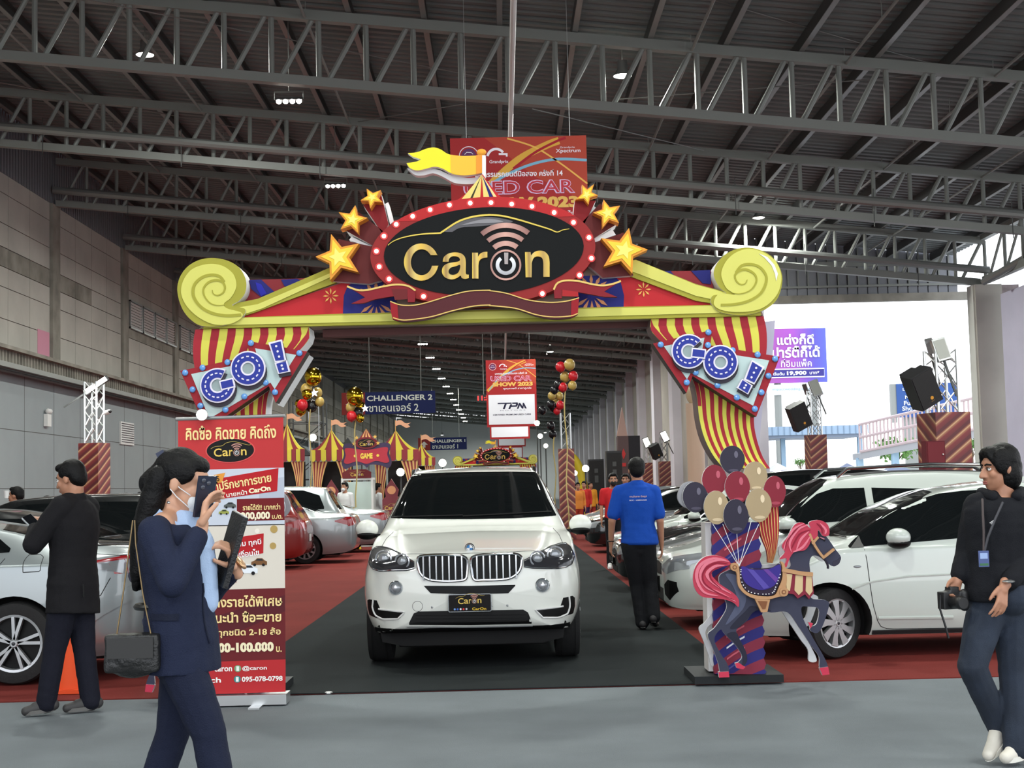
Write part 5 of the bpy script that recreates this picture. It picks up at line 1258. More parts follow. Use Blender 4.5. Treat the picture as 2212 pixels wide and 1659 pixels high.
m = MB(); skc.patch(m, 'y', -1, s([(196, 1350), (225, 1330), (260, 1310), (300, 1290)]), s([(196, 1352), (215, 1325), (240, 1290), (300, 1255)]), m_alloy if False else SILVER, .014, 16, 8); m.build('bumper_vent', camry)
left = [('black_sedan', 'black sedan right behind the silver sedan, between the blazer man and the navy-suited woman', 'sedan', BLACKP, -3.35-4.7, 15.75, {}),
        ('black_wagon', 'black tall wagon two rows behind the silver sedan, its roof level with the woman\'s ponytail', 'suv', BLACKP, -3.6-4.6, 18.6, dict(L=4.6, H=1.60)),
        ('red_suv', 'dark red SUV peeking out beside the red roll-up banner', 'suv', REDP, -4.05-4.5, 29.9, dict(rim=(7, 'plain'))),
        ('silver_sedan', 'silver sedan with wraparound red tail lights behind the dark red SUV', 'sedan', SILVER, -3.25-4.8, 32.0, dict(L=4.8)),
        ('silver_suv', 'silver SUV with a dark tailgate window behind the silver sedans near the game booth', 'suv', SILVER, -3.75-4.5, 34.6, dict(H=1.72)),
        ('silver_hatchback', 'silver car tail by the SUV mirror, in front of the man in the grey vest', 'sedan', SILVER, -2.95-4.6, 37.1, dict(L=4.6, H=1.42))]
for nm, lb, kd, pn, x_, y_, kw in left:
    kw = dict(kw); k_ = auto(kd, pn, **kw); k_['plate'] = (k_['L']+.01, .62, 1); make_car(nm, lb, (x_, y_, FZ), 0, k_)
# ================================================================ people
from mathutils import noise as mnoise
SKIN = M('skin', (196, 148, 120), 0.5, noise=0.06, nscale=20); SKIN2 = M('skin_tan', (170, 120, 94), 0.5, noise=0.06, nscale=20)
HAIR = M('black_hair', (9, 8, 9), 0.5, bump=0.25, bscale=120, spec=0.18)
m_eye = M('eye_white', (225, 220, 214), 0.25); m_iris = M('iris', (30, 22, 18), 0.2); m_lip = M('lip', (160, 92, 84), 0.45)
def V(*a): return Vector(a if len(a) > 1 else a[0])
def blob(name, prims, vox, sm, mat, parent, wrinkle=0.0, wf=9.0):
    """one continuous surface grown over capsules, ellipsoids and lofts"""
    mb = MB()
    for p in prims:
        if p[0] == 'c':
            _, a, b, r0, r1 = p; mb.ell(a, r0, mat, nu=12, nv=8); mb.ell(b, r1, mat, nu=12, nv=8); mb.tube(a, b, r0, mat, 12, r1)
        elif p[0] == 'e': mb.ell(p[1], p[2], mat, p[3] if len(p) > 3 else None, 16, 12)
        elif p[0] == 'l':
            rows = []; n = 20
            for c, a, b in p[1]: rows.append([c + a*cos(2*pi*k/n) + b*sin(2*pi*k/n) for k in range(n)])
            vs = [q for r in rows for q in r]; fs = []
            for j in range(len(rows)-1): fs += [(j*n+k, j*n+(k+1) % n, (j+1)*n+(k+1) % n, (j+1)*n+k) for k in range(n)]
            fs += [tuple(range(n))[::-1], tuple((len(rows)-1)*n+k for k in range(n))]
            mb.add(vs, fs, mat, True)
        elif p[0] == 'b': mb.box(p[1], p[2], mat, p[3] if len(p) > 3 else None)
    o = mb.build(name); COL.objects.unlink(o)
    md = o.modifiers.new('r', 'REMESH'); md.mode = 'VOXEL'; md.voxel_size = vox; md.use_smooth_shade = True
    if sm: s_ = o.modifiers.new('s', 'SMOOTH'); s_.factor = 0.5; s_.iterations = sm
    me = baked(o); COL.objects.link(o)
    old = o.data; o.modifiers.clear(); o.data = me; bpy.data.meshes.remove(old); me.name = name
    if not me.materials: me.materials.append(mat)
    if wrinkle:
        n = len(me.vertices); co = np.empty(n*3); no = np.empty(n*3); me.vertices.foreach_get('co', co); me.vertex_normals.foreach_get('vector', no)
        co = co.reshape(-1, 3); no = no.reshape(-1, 3); nz = mnoise.noise
        d = np.array([nz((x*wf, y*wf, z*wf*1.8 + x*4)) + .5*nz((x*wf*2.3+5, y*wf*2.3, z*wf*3.5)) for x, y, z in co.tolist()])
        me.vertices.foreach_set('co', (co + no*(d*wrinkle)[:, None]).ravel()); me.update()
    me.shade_smooth()
    if parent is not None: o.parent = parent
    return o
def frame(f, up=(0, 0, 1)):
    """columns: right, forward, up of something that faces f"""
    f = Vector(f).normalized(); r = f.cross(Vector(up)).normalized(); u = r.cross(f)
    return Matrix((r, f, u)).transposed()
def head_prims(c, R, k=1.0):
    q = lambda x, y, z: c + R @ (Vector((x, y, z))*k)
    S3 = lambda *r: tuple(v*k for v in r)
    return [('e', q(0, -.012, .030), S3(.076, .096, .096), R), ('e', q(0, .030, -.035), S3(.062, .066, .080), R), ('e', q(0, .052, -.080), S3(.036, .036, .030), R), ('e', q(0, .068, -.096), S3(.018, .016, .014), R),
            ('e', q(0, .062, .036), S3(.055, .026, .030), R), ('c', q(0, .092, .012), q(0, .112, -.026), .009*k, .013*k), ('e', q(-.012, .100, -.030), S3(.010, .012, .008), R), ('e', q(.012, .100, -.030), S3(.010, .012, .008), R),
            ('e', q(.040, .062, -.020), S3(.024, .024, .026), R), ('e', q(-.040, .062, -.020), S3(.024, .024, .026), R), ('e', q(0, .084, -.062), S3(.026, .014, .014), R),
            ('e', q(.078, -.012, -.002), S3(.010, .020, .032), R), ('e', q(-.078, -.012, -.002), S3(.010, .020, .032), R), ('c', q(0, -.020, -.07), q(0, -.045, -.19), .056*k, .060*k)]
def face(parent, c, R, k=1.0, mouth=True):
    q = lambda x, y, z: c + R @ (Vector((x, y, z))*k)
    for sx in (-1, 1):
        m = MB(); m.ell(q(sx*.032, .079, .010), (.015*k, .012*k, .009*k), m_eye, R, 12, 8); m.ell(q(sx*.032, .089, .010), (.0065*k, .004*k, .0065*k), m_iris, R, 10, 6)
        m.path([q(sx*.012, .088, .032), q(sx*.030, .088, .038), q(sx*.052, .074, .032)], .0045*k, HAIR, 5); m.path([q(sx*.017, .088, .016), q(sx*.032, .091, .020), q(sx*.047, .082, .014)], .0022*k, HAIR, 4)
        m.build('eye', parent)
    if mouth:
        m = MB(); m.ell(q(0, .095, -.058), (.023*k, .007*k, .006*k), m_lip, R, 12, 6); m.ell(q(0, .094, -.067), (.020*k, .008*k, .007*k), m_lip, R, 12, 6); m.build('mouth', parent)
def hand_prims(w, d, nrm, thumb, curl=25, k=1.0, spread=4, thumb_in=0):
    """w wrist, d towards the fingers, nrm out of the palm, thumb side +1/-1 along d x nrm; curl per joint in degrees (number or one per finger)"""
    d = Vector(d).normalized(); nrm = Vector(nrm); nrm = (nrm - d*nrm.dot(d)).normalized(); s = d.cross(nrm)*thumb
    P_ = []
    L = .092*k
    for u in (-.030, -.010, .010, .028): P_.append(('c', w + d*.012*k + s*u*.6*k, w + d*L + s*u*k, .014*k, .0125*k))
    P_.append(('c', w - d*.03*k, w + d*.02*k, .024*k, .024*k))
    for i, (u, ln) in enumerate(((.032, .070), (.011, .078), (-.011, .073), (-.031, .058))):
        p = w + d*L*1.02 + s*u*k; a = 0.0; c_ = curl[i] if isinstance(curl, (list, tuple)) else curl; dv = (d + s*math.tan(radians(spread))*u/.03).normalized(); r = .0098*k
        for f_ in (.45, .31, .24):
            a += radians(c_); e = p + (dv*cos(a) + nrm*sin(a))*ln*f_*1.08*k
            P_.append(('c', p, e, r, r*.92)); p = e; r *= .93
    t0 = w + d*.028*k + s*.030*k; t1 = t0 + (d*.70 + s*.62 + nrm*(.25+thumb_in))*.042*k; t2 = t1 + (d*.92 + s*.22 + nrm*(.3+thumb_in))*.034*k
    P_ += [('c', t0 - d*.01*k, t1, .016*k, .0115*k), ('c', t1, t2, .0112*k, .009*k)]
    return P_
STD = dict(head=(0, .015, 1.60), neck=(0, -.02, 1.44), chest=(0, -.01, 1.28), waist=(0, 0, 1.08), hip=(0, -.01, .94),
           shR=(.185, -.015, 1.40), elR=(.225, -.03, 1.13), wrR=(.235, .04, .90), shL=(-.185, -.015, 1.40), elL=(-.225, -.03, 1.13), wrL=(-.235, .04, .90),
           hjR=(.09, 0, .90), knR=(.095, .02, .50), anR=(.10, -.02, .09), toR=(.11, .15, .03), hjL=(-.09, 0, .90), knL=(-.095, .02, .50), anL=(-.10, -.02, .09), toL=(-.11, .15, .03))
def human(label, loc, rz, J=None, H=1.72, name='person', skin=None, look=(0, 1, 0), lookup=(0, 0, 1), top=('shirt', (200, 200, 200), 1.0, 1.0), legs=('trousers', (30, 32, 40)), shoe=((30, 30, 32), (60, 60, 60)),
          hair='short', topz=1.0, collar=False, lg=1.0, vox=.012, girth=1.0, face_on=True, group=None, mask=None, handR=None, handL=None, loose=0.0, curl=22, shwide=1.0, mats={}):
    j = {k: Vector(v)*(H/1.72) for k, v in STD.items()}
    for k, v in (J or {}).items(): j[k] = Vector(v)
    t = thing(name, label, 'person', loc, rz, group); g = girth*H/1.72; skin = skin or SKIN2
    R = frame(look, lookup)
    fwd = lambda a, b: (j[a]-j[b])
    def torso(inf, z0=0.0, z1=1.0, wide=1.0):
        sx = (j['shR']-j['shL']); hx = (j['hjR']-j['hjL']); sx.normalize(); hx.normalize()
        sp = [(j['hip']-Vector((0, 0, .06)), .158, .112, hx), (j['hip'], .165, .115, hx), (j['waist'], .146, .100, (hx+sx)/2), (mix3(j['waist'], j['chest'], .55), .156, .110, sx), (j['chest'], .170, .116, sx), (mix3(j['chest'], j['neck'], .50), .172*shwide, .102, sx), (mix3(j['chest'], j['neck'], .80), .135*shwide, .080, sx), (j['neck']-Vector((0, 0, .005)), .070, .064, sx)]
        rows = []
        n = len(sp)
        for i, (c, rx, ry, ax) in enumerate(sp):
            f_ = i/(n-1)
            if f_ < z0-1e-6 or f_ > z1+1e-6: continue
            axv = ax.normalized(); up = (sp[min(n-1, i+1)][0]-sp[max(0, i-1)][0]).normalized(); fw = up.cross(axv).normalized()
            rows.append((c, axv*(rx*g*wide+inf), fw*(ry*g+inf)))
        return ('l', rows)
    body = head_prims(j['head'], R, H/1.72)[:-1] + [('c', j['neck']-Vector((0, 0, .02)), j['head']+R @ Vector((0, -.02, -.07)), .058*g, .054*g), torso(-.004)]
    for s in 'RL':
        body += [('c', j['sh'+s], j['el'+s], .047*g, .039*g), ('c', j['el'+s], j['wr'+s], .038*g, .026*g), ('c', mix3(j['neck'], j['sh'+s], .3), j['sh'+s], .05*g, .05*g),
                 ('c', j['hj'+s], j['kn'+s], .078*g, .055*g), ('c', j['kn'+s], j['an'+s], .052*g, .036*g), ('c', j['an'+s] - Vector((0, 0, .03)), mix3(j['an'+s], j['to'+s], .8), .026, .016)]
        hd_ = handR if s == 'R' else handL
        if hd_: body += hand_prims(j['wr'+s], *hd_)
        else:
            d = (j['wr'+s]-j['el'+s]).normalized(); inward = Vector((-1 if s == 'R' else 1, 0, 0)); body += hand_prims(j['wr'+s]+d*.01, d, inward + Vector((0, .1, 0)), 1 if s == 'R' else -1, curl)
    fix = []
    blob('body', body, vox, 2, skin, t)
    nm, col, slv, _ = top; tm = mats.get('top') or M('cloth_%d_%d_%d' % col, col, 0.85, bump=0.35, bscale=220, spec=0.2)
    pr = [torso(.016+loose, 0.0 if top[3] >= 1 else .12, topz)]
    if collar: pr += [('e', j['neck']+Vector((0, -.012, .012)), (.086, .080, .058)), ('e', j['neck']+Vector((0, -.02, -.03)), (.13, .085, .05))]
    for s in 'RL':
        a, b, c = j['sh'+s], j['el'+s], j['wr'+s]
        pr += [('c', mix3(j['neck'], a, .45 if topz >= 1 else .62), a, (.056 if topz >= 1 else .048)*g+loose, .064*g+loose)]
        if slv > .5:
            e = mix3(b, c, (slv-.5)*2*.92); pr += [('c', a, b, .064*g+loose, .054*g+loose), ('c', b, e, .054*g+loose, lerp(.054*g, .040*g, (slv-.5)*2)+loose*.7)]
        elif slv > 0: pr += [('c', a, mix3(a, b, slv*2*.9), .066*g+loose, .062*g+loose*1.3)]
    if top[3] > 1:
        hx = (j['hjR']-j['hjL']).normalized(); pr.append(('l', [(j['hip']-Vector((0, 0, top[3]-1)), hx*(.172*g+.02), hx.cross(Vector((0, 0, -1)))*(.128*g+.02)), (j['hip']+Vector((0, 0, .02)), hx*(.168*g+.016), hx.cross(Vector((0, 0, -1)))*(.122*g+.016)), (j['waist'], hx*(.15*g+.018), hx.cross(Vector((0, 0, -1)))*(.105*g+.018))]))
    blob(nm, pr, vox*1.1, 4, tm, t, .0035 if vox < .01 else 0.003)
    nm, col = legs; lm = mats.get('legs') or M('cloth_%d_%d_%d' % col, col, 0.85, bump=0.35, bscale=220, spec=0.2)
    pr = [('e', j['hip']-Vector((0, 0, .03)), (.166*g+.008, .118*g+.008, .12)), ('e', mix3(j['hjR'], j['hjL'], .5)-Vector((0, 0, .06)), (.10*g, .10*g, .09))]
    for s in 'RL': pr += [('c', j['hj'+s]+Vector((0, 0, .0)), mix3(j['hj'+s], j['kn'+s], .5), .094*g*lg, .082*g*lg), ('c', mix3(j['hj'+s], j['kn'+s], .5), j['kn'+s], .082*g*lg, .067*g*lg), ('c', j['kn'+s], j['an'+s] - Vector((0, 0, .012)), .066*g*lg, .060*g*lg)]
    blob(nm, pr, vox*1.1, 4, lm, t, .003)
    for s in 'RL':
        a, b = j['an'+s], j['to'+s]; d = (b-a); dd = Vector((d.x, d.y, d.z)); hz = Vector((d.x, d.y, 0)).normalized()
        m1 = M('shoe_%d_%d_%d' % shoe[0], shoe[0], 0.6); m2 = M('sole_%d_%d_%d' % shoe[1], shoe[1], 0.6)
        ax = (b - a).normalized(); heel = a - Vector((0, 0, .045)) - hz*.05
        so = blob('shoe', [('c', a + Vector((0, 0, .0)), mix3(heel, b, .42) + Vector((0, 0, .040)), .047, .042), ('c', a - Vector((0, 0, .01)), mix3(heel, b, .66) + Vector((0, 0, .026)), .046, .036), ('c', a - hz*.005, a - hz*.02 - Vector((0, 0, .03)), .042, .044), ('c', heel + Vector((0, 0, .02)), mix3(heel, b, .5) + Vector((0, 0, .018)), .042, .044), ('c', mix3(heel, b, .5) + Vector((0, 0, .014)), b + Vector((0, 0, .006)), .044, .034)], max(vox*.8, .007), 3, m1, t)
        sl = MB(); r3 = hz.cross(Vector((0, 0, 1))); pts = []
        for i in range(20):
            an = 2*pi*i/20; c_ = mix3(heel, b, .5 + .5*cos(an)*1.14); pts.append(c_ + r3*(.046*sin(an)) - Vector((0, 0, .022)))
        o_ = len(sl.v); sl.add(pts + [p + Vector((0, 0, .026)) for p in pts], [tuple(range(20)), tuple(range(39, 19, -1))] + [(i, 20+i, 20+(i+1) % 20, (i+1) % 20) for i in range(20)], m2); sl.build('sole', so)
    c, k = j['head'], H/1.72; q = lambda x, y, z: c + R @ (Vector((x, y, z))*k)
    S3 = lambda *r: tuple(v*k for v in r)
    hp = [('e', q(0, -.030, .052), S3(.088, .098, .092), R), ('e', q(0, -.065, .010), S3(.080, .062, .085), R), ('e', q(0, .045, .098), S3(.062, .045, .034), R)]
    for sx in (-1, 1): hp.append(('e', q(sx*.070, -.018, .050), S3(.020, .06, .045), R))
    if hair == 'bob': hp += [('e', q(0, -.040, -.025), S3(.094, .080, .105), R), ('e', q(.068, .012, .045), S3(.024, .056, .072), R), ('e', q(-.068, .012, .045), S3(.024, .056, .072), R), ('c', q(.030, .070, .092), q(.066, .056, .030), .020*k, .012*k), ('c', q(-.030, .070, .092), q(-.066, .056, .030), .020*k, .012*k)]
    if hair == 'tail': hp = [('e', q(0, -.026, .046), S3(.083, .098, .092), R), ('e', q(0, -.060, .005), S3(.080, .066, .092), R), ('e', q(0, .030, .078), S3(.066, .056, .040), R), ('c', q(0, -.09, .03), q(0, -.12, -.02), .045*k, .05*k)] + [('e', q(sx*.066, -.012, .045), S3(.022, .066, .05), R) for sx in (-1, 1)]
    hairob = blob('hair', hp, max(vox*.8, .006), 3, HAIR, t, .0016, 40)
    if face_on: face(t, c, R, k, mask is None)
    if mask:
        mm = M('mask_%d_%d_%d' % mask, mask, 0.8, bump=.2, bscale=150)
        mk = blob('face_mask', [('e', q(0, .062, -.050), S3(.062, .050, .050), R), ('e', q(0, .085, -.040), S3(.032, .034, .036), R), ('e', q(0, .055, -.085), S3(.040, .034, .028), R)], max(vox*.7, .006), 2, mm, t)
        st = MB()
        for sx in (-1, 1): st.path([q(sx*.055, .055, -.035), q(sx*.078, .010, -.012), q(sx*.084, -.018, .012)], .0022, mm, 4); st.path([q(sx*.050, .055, -.080), q(sx*.078, .005, -.045), q(sx*.084, -.022, -.022)], .0022, mm, 4)
        st.build('ear_loop', mk)
    return t, j, R, hairob
def mix3(a, b, t): return a + (b-a)*t

# ---- woman in the navy suit, walking past with a phone raised and a folder
WY = 5.2; WX = P(400, 1400, WY).x
def Wp(px, py, x=0.0):
    p = P(px, py, WY); return Vector((x, p.x-WX, p.z))
J = dict(head=Wp(396, 1046, .0)+Vector((0, 0, 0)), neck=Wp(372, 1118), chest=Wp(372, 1190), waist=Wp(384, 1290), hip=Wp(392, 1375),
         shR=Wp(356, 1148, .165), elR=Wp(405, 1252, .235), wrR=Wp(452, 1140, .13), shL=Wp(378, 1146, -.165), elL=Wp(430, 1286, -.20), wrL=Wp(501, 1228, -.06),
         hjR=Wp(392, 1400, .085), knR=Wp(462, 1575, .085), anR=Vector((.085, .20, .12)), toR=Vector((.09, .36, .045)), hjL=Wp(392, 1400, -.085), knL=Wp(362, 1590, -.085), anL=Vector((-.085, -.26, .16)), toL=Vector((-.085, -.13, .045)))
NAVY = (31, 37, 58)
wm, jw, RW, hw = human('woman in navy suit with surgical mask raising a phone, long black ponytail down her back', (WX, WY, 0), -pi/2, J, H=1.66, skin=SKIN, look=(0.05, 1, -.22), topz=.87, top=('jacket', NAVY, .96, 1.12), legs=('trousers', (28, 33, 52)),
        shoe=((22, 22, 26), (30, 30, 30)), hair='tail', vox=.0058, girth=.97, mask=(222, 224, 226), handR=((-.25, .12, 1.0), (-.15, .9, -.1), -1, (26, 30, 34, 36), .95, 4, .3), handL=((.42, -.22, .85), (.25, -1.0, .05), 1, (36, 40, 44, 48), .92, 3, .5), shwide=.93)
sh_blue = M('pale_blue_shirt', (168, 190, 222), 0.8, bump=.25, bscale=200)
# shirt front and collar
m = MB()
fr = [Wp(424, 1150), Wp(438, 1185), Wp(447, 1225), Wp(452, 1262), Wp(450, 1300)]
bk = [Wp(396, 1150), Wp(414, 1190), Wp(428, 1225), Wp(432, 1262), Wp(434, 1300)]
rows = []
for a, b in zip(fr, bk): rows.append([b+Vector((.085, 0, 0)), mix3(b, a, .62)+Vector((.075, 0, 0)), a+Vector((.03, 0, 0)), a+Vector((-.03, 0, 0)), mix3(b, a, .62)+Vector((-.075, 0, 0)), b+Vector((-.085, 0, 0))])
m.grid(rows, sh_blue); blob('shirt_front', [('e', jw['neck']+Vector((0, .0, -.04)), (.098, .086, .055)), ('e', jw['neck']+Vector((0, .05, -.085)), (.07, .07, .06)), ('c', Wp(398, 1136), Wp(424, 1182), .074, .070), ('c', Wp(424, 1182), Wp(436, 1230), .066, .058)] + [('c', mix3(a, b, .55), mix3(a2, b2, .55), .052, .052) for a, b, a2, b2 in zip(fr, bk, fr[1:], bk[1:])], .007, 4, sh_blue, wm, .002)
for sx in (1, -1):
    m = MB(); cp = [Wp(346, 1092, sx*.050), Wp(360, 1102, sx*.080), Wp(390, 1124, sx*.088), Wp(428, 1142, sx*.048)]; lo = [Wp(336, 1112, sx*.070), Wp(350, 1132, sx*.112), Wp(384, 1166, sx*.120), Wp(436, 1178, sx*.066)]
    m.grid([cp, [p+Vector((sx*.006, .006, 0)) for p in lo], [p+Vector((-sx*.02, -.01, -.01)) for p in lo], [p+Vector((-sx*.02, -.01, 0)) for p in cp], cp], sh_blue); m.build('shirt_collar', wm)
jk = [o for o in wm.children if o.name.startswith('jacket')][0].data
jt = BVHTree.FromPolygons([v.co.copy() for v in jk.vertices], [tuple(p.vertices) for p in jk.polygons])
def onj(px, py, sx=1, off=.004):
    q = Wp(px, py); h = jt.ray_cast(Vector((sx*1.0, q.y, q.z)), Vector((-sx, 0, 0)))
    if h[0] is None: h = jt.find_nearest(Vector((sx*.1, q.y, q.z)))
    return h[0] + h[1]*off
m_lap = M('navy_lapel', (22, 27, 44), .75, bump=.3, bscale=220, spec=.2)
m = MB(); m.path([onj(x, y, 1, .002) for x, y in spl([(444, 1258), (447, 1300), (452, 1340), (462, 1384)], 4)], .004, m_lap, 5); m.build('front_edge', wm)
m = MB(); m.grid([[onj(x, y+dy, 1, .006) for x in (350, 362, 374, 386, 398, 408)] for dy, y in ((0, 1318), (6, 1318), (14, 1318))], m_lap); m.build('pocket_flap', wm)
# long hair down the back
hp = []; q = [Wp(352, 1030), Wp(336, 1080), Wp(322, 1130), Wp(312, 1180), Wp(305, 1230), Wp(300, 1268)]
for (a, b), (r0, r1) in zip(zip(q, q[1:]), ((.062, .068), (.068, .066), (.066, .058), (.058, .044), (.044, .022))):
    for sx in (-.04, 0.0, .045): hp.append(('c', a+Vector((sx, 0, 0)), b+Vector((sx*.9, 0, 0)), r0*.72, r1*.72))
blob('long_hair', hp, .008, 3, HAIR, wm, .0018, 40)
m = MB(); c_ = Wp(352, 985); m.box(c_, (.05, .03, .035), M('dark_blue_clip', (36, 44, 70), .5), Matrix.Rotation(.5, 3, 'X')); m.build('hair_clip', wm)
m = MB(); e_ = Wp(376, 1085, .085); m.ell(e_, .006, m_chrome, nu=8, nv=6); m.build('earring', wm)
m = MB(); m.path([Wp(434, 1300, .115*cos(a)) + Vector((0, -.12 + .115*sin(a)*.95, -.01)) for a in np.linspace(0, 2*pi, 20, endpoint=False)], .012, M('black_belt', (18, 18, 20), .4), 6, True); m.build('belt', wm)
m = MB(); m.ell(jw['wrL']+Vector((.0, .018, .02)), (.034, .012, .034), M('wristwatch_gold', (200, 160, 120), .3, metal=.8), Matrix.Rotation(.7, 3, 'X'), 14, 8); m.build('wristwatch', wm)
# phone, folder, handbag: things of their own
def world(t, v): return Matrix.Translation(t.location) @ t.rotation_euler.to_matrix().to_4x4() @ v
ph = thing('smartphone', 'dark smartphone held up before the navy-suited woman\'s face', 'phone', world(wm, Wp(452, 1072, .075)), -pi/2)
m = MB(); rt = Matrix.Rotation(radians(-42), 3, 'Z') @ Matrix.Rotation(radians(-14), 3, 'X'); m.box((0, 0, 0), (.075, .011, .150), M('phone_case', (40, 46, 62), .25), rt); m.build('case', ph)
m = MB(); m.box(rt @ Vector((0, -.0065, 0)), (.068, .002, .142), M('phone_screen', (14, 16, 20), .05), rt); m.build('screen', ph)
m = MB()
for a, b in ((.02, .05), (.02, .025), (-.003, .04)): m.ell(rt @ Vector((a, .007, b+.01)), (.009, .004, .009), M('camera_lens_glass', (70, 74, 84), .08), rt, 10, 6)
m.build('camera_lens', ph)
fd = thing('folder', 'slim black document folder held under the navy-suited woman\'s forearm', 'folder', world(wm, Wp(490, 1188, -.06)), -pi/2)
m = MB(); rf = Matrix.Rotation(radians(-17), 3, 'X') @ Matrix.Rotation(radians(24), 3, 'Z'); m.box((0, 0, 0), (.185, .020, .265), M('black_leather', (22, 22, 24), .5, bump=.3, bscale=120), rf); m.build('cover', fd)
m = MB(); m.box(rf @ Vector((.0, .0, .005)), (.180, .012, .262), M('paper_white', (200, 200, 196), .8), rf); m.build('pages', fd)
hb = thing('handbag', 'black leather handbag hanging behind the navy-suited woman\'s hip', 'handbag', world(wm, Wp(314, 1398, .16)), -pi/2)
blob('bag_body', [('b', Vector((0, 0, 0)), (.09, .19, .13)), ('e', Vector((0, 0, -.02)), (.055, .10, .07))], .008, 5, M('bag_leather', (24, 24, 24), .45, bump=.4, bscale=60), hb, .003)
m = MB(); m.box((.05, .0, .02), (.012, .16, .07), M('bag_flap', (30, 29, 28), .5)); m.build('flap', hb)
m = MB(); m.path([Vector((0, .06, .06)), Vector((-.01, .03, .2)), Vector((-.03, .0, .38)), Vector((-.04, -.005, .46))], .003, M('strap_gold', (110, 92, 62), .35, metal=.7), 5); m.path([Vector((0, -.06, .06)), Vector((-.01, -.04, .2)), Vector((-.03, -.02, .38)), Vector((-.04, -.012, .46))], .003, MATS['strap_gold'], 5); m.build('strap', hb)

# ---- man in the black blazer
BYM = 10.45; BXM = P(158, 1400, BYM).x
rzb = radians(66); cb, sb_ = cos(rzb), sin(rzb)
def Bp(px, py, d=0.0):
    """pixel at the man's distance plus d metres further away, in his own frame"""
    p = P(px, py, BYM+d); w = Vector((p.x-BXM, d, 0)); return Vector((w.x*cb + w.y*sb_, -w.x*sb_ + w.y*cb, p.z))
J = dict(head=Bp(152, 1036), neck=Bp(160, 1080), chest=Bp(160, 1135), waist=Bp(158, 1205), hip=Bp(158, 1265), shR=Bp(190, 1096, .17), elR=Bp(165, 1180, .30), wrR=Bp(90, 1143, .20), shL=Bp(133, 1096, -.17), elL=Bp(72, 1176, -.22), wrL=Bp(76, 1140, .02),
         hjR=Bp(170, 1290, .08), knR=Bp(182, 1405, .08), anR=Bp(196, 1518, .06), toR=Bp(145, 1534, .0), hjL=Bp(140, 1290, -.08), knL=Bp(118, 1405, -.06), anL=Bp(100, 1504, -.06), toL=Bp(56, 1520, -.1))
for s in 'RL':
    j_ = J['an'+s]; 
J['anR'].z = .09; J['toR'].z = .035; J['anL'].z = .10; J['toL'].z = .035
bm_, jb, RB, _ = human('man in black blazer and dark trousers seen from behind, looking down at a phone', (BXM, BYM, 0), rzb, J, H=1.76, look=(-.12, 1, -.25), top=('blazer', (24, 23, 26), .97, 1.20), legs=('trousers', (24, 25, 36)), shoe=((52, 50, 50), (92, 90, 88)), vox=.0075, girth=1.18, loose=.010, collar=True,
        handL=((.45, .25, .55), (.6, .6, -.4), -1, 30, .95), handR=((-.25, .2, .4), (-.6, .6, -.3), 1, 30, .95))
m = MB(); sv = [Bp(180, 1262, -.155), Bp(181, 1290, -.16)]; m.path(sv, .006, m_well, 5); m.build('blazer_vent', bm_)
m = MB(); m.path([jb['neck'] + RB @ Vector((.070*cos(a), .060*sin(a)-.01, .0)) for a in np.linspace(0, 2*pi, 16, endpoint=False)], .016, MATS['cloth_24_23_26'], 6, True); m.build('collar', bm_)
pb = thing('smartphone', 'pale phone held by the man in the black blazer', 'phone', world(bm_, Bp(66, 1125, .03)), 0)
m = MB(); m.box((0, 0, 0), (.075, .14, .012), M('phone_white', (196, 200, 204), .2), Matrix.Rotation(radians(35), 3, 'X') @ Matrix.Rotation(.7, 3, 'Z')); m.build('case', pb)
m = MB(); m.box((0, -.006, .010), (.066, .128, .002), MATS['phone_screen'], Matrix.Rotation(radians(35), 3, 'X') @ Matrix.Rotation(.7, 3, 'Z')); m.build('screen', pb)

# ---- man with the camera
CYM = 7.78; CXM = P(2160, 1300, CYM).x
rzc = radians(128); cc_, sc_ = cos(rzc), sin(rzc)
def Cp(px, py, d=0.0):
    p = P(px, py, CYM+d); w = Vector((p.x-CXM, d, 0)); return Vector((w.x*cc_ + w.y*sc_, -w.x*sc_ + w.y*cc_, p.z))
def Cdir(x, y, z): return Vector((x*cc_ + y*sc_, -x*sc_ + y*cc_, z))
J = dict(head=Cp(2158, 1014), neck=Cp(2166, 1072), chest=Cp(2160, 1130), waist=Cp(2158, 1215), hip=Cp(2160, 1275), shR=Cp(2112, 1096, .02), elR=Cp(2090, 1196, .06), wrR=Cp(2070, 1252, -.02), shL=Cp(2222, 1096, .06), elL=Cp(2236, 1196, .0), wrL=Cp(2168, 1268, -.20),
         hjR=Cp(2136, 1300, .0), knR=Cp(2100, 1440, -.06), anR=Cp(2158, 1562, .10), toR=Cp(2134, 1606, -.02), hjL=Cp(2186, 1300, .03), knL=Cp(2188, 1450, .03), anL=Cp(2194, 1590, -.02), toL=Cp(2172, 1632, -.08))
J['anL'].z = .10; J['toL'].z = .045; J['anR'].z = max(.10, J['anR'].z); J['toR'].z = .05
HOOD = (24, 25, 30)
denim = M('dark_denim', (34, 43, 58), .85, noise=.25, nscale=5, bump=.3, bscale=240)
cm_, jc, RC, _ = human('man in black hoodie and jeans walking with a camera, white sneakers, hair over his ears', (CXM, CYM, 0), rzc, J, H=1.74, look=Cdir(-1, -.22, -.10), top=('hoodie', HOOD, .93, 1.0), legs=('jeans', (40, 50, 66)), shoe=((214, 208, 196), (226, 222, 212)), hair='bob', vox=.0068, girth=1.02, loose=.014, lg=1.14, mats={'legs': denim},
        handR=(Cdir(-.45, -.3, -.75), Cdir(.2, -.9, -.1), 1, 34, .95), handL=(Cdir(-.25, -.25, -.85), Cdir(-.5, .8, -.2), -1, (14, 16, 20, 24), 1.0, 9))
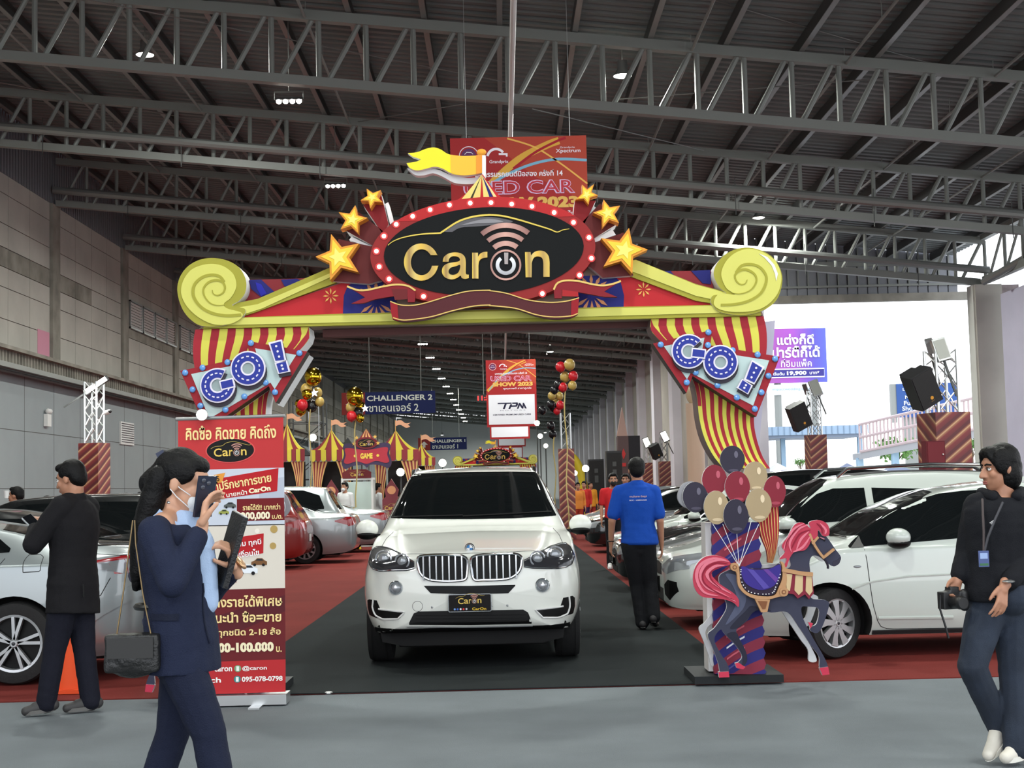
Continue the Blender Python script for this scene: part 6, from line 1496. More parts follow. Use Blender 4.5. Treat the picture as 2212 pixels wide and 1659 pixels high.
m = blob('hood', [('e', jc['neck']+Cdir(.03, .08, -.015), (.13, .10, .055)), ('c', jc['neck']+Cdir(-.08, -.07, .0), jc['neck']+Cdir(-.10, .04, .02), .032, .034), ('c', jc['neck']+Cdir(.05, -.08, .0), jc['neck']+Cdir(.11, .03, .02), .032, .034)], .008, 3, MATS['cloth_24_25_30'], cm_, .003)
m = MB(); st = [Cp(2122, 1078, -.13), Cp(2123, 1110, -.19), Cp(2125, 1150, -.20), Cp(2125, 1190, -.20)]; m.path(st, .007, M('lanyard_band', (70, 60, 60), .7), 5); m.path([Cp(2166, 1085, -.15), Cp(2150, 1120, -.20), Cp(2134, 1160, -.21), Cp(2126, 1192, -.20)], .007, M('lanyard_band2', (58, 58, 64), .7), 5); m.build('lanyard', cm_)
m = MB(); c_ = Cp(2125, 1207, -.205); rr = Matrix.Rotation(-rzc, 3, 'Z'); m.box(c_, (.055, .004, .085), M('badge_card', (60, 78, 130), .3), rr); m.box(c_+Cdir(0, -.003, .015), (.04, .003, .03), C(150, 170, 210), rr); m.box(c_+Cdir(0, -.003, -.03), (.045, .003, .012), C(70, 110, 80), rr); m.build('badge', cm_)
m = MB(); m.path([Cp(2146, 1125, -.20), Cp(2142, 1132, -.205), Cp(2138, 1130, -.205), Cp(2150, 1122, -.20)], .003, C(170, 170, 172), 4); m.build('chest_logo', cm_)
m = MB(); m.ell(jc['wrL']+Cdir(.02, -.02, .03), (.034, .034, .010), m_silver, None, 14, 6); m.build('wristband', cm_)
ck = thing('camera', 'black DSLR camera with wrist strap in the hand of the hoodie man', 'camera', world(cm_, Cp(2056, 1296, -.06)), radians(18))
blob('camera_body', [('b', Vector((0, 0, 0)), (.14, .062, .095)), ('b', Vector((0, -.005, .055)), (.055, .055, .035)), ('c', Vector((.058, -.028, -.035)), Vector((.058, -.028, .035)), .026, .024)], .005, 3, M('camera_black', (24, 24, 26), .45), ck)
m = MB(); m.lathe([(.001, -.125), (.030, -.125), (.034, -.12), (.036, -.09), (.033, -.085), (.034, -.03)], (-.015, 0, -.008), m_black, 'Y', 24); m.build('lens', ck)
m = MB(); m.path([Vector((-.07, 0, .03)), Vector((-.085, -.01, -.04)), Vector((-.06, -.02, -.14)), Vector((-.045, -.02, -.20))], .006, m_black, 5); m.build('strap', ck)

# ---- man in the blue polo walking away
DY = 15.3; DX = P(1390, 1200, DY).x; rzd = radians(-6)
def Dp(px, py, d=0.0):
    p = P(px, py, DY+d); return Vector((p.x-DX, d, p.z))
J = dict(head=Dp(1375, 1020), neck=Dp(1376, 1052, -.02), chest=Dp(1376, 1090), waist=Dp(1378, 1135), hip=Dp(1382, 1168), shR=Dp(1412, 1066), elR=Dp(1426, 1128, -.03), wrR=Dp(1429, 1178, .05), shL=Dp(1338, 1066), elL=Dp(1322, 1128, -.02), wrL=Dp(1320, 1176, .06),
         hjR=Dp(1394, 1180), knR=Dp(1404, 1262, .02), anR=Dp(1412, 1340, -.1), toR=Dp(1416, 1345, .12), hjL=Dp(1364, 1180), knL=Dp(1376, 1264, .05), anL=Dp(1388, 1348, -.05), toL=Dp(1386, 1356, .12))
J['anR'].z = .15; J['toR'].z = .035; J['anL'].z = .09; J['toL'].z = .035
dm_, jd, RD, _ = human('man in bright blue polo shirt and black trousers walking away up the runner', (DX, DY, .016), 0, J, H=1.80, look=(0, 1, .0), top=('polo_shirt', (22, 72, 168), .42, 1.04), legs=('trousers', (22, 23, 27)), shoe=((40, 38, 40), (160, 158, 152)), vox=.009, girth=1.04, lg=1.16, collar=True, face_on=False, loose=.006)
m = MB(); m.path([jd['neck'] + Vector((.070*cos(a), .064*sin(a)-.005, .012)) for a in np.linspace(0, 2*pi, 18, endpoint=False)], .017, MATS['cloth_22_72_168'], 6, True); m.build('collar', dm_)
m = MB(); 
bc = jd['chest'] + Vector((.0, -.158, .045)); m.text('งานวันขาย ดีเจยูส', (bc.x, bc.y, bc.z+.025), .185, .026, C(226, 190, 170), bold=.01); m.text('BCC - USEDCARS', (bc.x, bc.y, bc.z-.012), .185, .014, C(220, 220, 230), bold=.01); m.build('back_print', dm_)
m = MB(); m.path([jd['wrL'] + Vector((.030*cos(a), .030*sin(a), .02)) for a in np.linspace(0, 2*pi, 14, endpoint=False)], .010, m_black, 5, True); m.build('wristwatch', dm_)
# ---- people further off
def standing(label, px, Y, rz, top, legs, H=1.72, X=None, z=FZ, **kw):
    x = P(px, 1060, Y).x if X is None else X
    return human(label, (x, Y, z), rz, None, H=H, top=top, legs=('trousers', legs), **kw)
standing('man in red shirt and black mask facing the blue-shirted man, white sneakers', 1325, 26.5, pi, ('shirt', (196, 40, 46), .42, 1.0), (26, 26, 30), H=1.76, mask=(24, 24, 26), shoe=((226, 226, 226), (235, 235, 235)), vox=.013)
standing('man in white shirt by the concrete wall, drinking from a paper cup', 36, 20.5, radians(80), ('shirt', (222, 222, 222), .42, 1.0), (40, 42, 50), H=1.72, vox=.013)
cu = thing('paper_cup', 'white paper cup raised by the man in the white shirt', 'cup', P(14, 1076, 20.4), 0); m = MB(); m.lathe([(0, 0), (.03, 0), (.04, .10), (.042, .10), (.042, .108), (0, .108)], (0, 0, 0), m_white, n=14); m.build('cup_wall', cu)
standing('person in royal blue shirt bending behind the silver sedan', 102, 21.5, radians(10), ('shirt', (30, 78, 180), .42, 1.0), (40, 40, 46), H=1.58, vox=.014, face_on=False)
standing('person with dark hair behind the black sedan roof, beside the red spiral pillar', 272, 24.0, radians(30), ('shirt', (40, 40, 44), .42, 1.0), (40, 40, 46), H=1.60, vox=.014, face_on=False)
standing('person with dark cap behind the black cars, nearer the navy-suited woman', 305, 25.5, radians(-20), ('shirt', (52, 52, 60), .42, 1.0), (40, 40, 46), H=1.62, vox=.014, face_on=False)
standing('man in grey vest and white sleeves with white mask, standing before the game booth', 745, 39.2, radians(150), ('shirt', (216, 216, 216), .9, 1.0), (50, 52, 60), H=1.80, mask=(232, 232, 232), vox=.014)
standing('person with dark hair standing at the popcorn kiosk near the white SUV mirror', 816, 41.0, radians(-60), ('shirt', (196, 198, 200), .9, 1.0), (60, 60, 66), H=1.76, vox=.014, face_on=False)
standing('person in orange costume by the red pillar, nearest of the costumed group', 1248, 46.0, radians(190), ('shirt', (214, 132, 60), .9, 1.1), (170, 60, 44), H=1.66, vox=.016)
standing('person in red costume between the orange-clad people behind the black car', 1262, 48.0, radians(160), ('shirt', (190, 50, 46), .9, 1.1), (60, 40, 80), H=1.70, vox=.016)
standing('person in yellow costume at the far end of the costumed group', 1276, 50.0, radians(200), ('shirt', (222, 150, 50), .9, 1.1), (150, 50, 44), H=1.68, vox=.016)
standing('person with black hair just behind the blue-shirted man\'s shoulder', 1352, 31.0, radians(170), ('shirt', (60, 62, 70), .42, 1.0), (40, 40, 46), H=1.78, vox=.014)
# ================================================================ banners, signs, booths, towers, balloons
# ---- roll-up banner
RY = 10.62; ro = P(500, 1512, RY)
rbn = thing('rollup_banner', 'red roll-up banner with gold Thai lettering standing on the grey carpet behind the navy-suited woman', 'banner', (ro.x, RY, 0))
def Q(pts):
    out = []
    for x, y in pts: p = P(x, y, RY); out.append((p.x-ro.x, p.z))
    return out
m = MB(); m.prism(Q([(385, 904), (612, 897), (616, 1494), (386, 1502)]), -.004, .002, C(186, 54, 56, .4)); pan = m.build('banner_panel', rbn)
m = MB(); a, b = Q([(380, 1512), (621, 1511)]); m.bx((a[0], -.06, 0.012), (b[0], .14, .085), m_silver); a, b = Q([(546, 1516), (570, 1516)]); m.bx((a[0], -.20, 0.0), (b[0], .20, .012), m_silver); a, b = Q([(420, 1516), (444, 1516)]); m.bx((a[0], -.20, 0.0), (b[0], .20, .012), m_silver); m.build('base', rbn)
m = MB(); q = Q([(380, 906), (616, 898)]); m.tube((q[0][0], 0, q[0][1]), (q[1][0], 0, q[1][1]), .014, m_silver, 8); m.tube((.1, .03, .05), (.1, .03, q[0][1]), .010, m_silver, 6); m.build('top_rail', rbn)
def btxt(mb_, s_, x0, x1, y, h, col, bold=.03, d=-.012, slope=.026):
    """banner lettering between two pixel columns on a baseline that follows the banner"""
    a, b = P(x0, y, RY), P(x1, y - (x1-x0)*slope, RY); u = Vector((b.x-a.x, 0, b.z-a.z)); w = u.length; u.normalize()
    up = Vector((-u.z, 0, u.x)); c = (a+b)/2
    mb = MB(); mb.text(s_, (c.x-ro.x, d, c.z), w, h*RY/FPX, col, bold=bold, ux=u, uz=up); mb.build('lettering', pan)
def bpoly(pts, col, d): pr.prism(Q(pts), d, -.003, col)
goldt = C(240, 214, 150); pr = MB()
bpoly([(386, 1016), (614, 1010), (615, 1134), (386, 1138)], C(196, 202, 214), -.006); bpoly([(560, 1040), (614, 1030), (614, 1078), (560, 1080)], C(178, 184, 198), -.0065)
bpoly([(470, 1034), (602, 1011), (599, 1061), (462, 1080)], C(178, 36, 42), -.008); bpoly([(440, 1031), (487, 1021), (480, 1042), (436, 1050)], C(222, 150, 66), -.010)
bpoly([(512, 1078), (614, 1075), (615, 1123), (512, 1126)], C(112, 32, 36), -.008)
bpoly([(386, 1136), (615, 1132), (616, 1270), (386, 1276)], C(214, 206, 194), -.006); bpoly([(505, 1162), (570, 1152), (569, 1195), (505, 1204)], C(178, 36, 42), -.008)
bpoly([(386, 1276), (616, 1270), (617, 1424), (386, 1432)], C(104, 38, 42), -.006); bpoly([(470, 1330), (616, 1285), (616, 1320), (480, 1380)], C(88, 36, 42), -.0065); bpoly([(386, 1432), (617, 1424), (617, 1494), (386, 1502)], C(180, 48, 52), -.0065)
ov = [(498+51*cos(a), 973-25*sin(a)-1.2*cos(a)) for a in np.linspace(0, 2*pi, 40, endpoint=False)]
bpoly([(498+(x-498)*1.05, 973+(y-973)*1.08) for x, y in ov], C(220, 90, 88), -.007); bpoly(ov, C(28, 27, 28), -.009)
for x, y, r, cc in ((592, 1143, 8, (176, 148, 90)), (590, 1179, 7, (176, 148, 90)), (556, 1147, 5, (232, 224, 212))): bpoly([(x+r*cos(a), y+r*1.05*sin(a)) for a in np.linspace(0, 2*pi, 18, endpoint=False)], C(*cc), -.009)
def bcar(x, y, w, col):
    bpoly([(x-w*.5, y), (x-w*.48, y-w*.2), (x-w*.3, y-w*.26), (x-w*.12, y-w*.42), (x+w*.2, y-w*.42), (x+w*.36, y-w*.28), (x+w*.5, y-w*.22), (x+w*.5, y)], col, -.010)
    bpoly([(x-w*.22, y-w*.27), (x-w*.1, y-w*.38), (x+w*.18, y-w*.38), (x+w*.28, y-w*.27)], C(44, 48, 54), -.012)
    for dx in (-.28, .28): bpoly([(x+w*dx+w*.09*cos(a), y+w*.09*sin(a)) for a in np.linspace(0, 2*pi, 12, endpoint=False)], C(28, 28, 30), -.013)
bcar(535, 1238, 44, C(226, 230, 236)); bcar(560, 1220, 34, C(120, 84, 54)); bcar(498, 1258, 26, C(120, 30, 34)); bcar(497, 1096, 26, C(90, 94, 92)); bcar(484, 1110, 22, C(150, 156, 80))
for x, y, cc in ((514, 1444, (120, 160, 120)), (513, 1467, (60, 130, 130))):
    bpoly([(x+7.5*cos(a), y+7.5*sin(a)) for a in np.linspace(0, 2*pi, 18, endpoint=False)], C(*cc), -.009); bpoly([(x-3, y-5), (x+3, y-5), (x+3, y+5), (x-3, y+5)], C(232, 236, 232), -.011)
pr.build('printed_design', pan)
t = MB()
btxt(t, 'คิดซื้อ คิดขาย คิดถึง', 402, 597, 936, 31, goldt, .024); btxt(t, 'สมัคร', 446, 474, 1037, 15, C(40, 30, 20), .02, -.016, .2)
btxt(t, 'ที่ปรึกษาการขาย', 462, 586, 1051, 21, goldt, .024, -.014, .17); btxt(t, 'งาน นายหน้า', 462, 534, 1073, 11, C(240, 232, 220), .02, -.014, .15); btxt(t, 'CarOn', 538, 585, 1061, 11, C(244, 226, 190), .05, -.014, .15)
btxt(t, 'รายได้ดี!! มากกว่า', 525, 606, 1096, 13, goldt, .024, -.014); btxt(t, '200,000', 521, 584, 1116, 19, C(240, 226, 196), .05, -.014); btxt(t, 'บ./ด.', 588, 611, 1116, 10, goldt, .024, -.014)
btxt(t, 'เพิ่ม ทุกปี', 508, 565, 1177, 17, C(240, 232, 232), .025, -.014, .12); btxt(t, 'มีเงื่อนไข', 508, 560, 1198, 15, C(240, 232, 232), .025, -.014, .12)
btxt(t, 'ทางรายได้พิเศษ', 452, 610, 1300, 25, goldt, .024); btxt(t, 'แนะนำ ซื้อ=ขาย', 452, 608, 1334, 24, goldt, .024); btxt(t, 'ทุกชนิด 2-18 ล้อ', 470, 607, 1368, 20, goldt, .024); btxt(t, '5,000-100,000', 440, 592, 1402, 24, C(240, 226, 190), .06); btxt(t, 'บ.', 597, 609, 1402, 12, goldt, .024)
btxt(t, 'caron', 464, 502, 1446, 9, C(240, 236, 232), .02); btxt(t, '@caron', 524, 577, 1444, 11, C(240, 236, 232), .02); btxt(t, 'ch', 455, 478, 1469, 11, C(240, 236, 232), .02); btxt(t, '095-078-0798', 523, 611, 1467, 11, C(240, 236, 232), .03)
t = MB(); oc2 = P(498, 974, RY); wordmark(t, oc2.x-ro.x, oc2.z-.005, .245, -.014); t.build('word_mark', pan)
cl = thing('clip_lamp', 'small glaring lamp clipped above the top edge of the roll-up banner', 'lamp', P(436, 896, RY-.10))
m = MB(); m.lathe([(.0, .07), (.03, .07), (.045, .0), (.04, 0)], (0, 0, 0), m_black, 'Y', 14); m.tube((0, .06, -.02), (0, .07, -.0), .008, m_black, 6); m.build('housing', cl)
m = MB(); m.ell((0, -.004, 0), (.040, .02, .040), M('clip_led', (255, 250, 230), .4, emit=40.0), nu=14, nv=8); m.build('bulb', cl)

# ---- hanging show banners
def show_banner(label, px0, px1, pyt, Y, brand, drop=3.2, body=1.95):
    a, b = P(px0, pyt, Y), P(px1, pyt, Y); w = b.x-a.x; k = w/2.42; zt_ = (a.z+b.z)/2; x = (a.x+b.x)/2
    s_ = thing('hanging_banner', label, 'banner', (x, Y, zt_), 0, 'hanging used car show banners')
    h = drop*k; B = lambda u, v: ((u-.5)*w, -v*w)      # u across, v down, both in banner widths
    m = MB(); m.prism([B(0, 0), B(1, 0), B(1, h/w), B(0, h/w)], -.012, .012, C(150, 42, 44)); m.prism([B(.25, 0), B(1, 0), B(1, .50), B(.62, .30)], -.013, -.012, C(160, 62, 48))
    pnl = m.build('panel', s_)
    m = MB(); m.strip([B(*q) for q in spl([(.02, .62), (.15, .50), (.30, .34), (.50, .17), (.70, .07), (.80, .035)], 6)], .055*w, -.015, -.012, C(196, 150, 62)); m.strip([B(*q) for q in spl([(.46, .235), (.62, .12), (.78, .04), (.85, .014)], 6)], .018*w, -.017, -.012, C(150, 30, 44))
    m.strip([B(*q) for q in spl([(.06, .60), (.25, .38), (.50, .24), (.75, .175), (1.0, .185)], 6)], .020*w, -.016, -.012, C(112, 160, 186)); m.strip([B(*q) for q in spl([(.42, .01), (.62, .08), (.80, .2), (1.0, .36)], 6)], .012*w, -.016, -.012, C(210, 160, 80))
    m.build('swoosh_print', pnl)
    wl_ = C(222, 216, 226)
    def tx(*a, **k_): q_ = MB(); q_.text(*a, **k_); q_.build('show_lettering', pnl)
    m = MB()
    c = B(.135, .135); annulus(m, c, .072*w, .067*w, wl_, -.018, -.012, n=28); annulus(m, c, .055*w, 0, C(92, 52, 92), -.018, -.012, n=24); tx('USED CAR', (c[0], -.02, c[1]-.010*w), .09*w, .014*w, wl_, bold=.03); m.strip([(c[0]-.03*w, c[1]+.012*w), (c[0]-.015*w, c[1]+.028*w), (c[0]+.018*w, c[1]+.026*w), (c[0]+.032*w, c[1]+.012*w)], .004*w, -.02, -.018, wl_)
    m.build('round_emblem', pnl); m = MB(); c = B(.335, .15); annulus(m, c, .072*w, .054*w, wl_, -.018, -.012, 35, 170, 20); m.prism([(c[0]+.02*w, c[1]+.032*w), (c[0]+.085*w, c[1]+.030*w), (c[0]+.085*w, c[1]+.005*w), (c[0]+.072*w, c[1]+.005*w), (c[0]+.072*w, c[1]+.016*w), (c[0]+.02*w, c[1]+.018*w)], -.018, -.012, wl_)
    tx('Grandprix', (B(.355, .185)[0], -.018, B(.355, .185)[1]), .14*w, .032*w, wl_, bold=.01)
    tx('Grandprix', (B(.86, .088)[0], -.018, B(.86, .088)[1]), .11*w, .017*w, wl_, bold=.0); tx('Xpectrum', (B(.865, .115)[0], -.018, B(.865, .115)[1]), .18*w, .036*w, wl_, bold=.01)
    tx('มหกรรมรถยนต์มือสอง ครั้งที่ 14', (B(.50, .272)[0], -.018, B(.5, .272)[1]), .64*w, .046*w, wl_, bold=.02)
    tx('USED CAR', (B(.50, .375)[0], -.018, B(.5, .375)[1]), .82*w, .105*w, C(206, 176, 210), bold=.045); tx('USED CAR', (B(.50, .375)[0], -.022, B(.5, .375)[1]), .80*w, .092*w, C(172, 52, 62), bold=.005)
    tx('SHOW 2023', (B(.53, .49)[0], -.018, B(.53, .49)[1]), .80*w, .085*w, C(206, 164, 88), bold=.06); tx('คุณภาพดี ราคาถูกใจ', (B(.62, .58)[0], -.018, B(.62, .58)[1]), .56*w, .05*w, wl_, bold=.01, shear=.2)
    m.build('emblem_print', pnl)
    m = MB(); m.prism([B(.04, .70), B(.96, .70), B(.96, h/w-.05), B(.04, h/w-.05)], -.018, -.012, C(218, 218, 226)); bp = m.build('brand_panel', pnl)
    m = MB(); vc = (.70 + h/w-.05)/2; dk = C(40, 40, 62)
    if brand == 'tpm':
        for q in ([(.22, .86), (.50, .86), (.50, .885), (.40, .885), (.36, .985), (.32, .985), (.36, .885), (.22, .885)], [(.43, .985), (.47, .895), (.51, .895), (.50, .915), (.58, .915), (.585, .89), (.51, .885), (.51, .86), (.62, .86), (.63, .90), (.60, .945), (.49, .945), (.47, .985)], [(.60, .985), (.645, .87), (.67, .87), (.715, .94), (.72, .87), (.745, .87), (.80, .985), (.76, .985), (.74, .93), (.73, .985), (.70, .985), (.66, .92), (.635, .985)]):
            m.prism([B(*p) for p in q], -.022, -.018, dk)
        m.text('M O T O R S', (B(.52, 1.015)[0], -.02, B(.52, 1.015)[1]), .5*w, .018*w, C(120, 120, 140), bold=.0); m.text('CERTIFIED PREMIUM USED CARS', (B(.5, 1.10)[0], -.02, B(.5, 1.10)[1]), .76*w, .030*w, dk, bold=.03)
    elif brand: m.text(brand, (B(.5, vc - .12)[0], -.02, B(.5, vc-.12)[1]), .82*w, .085*w, dk, bold=.03)
    if m.v: m.build('brand_lettering', bp)
    m = MB()
    for u in (.12, .88): m.tube(B(u, 0)[0:1] + (0,) + (0,), (B(u, 0)[0], 0, zr(x+B(u, 0)[0])-zt_+.02), .006, m_silver, 4)
    m.build('hanging_wire', s_)
    return s_
show_banner('large red used car show banner hanging right behind the arch flag', 972, 1266, 296, 25.0, 'CARSOME')
show_banner('red show banner with white panel of a premium used car brand, hanging beyond the arch', 1049, 1157, 777, 69.0, 'tpm', 3.25)
show_banner('third hanging show banner with a white one-word panel below the premium brand one', 1056, 1142, 838, 86.0, 'CARSOME', 3.1)
show_banner('fourth hanging show banner, just its white lower panel showing', 1074, 1134, 898, 118.0, 'USED CAR', 2.7)
show_banner('farthest hanging show banner, low above the distant arch', 1082, 1128, 935, 150.0, '', 2.9)
# ---- hall name signs
def hall_sign(label, px0, px1, py0, py1, Y, l1, l2):
    a, b, c = P(px0, py0, Y), P(px1, py0, Y), P(px0, py1, Y); w, h = b.x-a.x, (a.z+b.z)/2-c.z
    s_ = thing('hall_sign', label, 'sign', ((a.x+b.x)/2, Y, c.z+.03))
    m = MB(); m.bx((-w/2+.25*w, -.06, 0), (w/2, .06, h), C(24, 33, 78)); m.bx((-w/2, -.06, 0), (-w/2+.25*w, .06, h), C(120, 42, 40)); m.tube((-w*.2, 0, h), (-w*.2, 0, zr(s_.location.x-w*.2)-s_.location.z+.02), .02, m_steel, 5); m.tube((w*.35, 0, h), (w*.35, 0, zr(s_.location.x+w*.35)-s_.location.z+.02), .02, m_steel, 5); m.build('board', s_)
    m = MB(); wt = C(206, 210, 200); m.text(l1, (-w/2+.27*w, -.065, h*.72), w*.70, h*.25, wt, bold=.02, align='L'); m.text(l2, (-w/2+.29*w, -.065, h*.28), w*.53, h*.36, wt, bold=.01, align='L')
    m.build('lettering', s_); m = MB(); m.prism([(-w*.46, h*.45), (-w*.375, h*.72), (-w*.30, h*.45), (-w*.35, h*.45), (-w*.35, h*.22), (-w*.40, h*.22), (-w*.40, h*.45)], -.065, -.06, C(190, 184, 176)); m.build('arrow_mark', s_)
hall_sign('navy hall name sign with white lettering ending in 2, near the gold balloons', 738, 940, 848, 898, 65.0, 'CHALLENGER 2', 'ชาเลนเจอร์ 2')
hall_sign('smaller navy hall name sign ending in 1, farther down the hall', 903, 1008, 946, 974, 120.0, 'CHALLENGER 1', 'ชาเลนเจอร์ 1')
a, b = P(1034, 868, 72.0), P(1056, 853, 72.0)
ck_ = thing('led_clock', 'red LED digit display partly hidden by the premium brand banner', 'clock', ((a.x+b.x)/2, 72.0, a.z)); m = MB(); m.bx((-.35, -.05, 0), (.35, .05, .36), m_black); m.tube((0, 0, .36), (0, 0, zr((a.x+b.x)/2)-a.z+.02), .02, m_steel, 5); m.build('housing', ck_)
m = MB(); m.text('11:5', (-.02, -.06, .18), .58, .24, M('red_led', (255, 40, 40), .4, emit=3.0), bold=.02); m.build('digits', ck_)

# ---- circus booths
mar, yl2, crm = C(138, 56, 62), C(206, 190, 72), C(214, 172, 112)
def booth(label, px, Y, wpx, peak_y, eave_y, val_y, name='circus_booth', pitch=0.0):
    c = P(px, 1063, Y); k = Y/FPX; w = wpx*k; hz = 1.55 + (1063.5+.0245*(1085-px)*0)*0
    z = lambda y: P(px, y, Y).z
    t = thing(name, label, 'booth', (c.x, Y, .018), 0, 'circus tent booths')
    ze, zv, zp = z(eave_y)-.012, z(val_y)-.012, z(peak_y)-.012
    n = 6; m = MB()
    prof = lambda s_: [(s_*w/2*u, lerp(ze, zp, (1-u)**1.5)) for u in np.linspace(0, 1, 9)]
    for i in range(n):
        a, b = -1+2*i/n, -1+2*(i+1)/n
        q = [(a*w/2*u, lerp(ze, zp, (1-u)**1.45)) for u in np.linspace(0, 1, 9)] + [(b*w/2*u, lerp(ze, zp, (1-u)**1.45)) for u in np.linspace(1, 0, 9)]
        qq = [(a*w/2*u, lerp(ze, zp, (1-u)**(1.45))) for u in np.linspace(0, 1, 9)]
        # each stripe follows the concave roof line; the outer stripes set the outline
        def cur(s_): return [(s_*w/2*u, ze + (zp-ze)*((1-u)**(1.0 + .75*abs(s_)))) for u in np.linspace(0, 1, 9)]
        m.prism(cur(a) + cur(b)[::-1][:-1], -.05, .05, mar if i % 2 == 0 else yl2)
    m.build('tent_roof', t)
    m = MB(); nv = 8
    for i in range(nv):
        a, b = -w/2 + w*i/nv, -w/2 + w*(i+1)/nv; r = (b-a)*.3; q = [(a, ze), (b, ze)] + [(b-r+r*cos(th), zv+r+r*sin(th)) for th in np.linspace(0, -pi/2, 5)] + [(a+r-r*sin(-th), zv+r-r*cos(th)) for th in np.linspace(0, pi/2, 5)][::1]
        q = [(a+.004, ze), (b-.004, ze), (b-.004, zv+r), (b-r, zv), (a+r, zv), (a+.004, zv+r)]
        m.prism(q, -.09, -.03, yl2 if i % 2 == 0 else mar)
    m.build('valance', t)
    for sx in (-1, 1):
        m = MB(); ns = 9
        inner = lambda z_: w*(.30 - .20*((zv-z_)/zv)**.5)*0 + w*.10 + w*.16*(z_/zv)**3
        def edge(f): return [(sx*lerp(w*.47 - w*.04*sin(pi*min(1, (1-z_/zv)*1.2)), w*.30 - w*.20*(z_/zv)**4, f), z_) for z_ in np.linspace(0, zv, 12)]
        for i in range(ns): m.prism(edge(i/ns) + edge((i+1)/ns)[::-1], -.04, .0, crm if i % 2 == 0 else mar)
        m.build('curtain', t)
    m = MB(); m.bx((-w*.46, .30, 0), (w*.46, .34, zv), M('dark_booth_inside', (26, 22, 24), .9)); m.build('back_panel', t)
    m = MB(); m.tube((0, 0, zp-.03), (0, 0, zp+.30), .012, C(200, 150, 90), 6); pn = spl([(0, zp+.27), (.16, zp+.30), (.30, zp+.20), (.46, zp+.22)], 4); pl_ = spl([(.44, zp+.10), (.30, zp+.07), (.15, zp+.16), (0, zp+.12)], 4)
    m.prism(pn + [(.36, zp+.16)] + pl_, -.02, .02, C(204, 150, 120)); m.build('pennant', t)
    return t
BYB = 41.5
booth('circus tent booth half hidden by the roll-up banner, its yellow stripes brightly lit', 622, BYB, 76, 916, 971, 998)
booth('circus tent booth with pennant between the roll-up banner and the game sign', 718, BYB+.4, 92, 929, 972, 997)
booth('circus tent booth past the game sign, its roof above the SUV mirror', 857, BYB+.4, 100, 930, 972, 996)
booth('smallest circus tent booth, next to the second hall sign', 912, BYB+3, 60, 960, 989, 1007)
gsn = P(792, 985, BYB-.6); gs = thing('game_sign', 'red curly-edged game sign with yellow lettering on the circus booth', 'sign', (gsn.x, BYB-.6, .012)); k = BYB/FPX
gz = lambda y: P(792, y, BYB-.6).z-.012
def gp(pts): return [((x-792)*k, gz(y)) for x, y in pts]
m = MB(); m.prism(gp(spl([(742, 964), (750, 957), (775, 960), (792, 968), (810, 960), (835, 957), (843, 964), (840, 980), (845, 1000), (838, 1012), (822, 1006), (800, 1004), (792, 1010), (784, 1004), (762, 1006), (746, 1012), (739, 1000), (744, 980)], 4, True)), -.03, .06, C(72, 62, 88)); m.bx((-.6, .0, 0), (-.55, .06, gz(1000)), m_steel); m.bx((.55, .0, 0), (.6, .06, gz(1000)), m_steel); m.build('sign_board', gs)
m = MB(); m.prism(gp(spl([(746, 970), (755, 967), (792, 972), (829, 967), (838, 970), (836, 983), (840, 997), (832, 1001), (812, 996), (792, 1002), (772, 996), (752, 1001), (744, 997), (748, 983)], 4, True)), -.05, -.03, C(176, 60, 72)); m.build('red_panel', gs)
m = MB(); m.text('GAME', (0, -.056, gz(985)), 26*k, 12*k, C(232, 200, 88), bold=.05)
for dx in (-24, 24): m.prism(circ((dx*k, gz(984.5)), 3*k, 12), -.055, -.05, C(232, 200, 88))
m.build('lettering', gs)
m = MB(); m.prism(gp([(792+24*cos(a), 957-13*sin(a)) for a in np.linspace(0, 2*pi, 30, endpoint=False)]), -.06, .02, C(120, 48, 54)); m.prism(gp([(792+18*cos(a), 957-9.5*sin(a)) for a in np.linspace(0, 2*pi, 30, endpoint=False)]), -.07, -.06, C(40, 34, 38)); wordmark(m, 0, gz(959), 28*k, -.078)
for x, y in ((766, 958), (817, 958), (772, 945), (811, 944)): m.prism(starpts(gp([(x, y)])[0], 5*k, pi/2), -.075, -.06, C(226, 180, 96))
m.prism(gp([(792, 926), (806, 946), (778, 946)]), -.03, .02, mar)
for a, b in ((782, 786), (790, 794), (798, 802)): m.prism(gp([(792, 926), (b, 946), (a, 946)]), -.036, -.03, crm)
m.build('oval_topper', gs)
# popcorn kiosk
pk = P(772, 1063, BYB-1.4); kio = thing('popcorn_kiosk', 'white framed glass kiosk with a dark oval sign below the game sign', 'kiosk', (pk.x, BYB-1.4, .012)); kz = lambda y: P(772, y, BYB-1.4).z-.012
m = MB(); zt3 = kz(1037)
for x in (-.42, .42):
    for y in (0, .6): m.bx((x-.03, y-.03, 0), (x+.03, y+.03, zt3), m_white)
m.bx((-.45, -.03, zt3), (.45, .63, zt3+.06), m_white); m.bx((-.45, -.03, .75), (.45, .63, .85), m_white); m.build('frame', kio)
m = MB(); m.bx((-.39, .0, .85), (.39, .56, zt3-.05), M('kiosk_glass', (188, 206, 200), .1, spec=.5)); m.bx((-.39, .0, .0), (.39, .56, .75), m_white); m.build('cabinet', kio)
m = MB(); m.prism([(-.40, zt3+.05), (.40, zt3+.05), (.40, zt3+.22), (.25, zt3+.30), (-.25, zt3+.30), (-.40, zt3+.22)], -.05, -.02, C(112, 48, 52)); wordmark(m, 0, zt3+.16, .36, -.06); m.build('sign', kio)
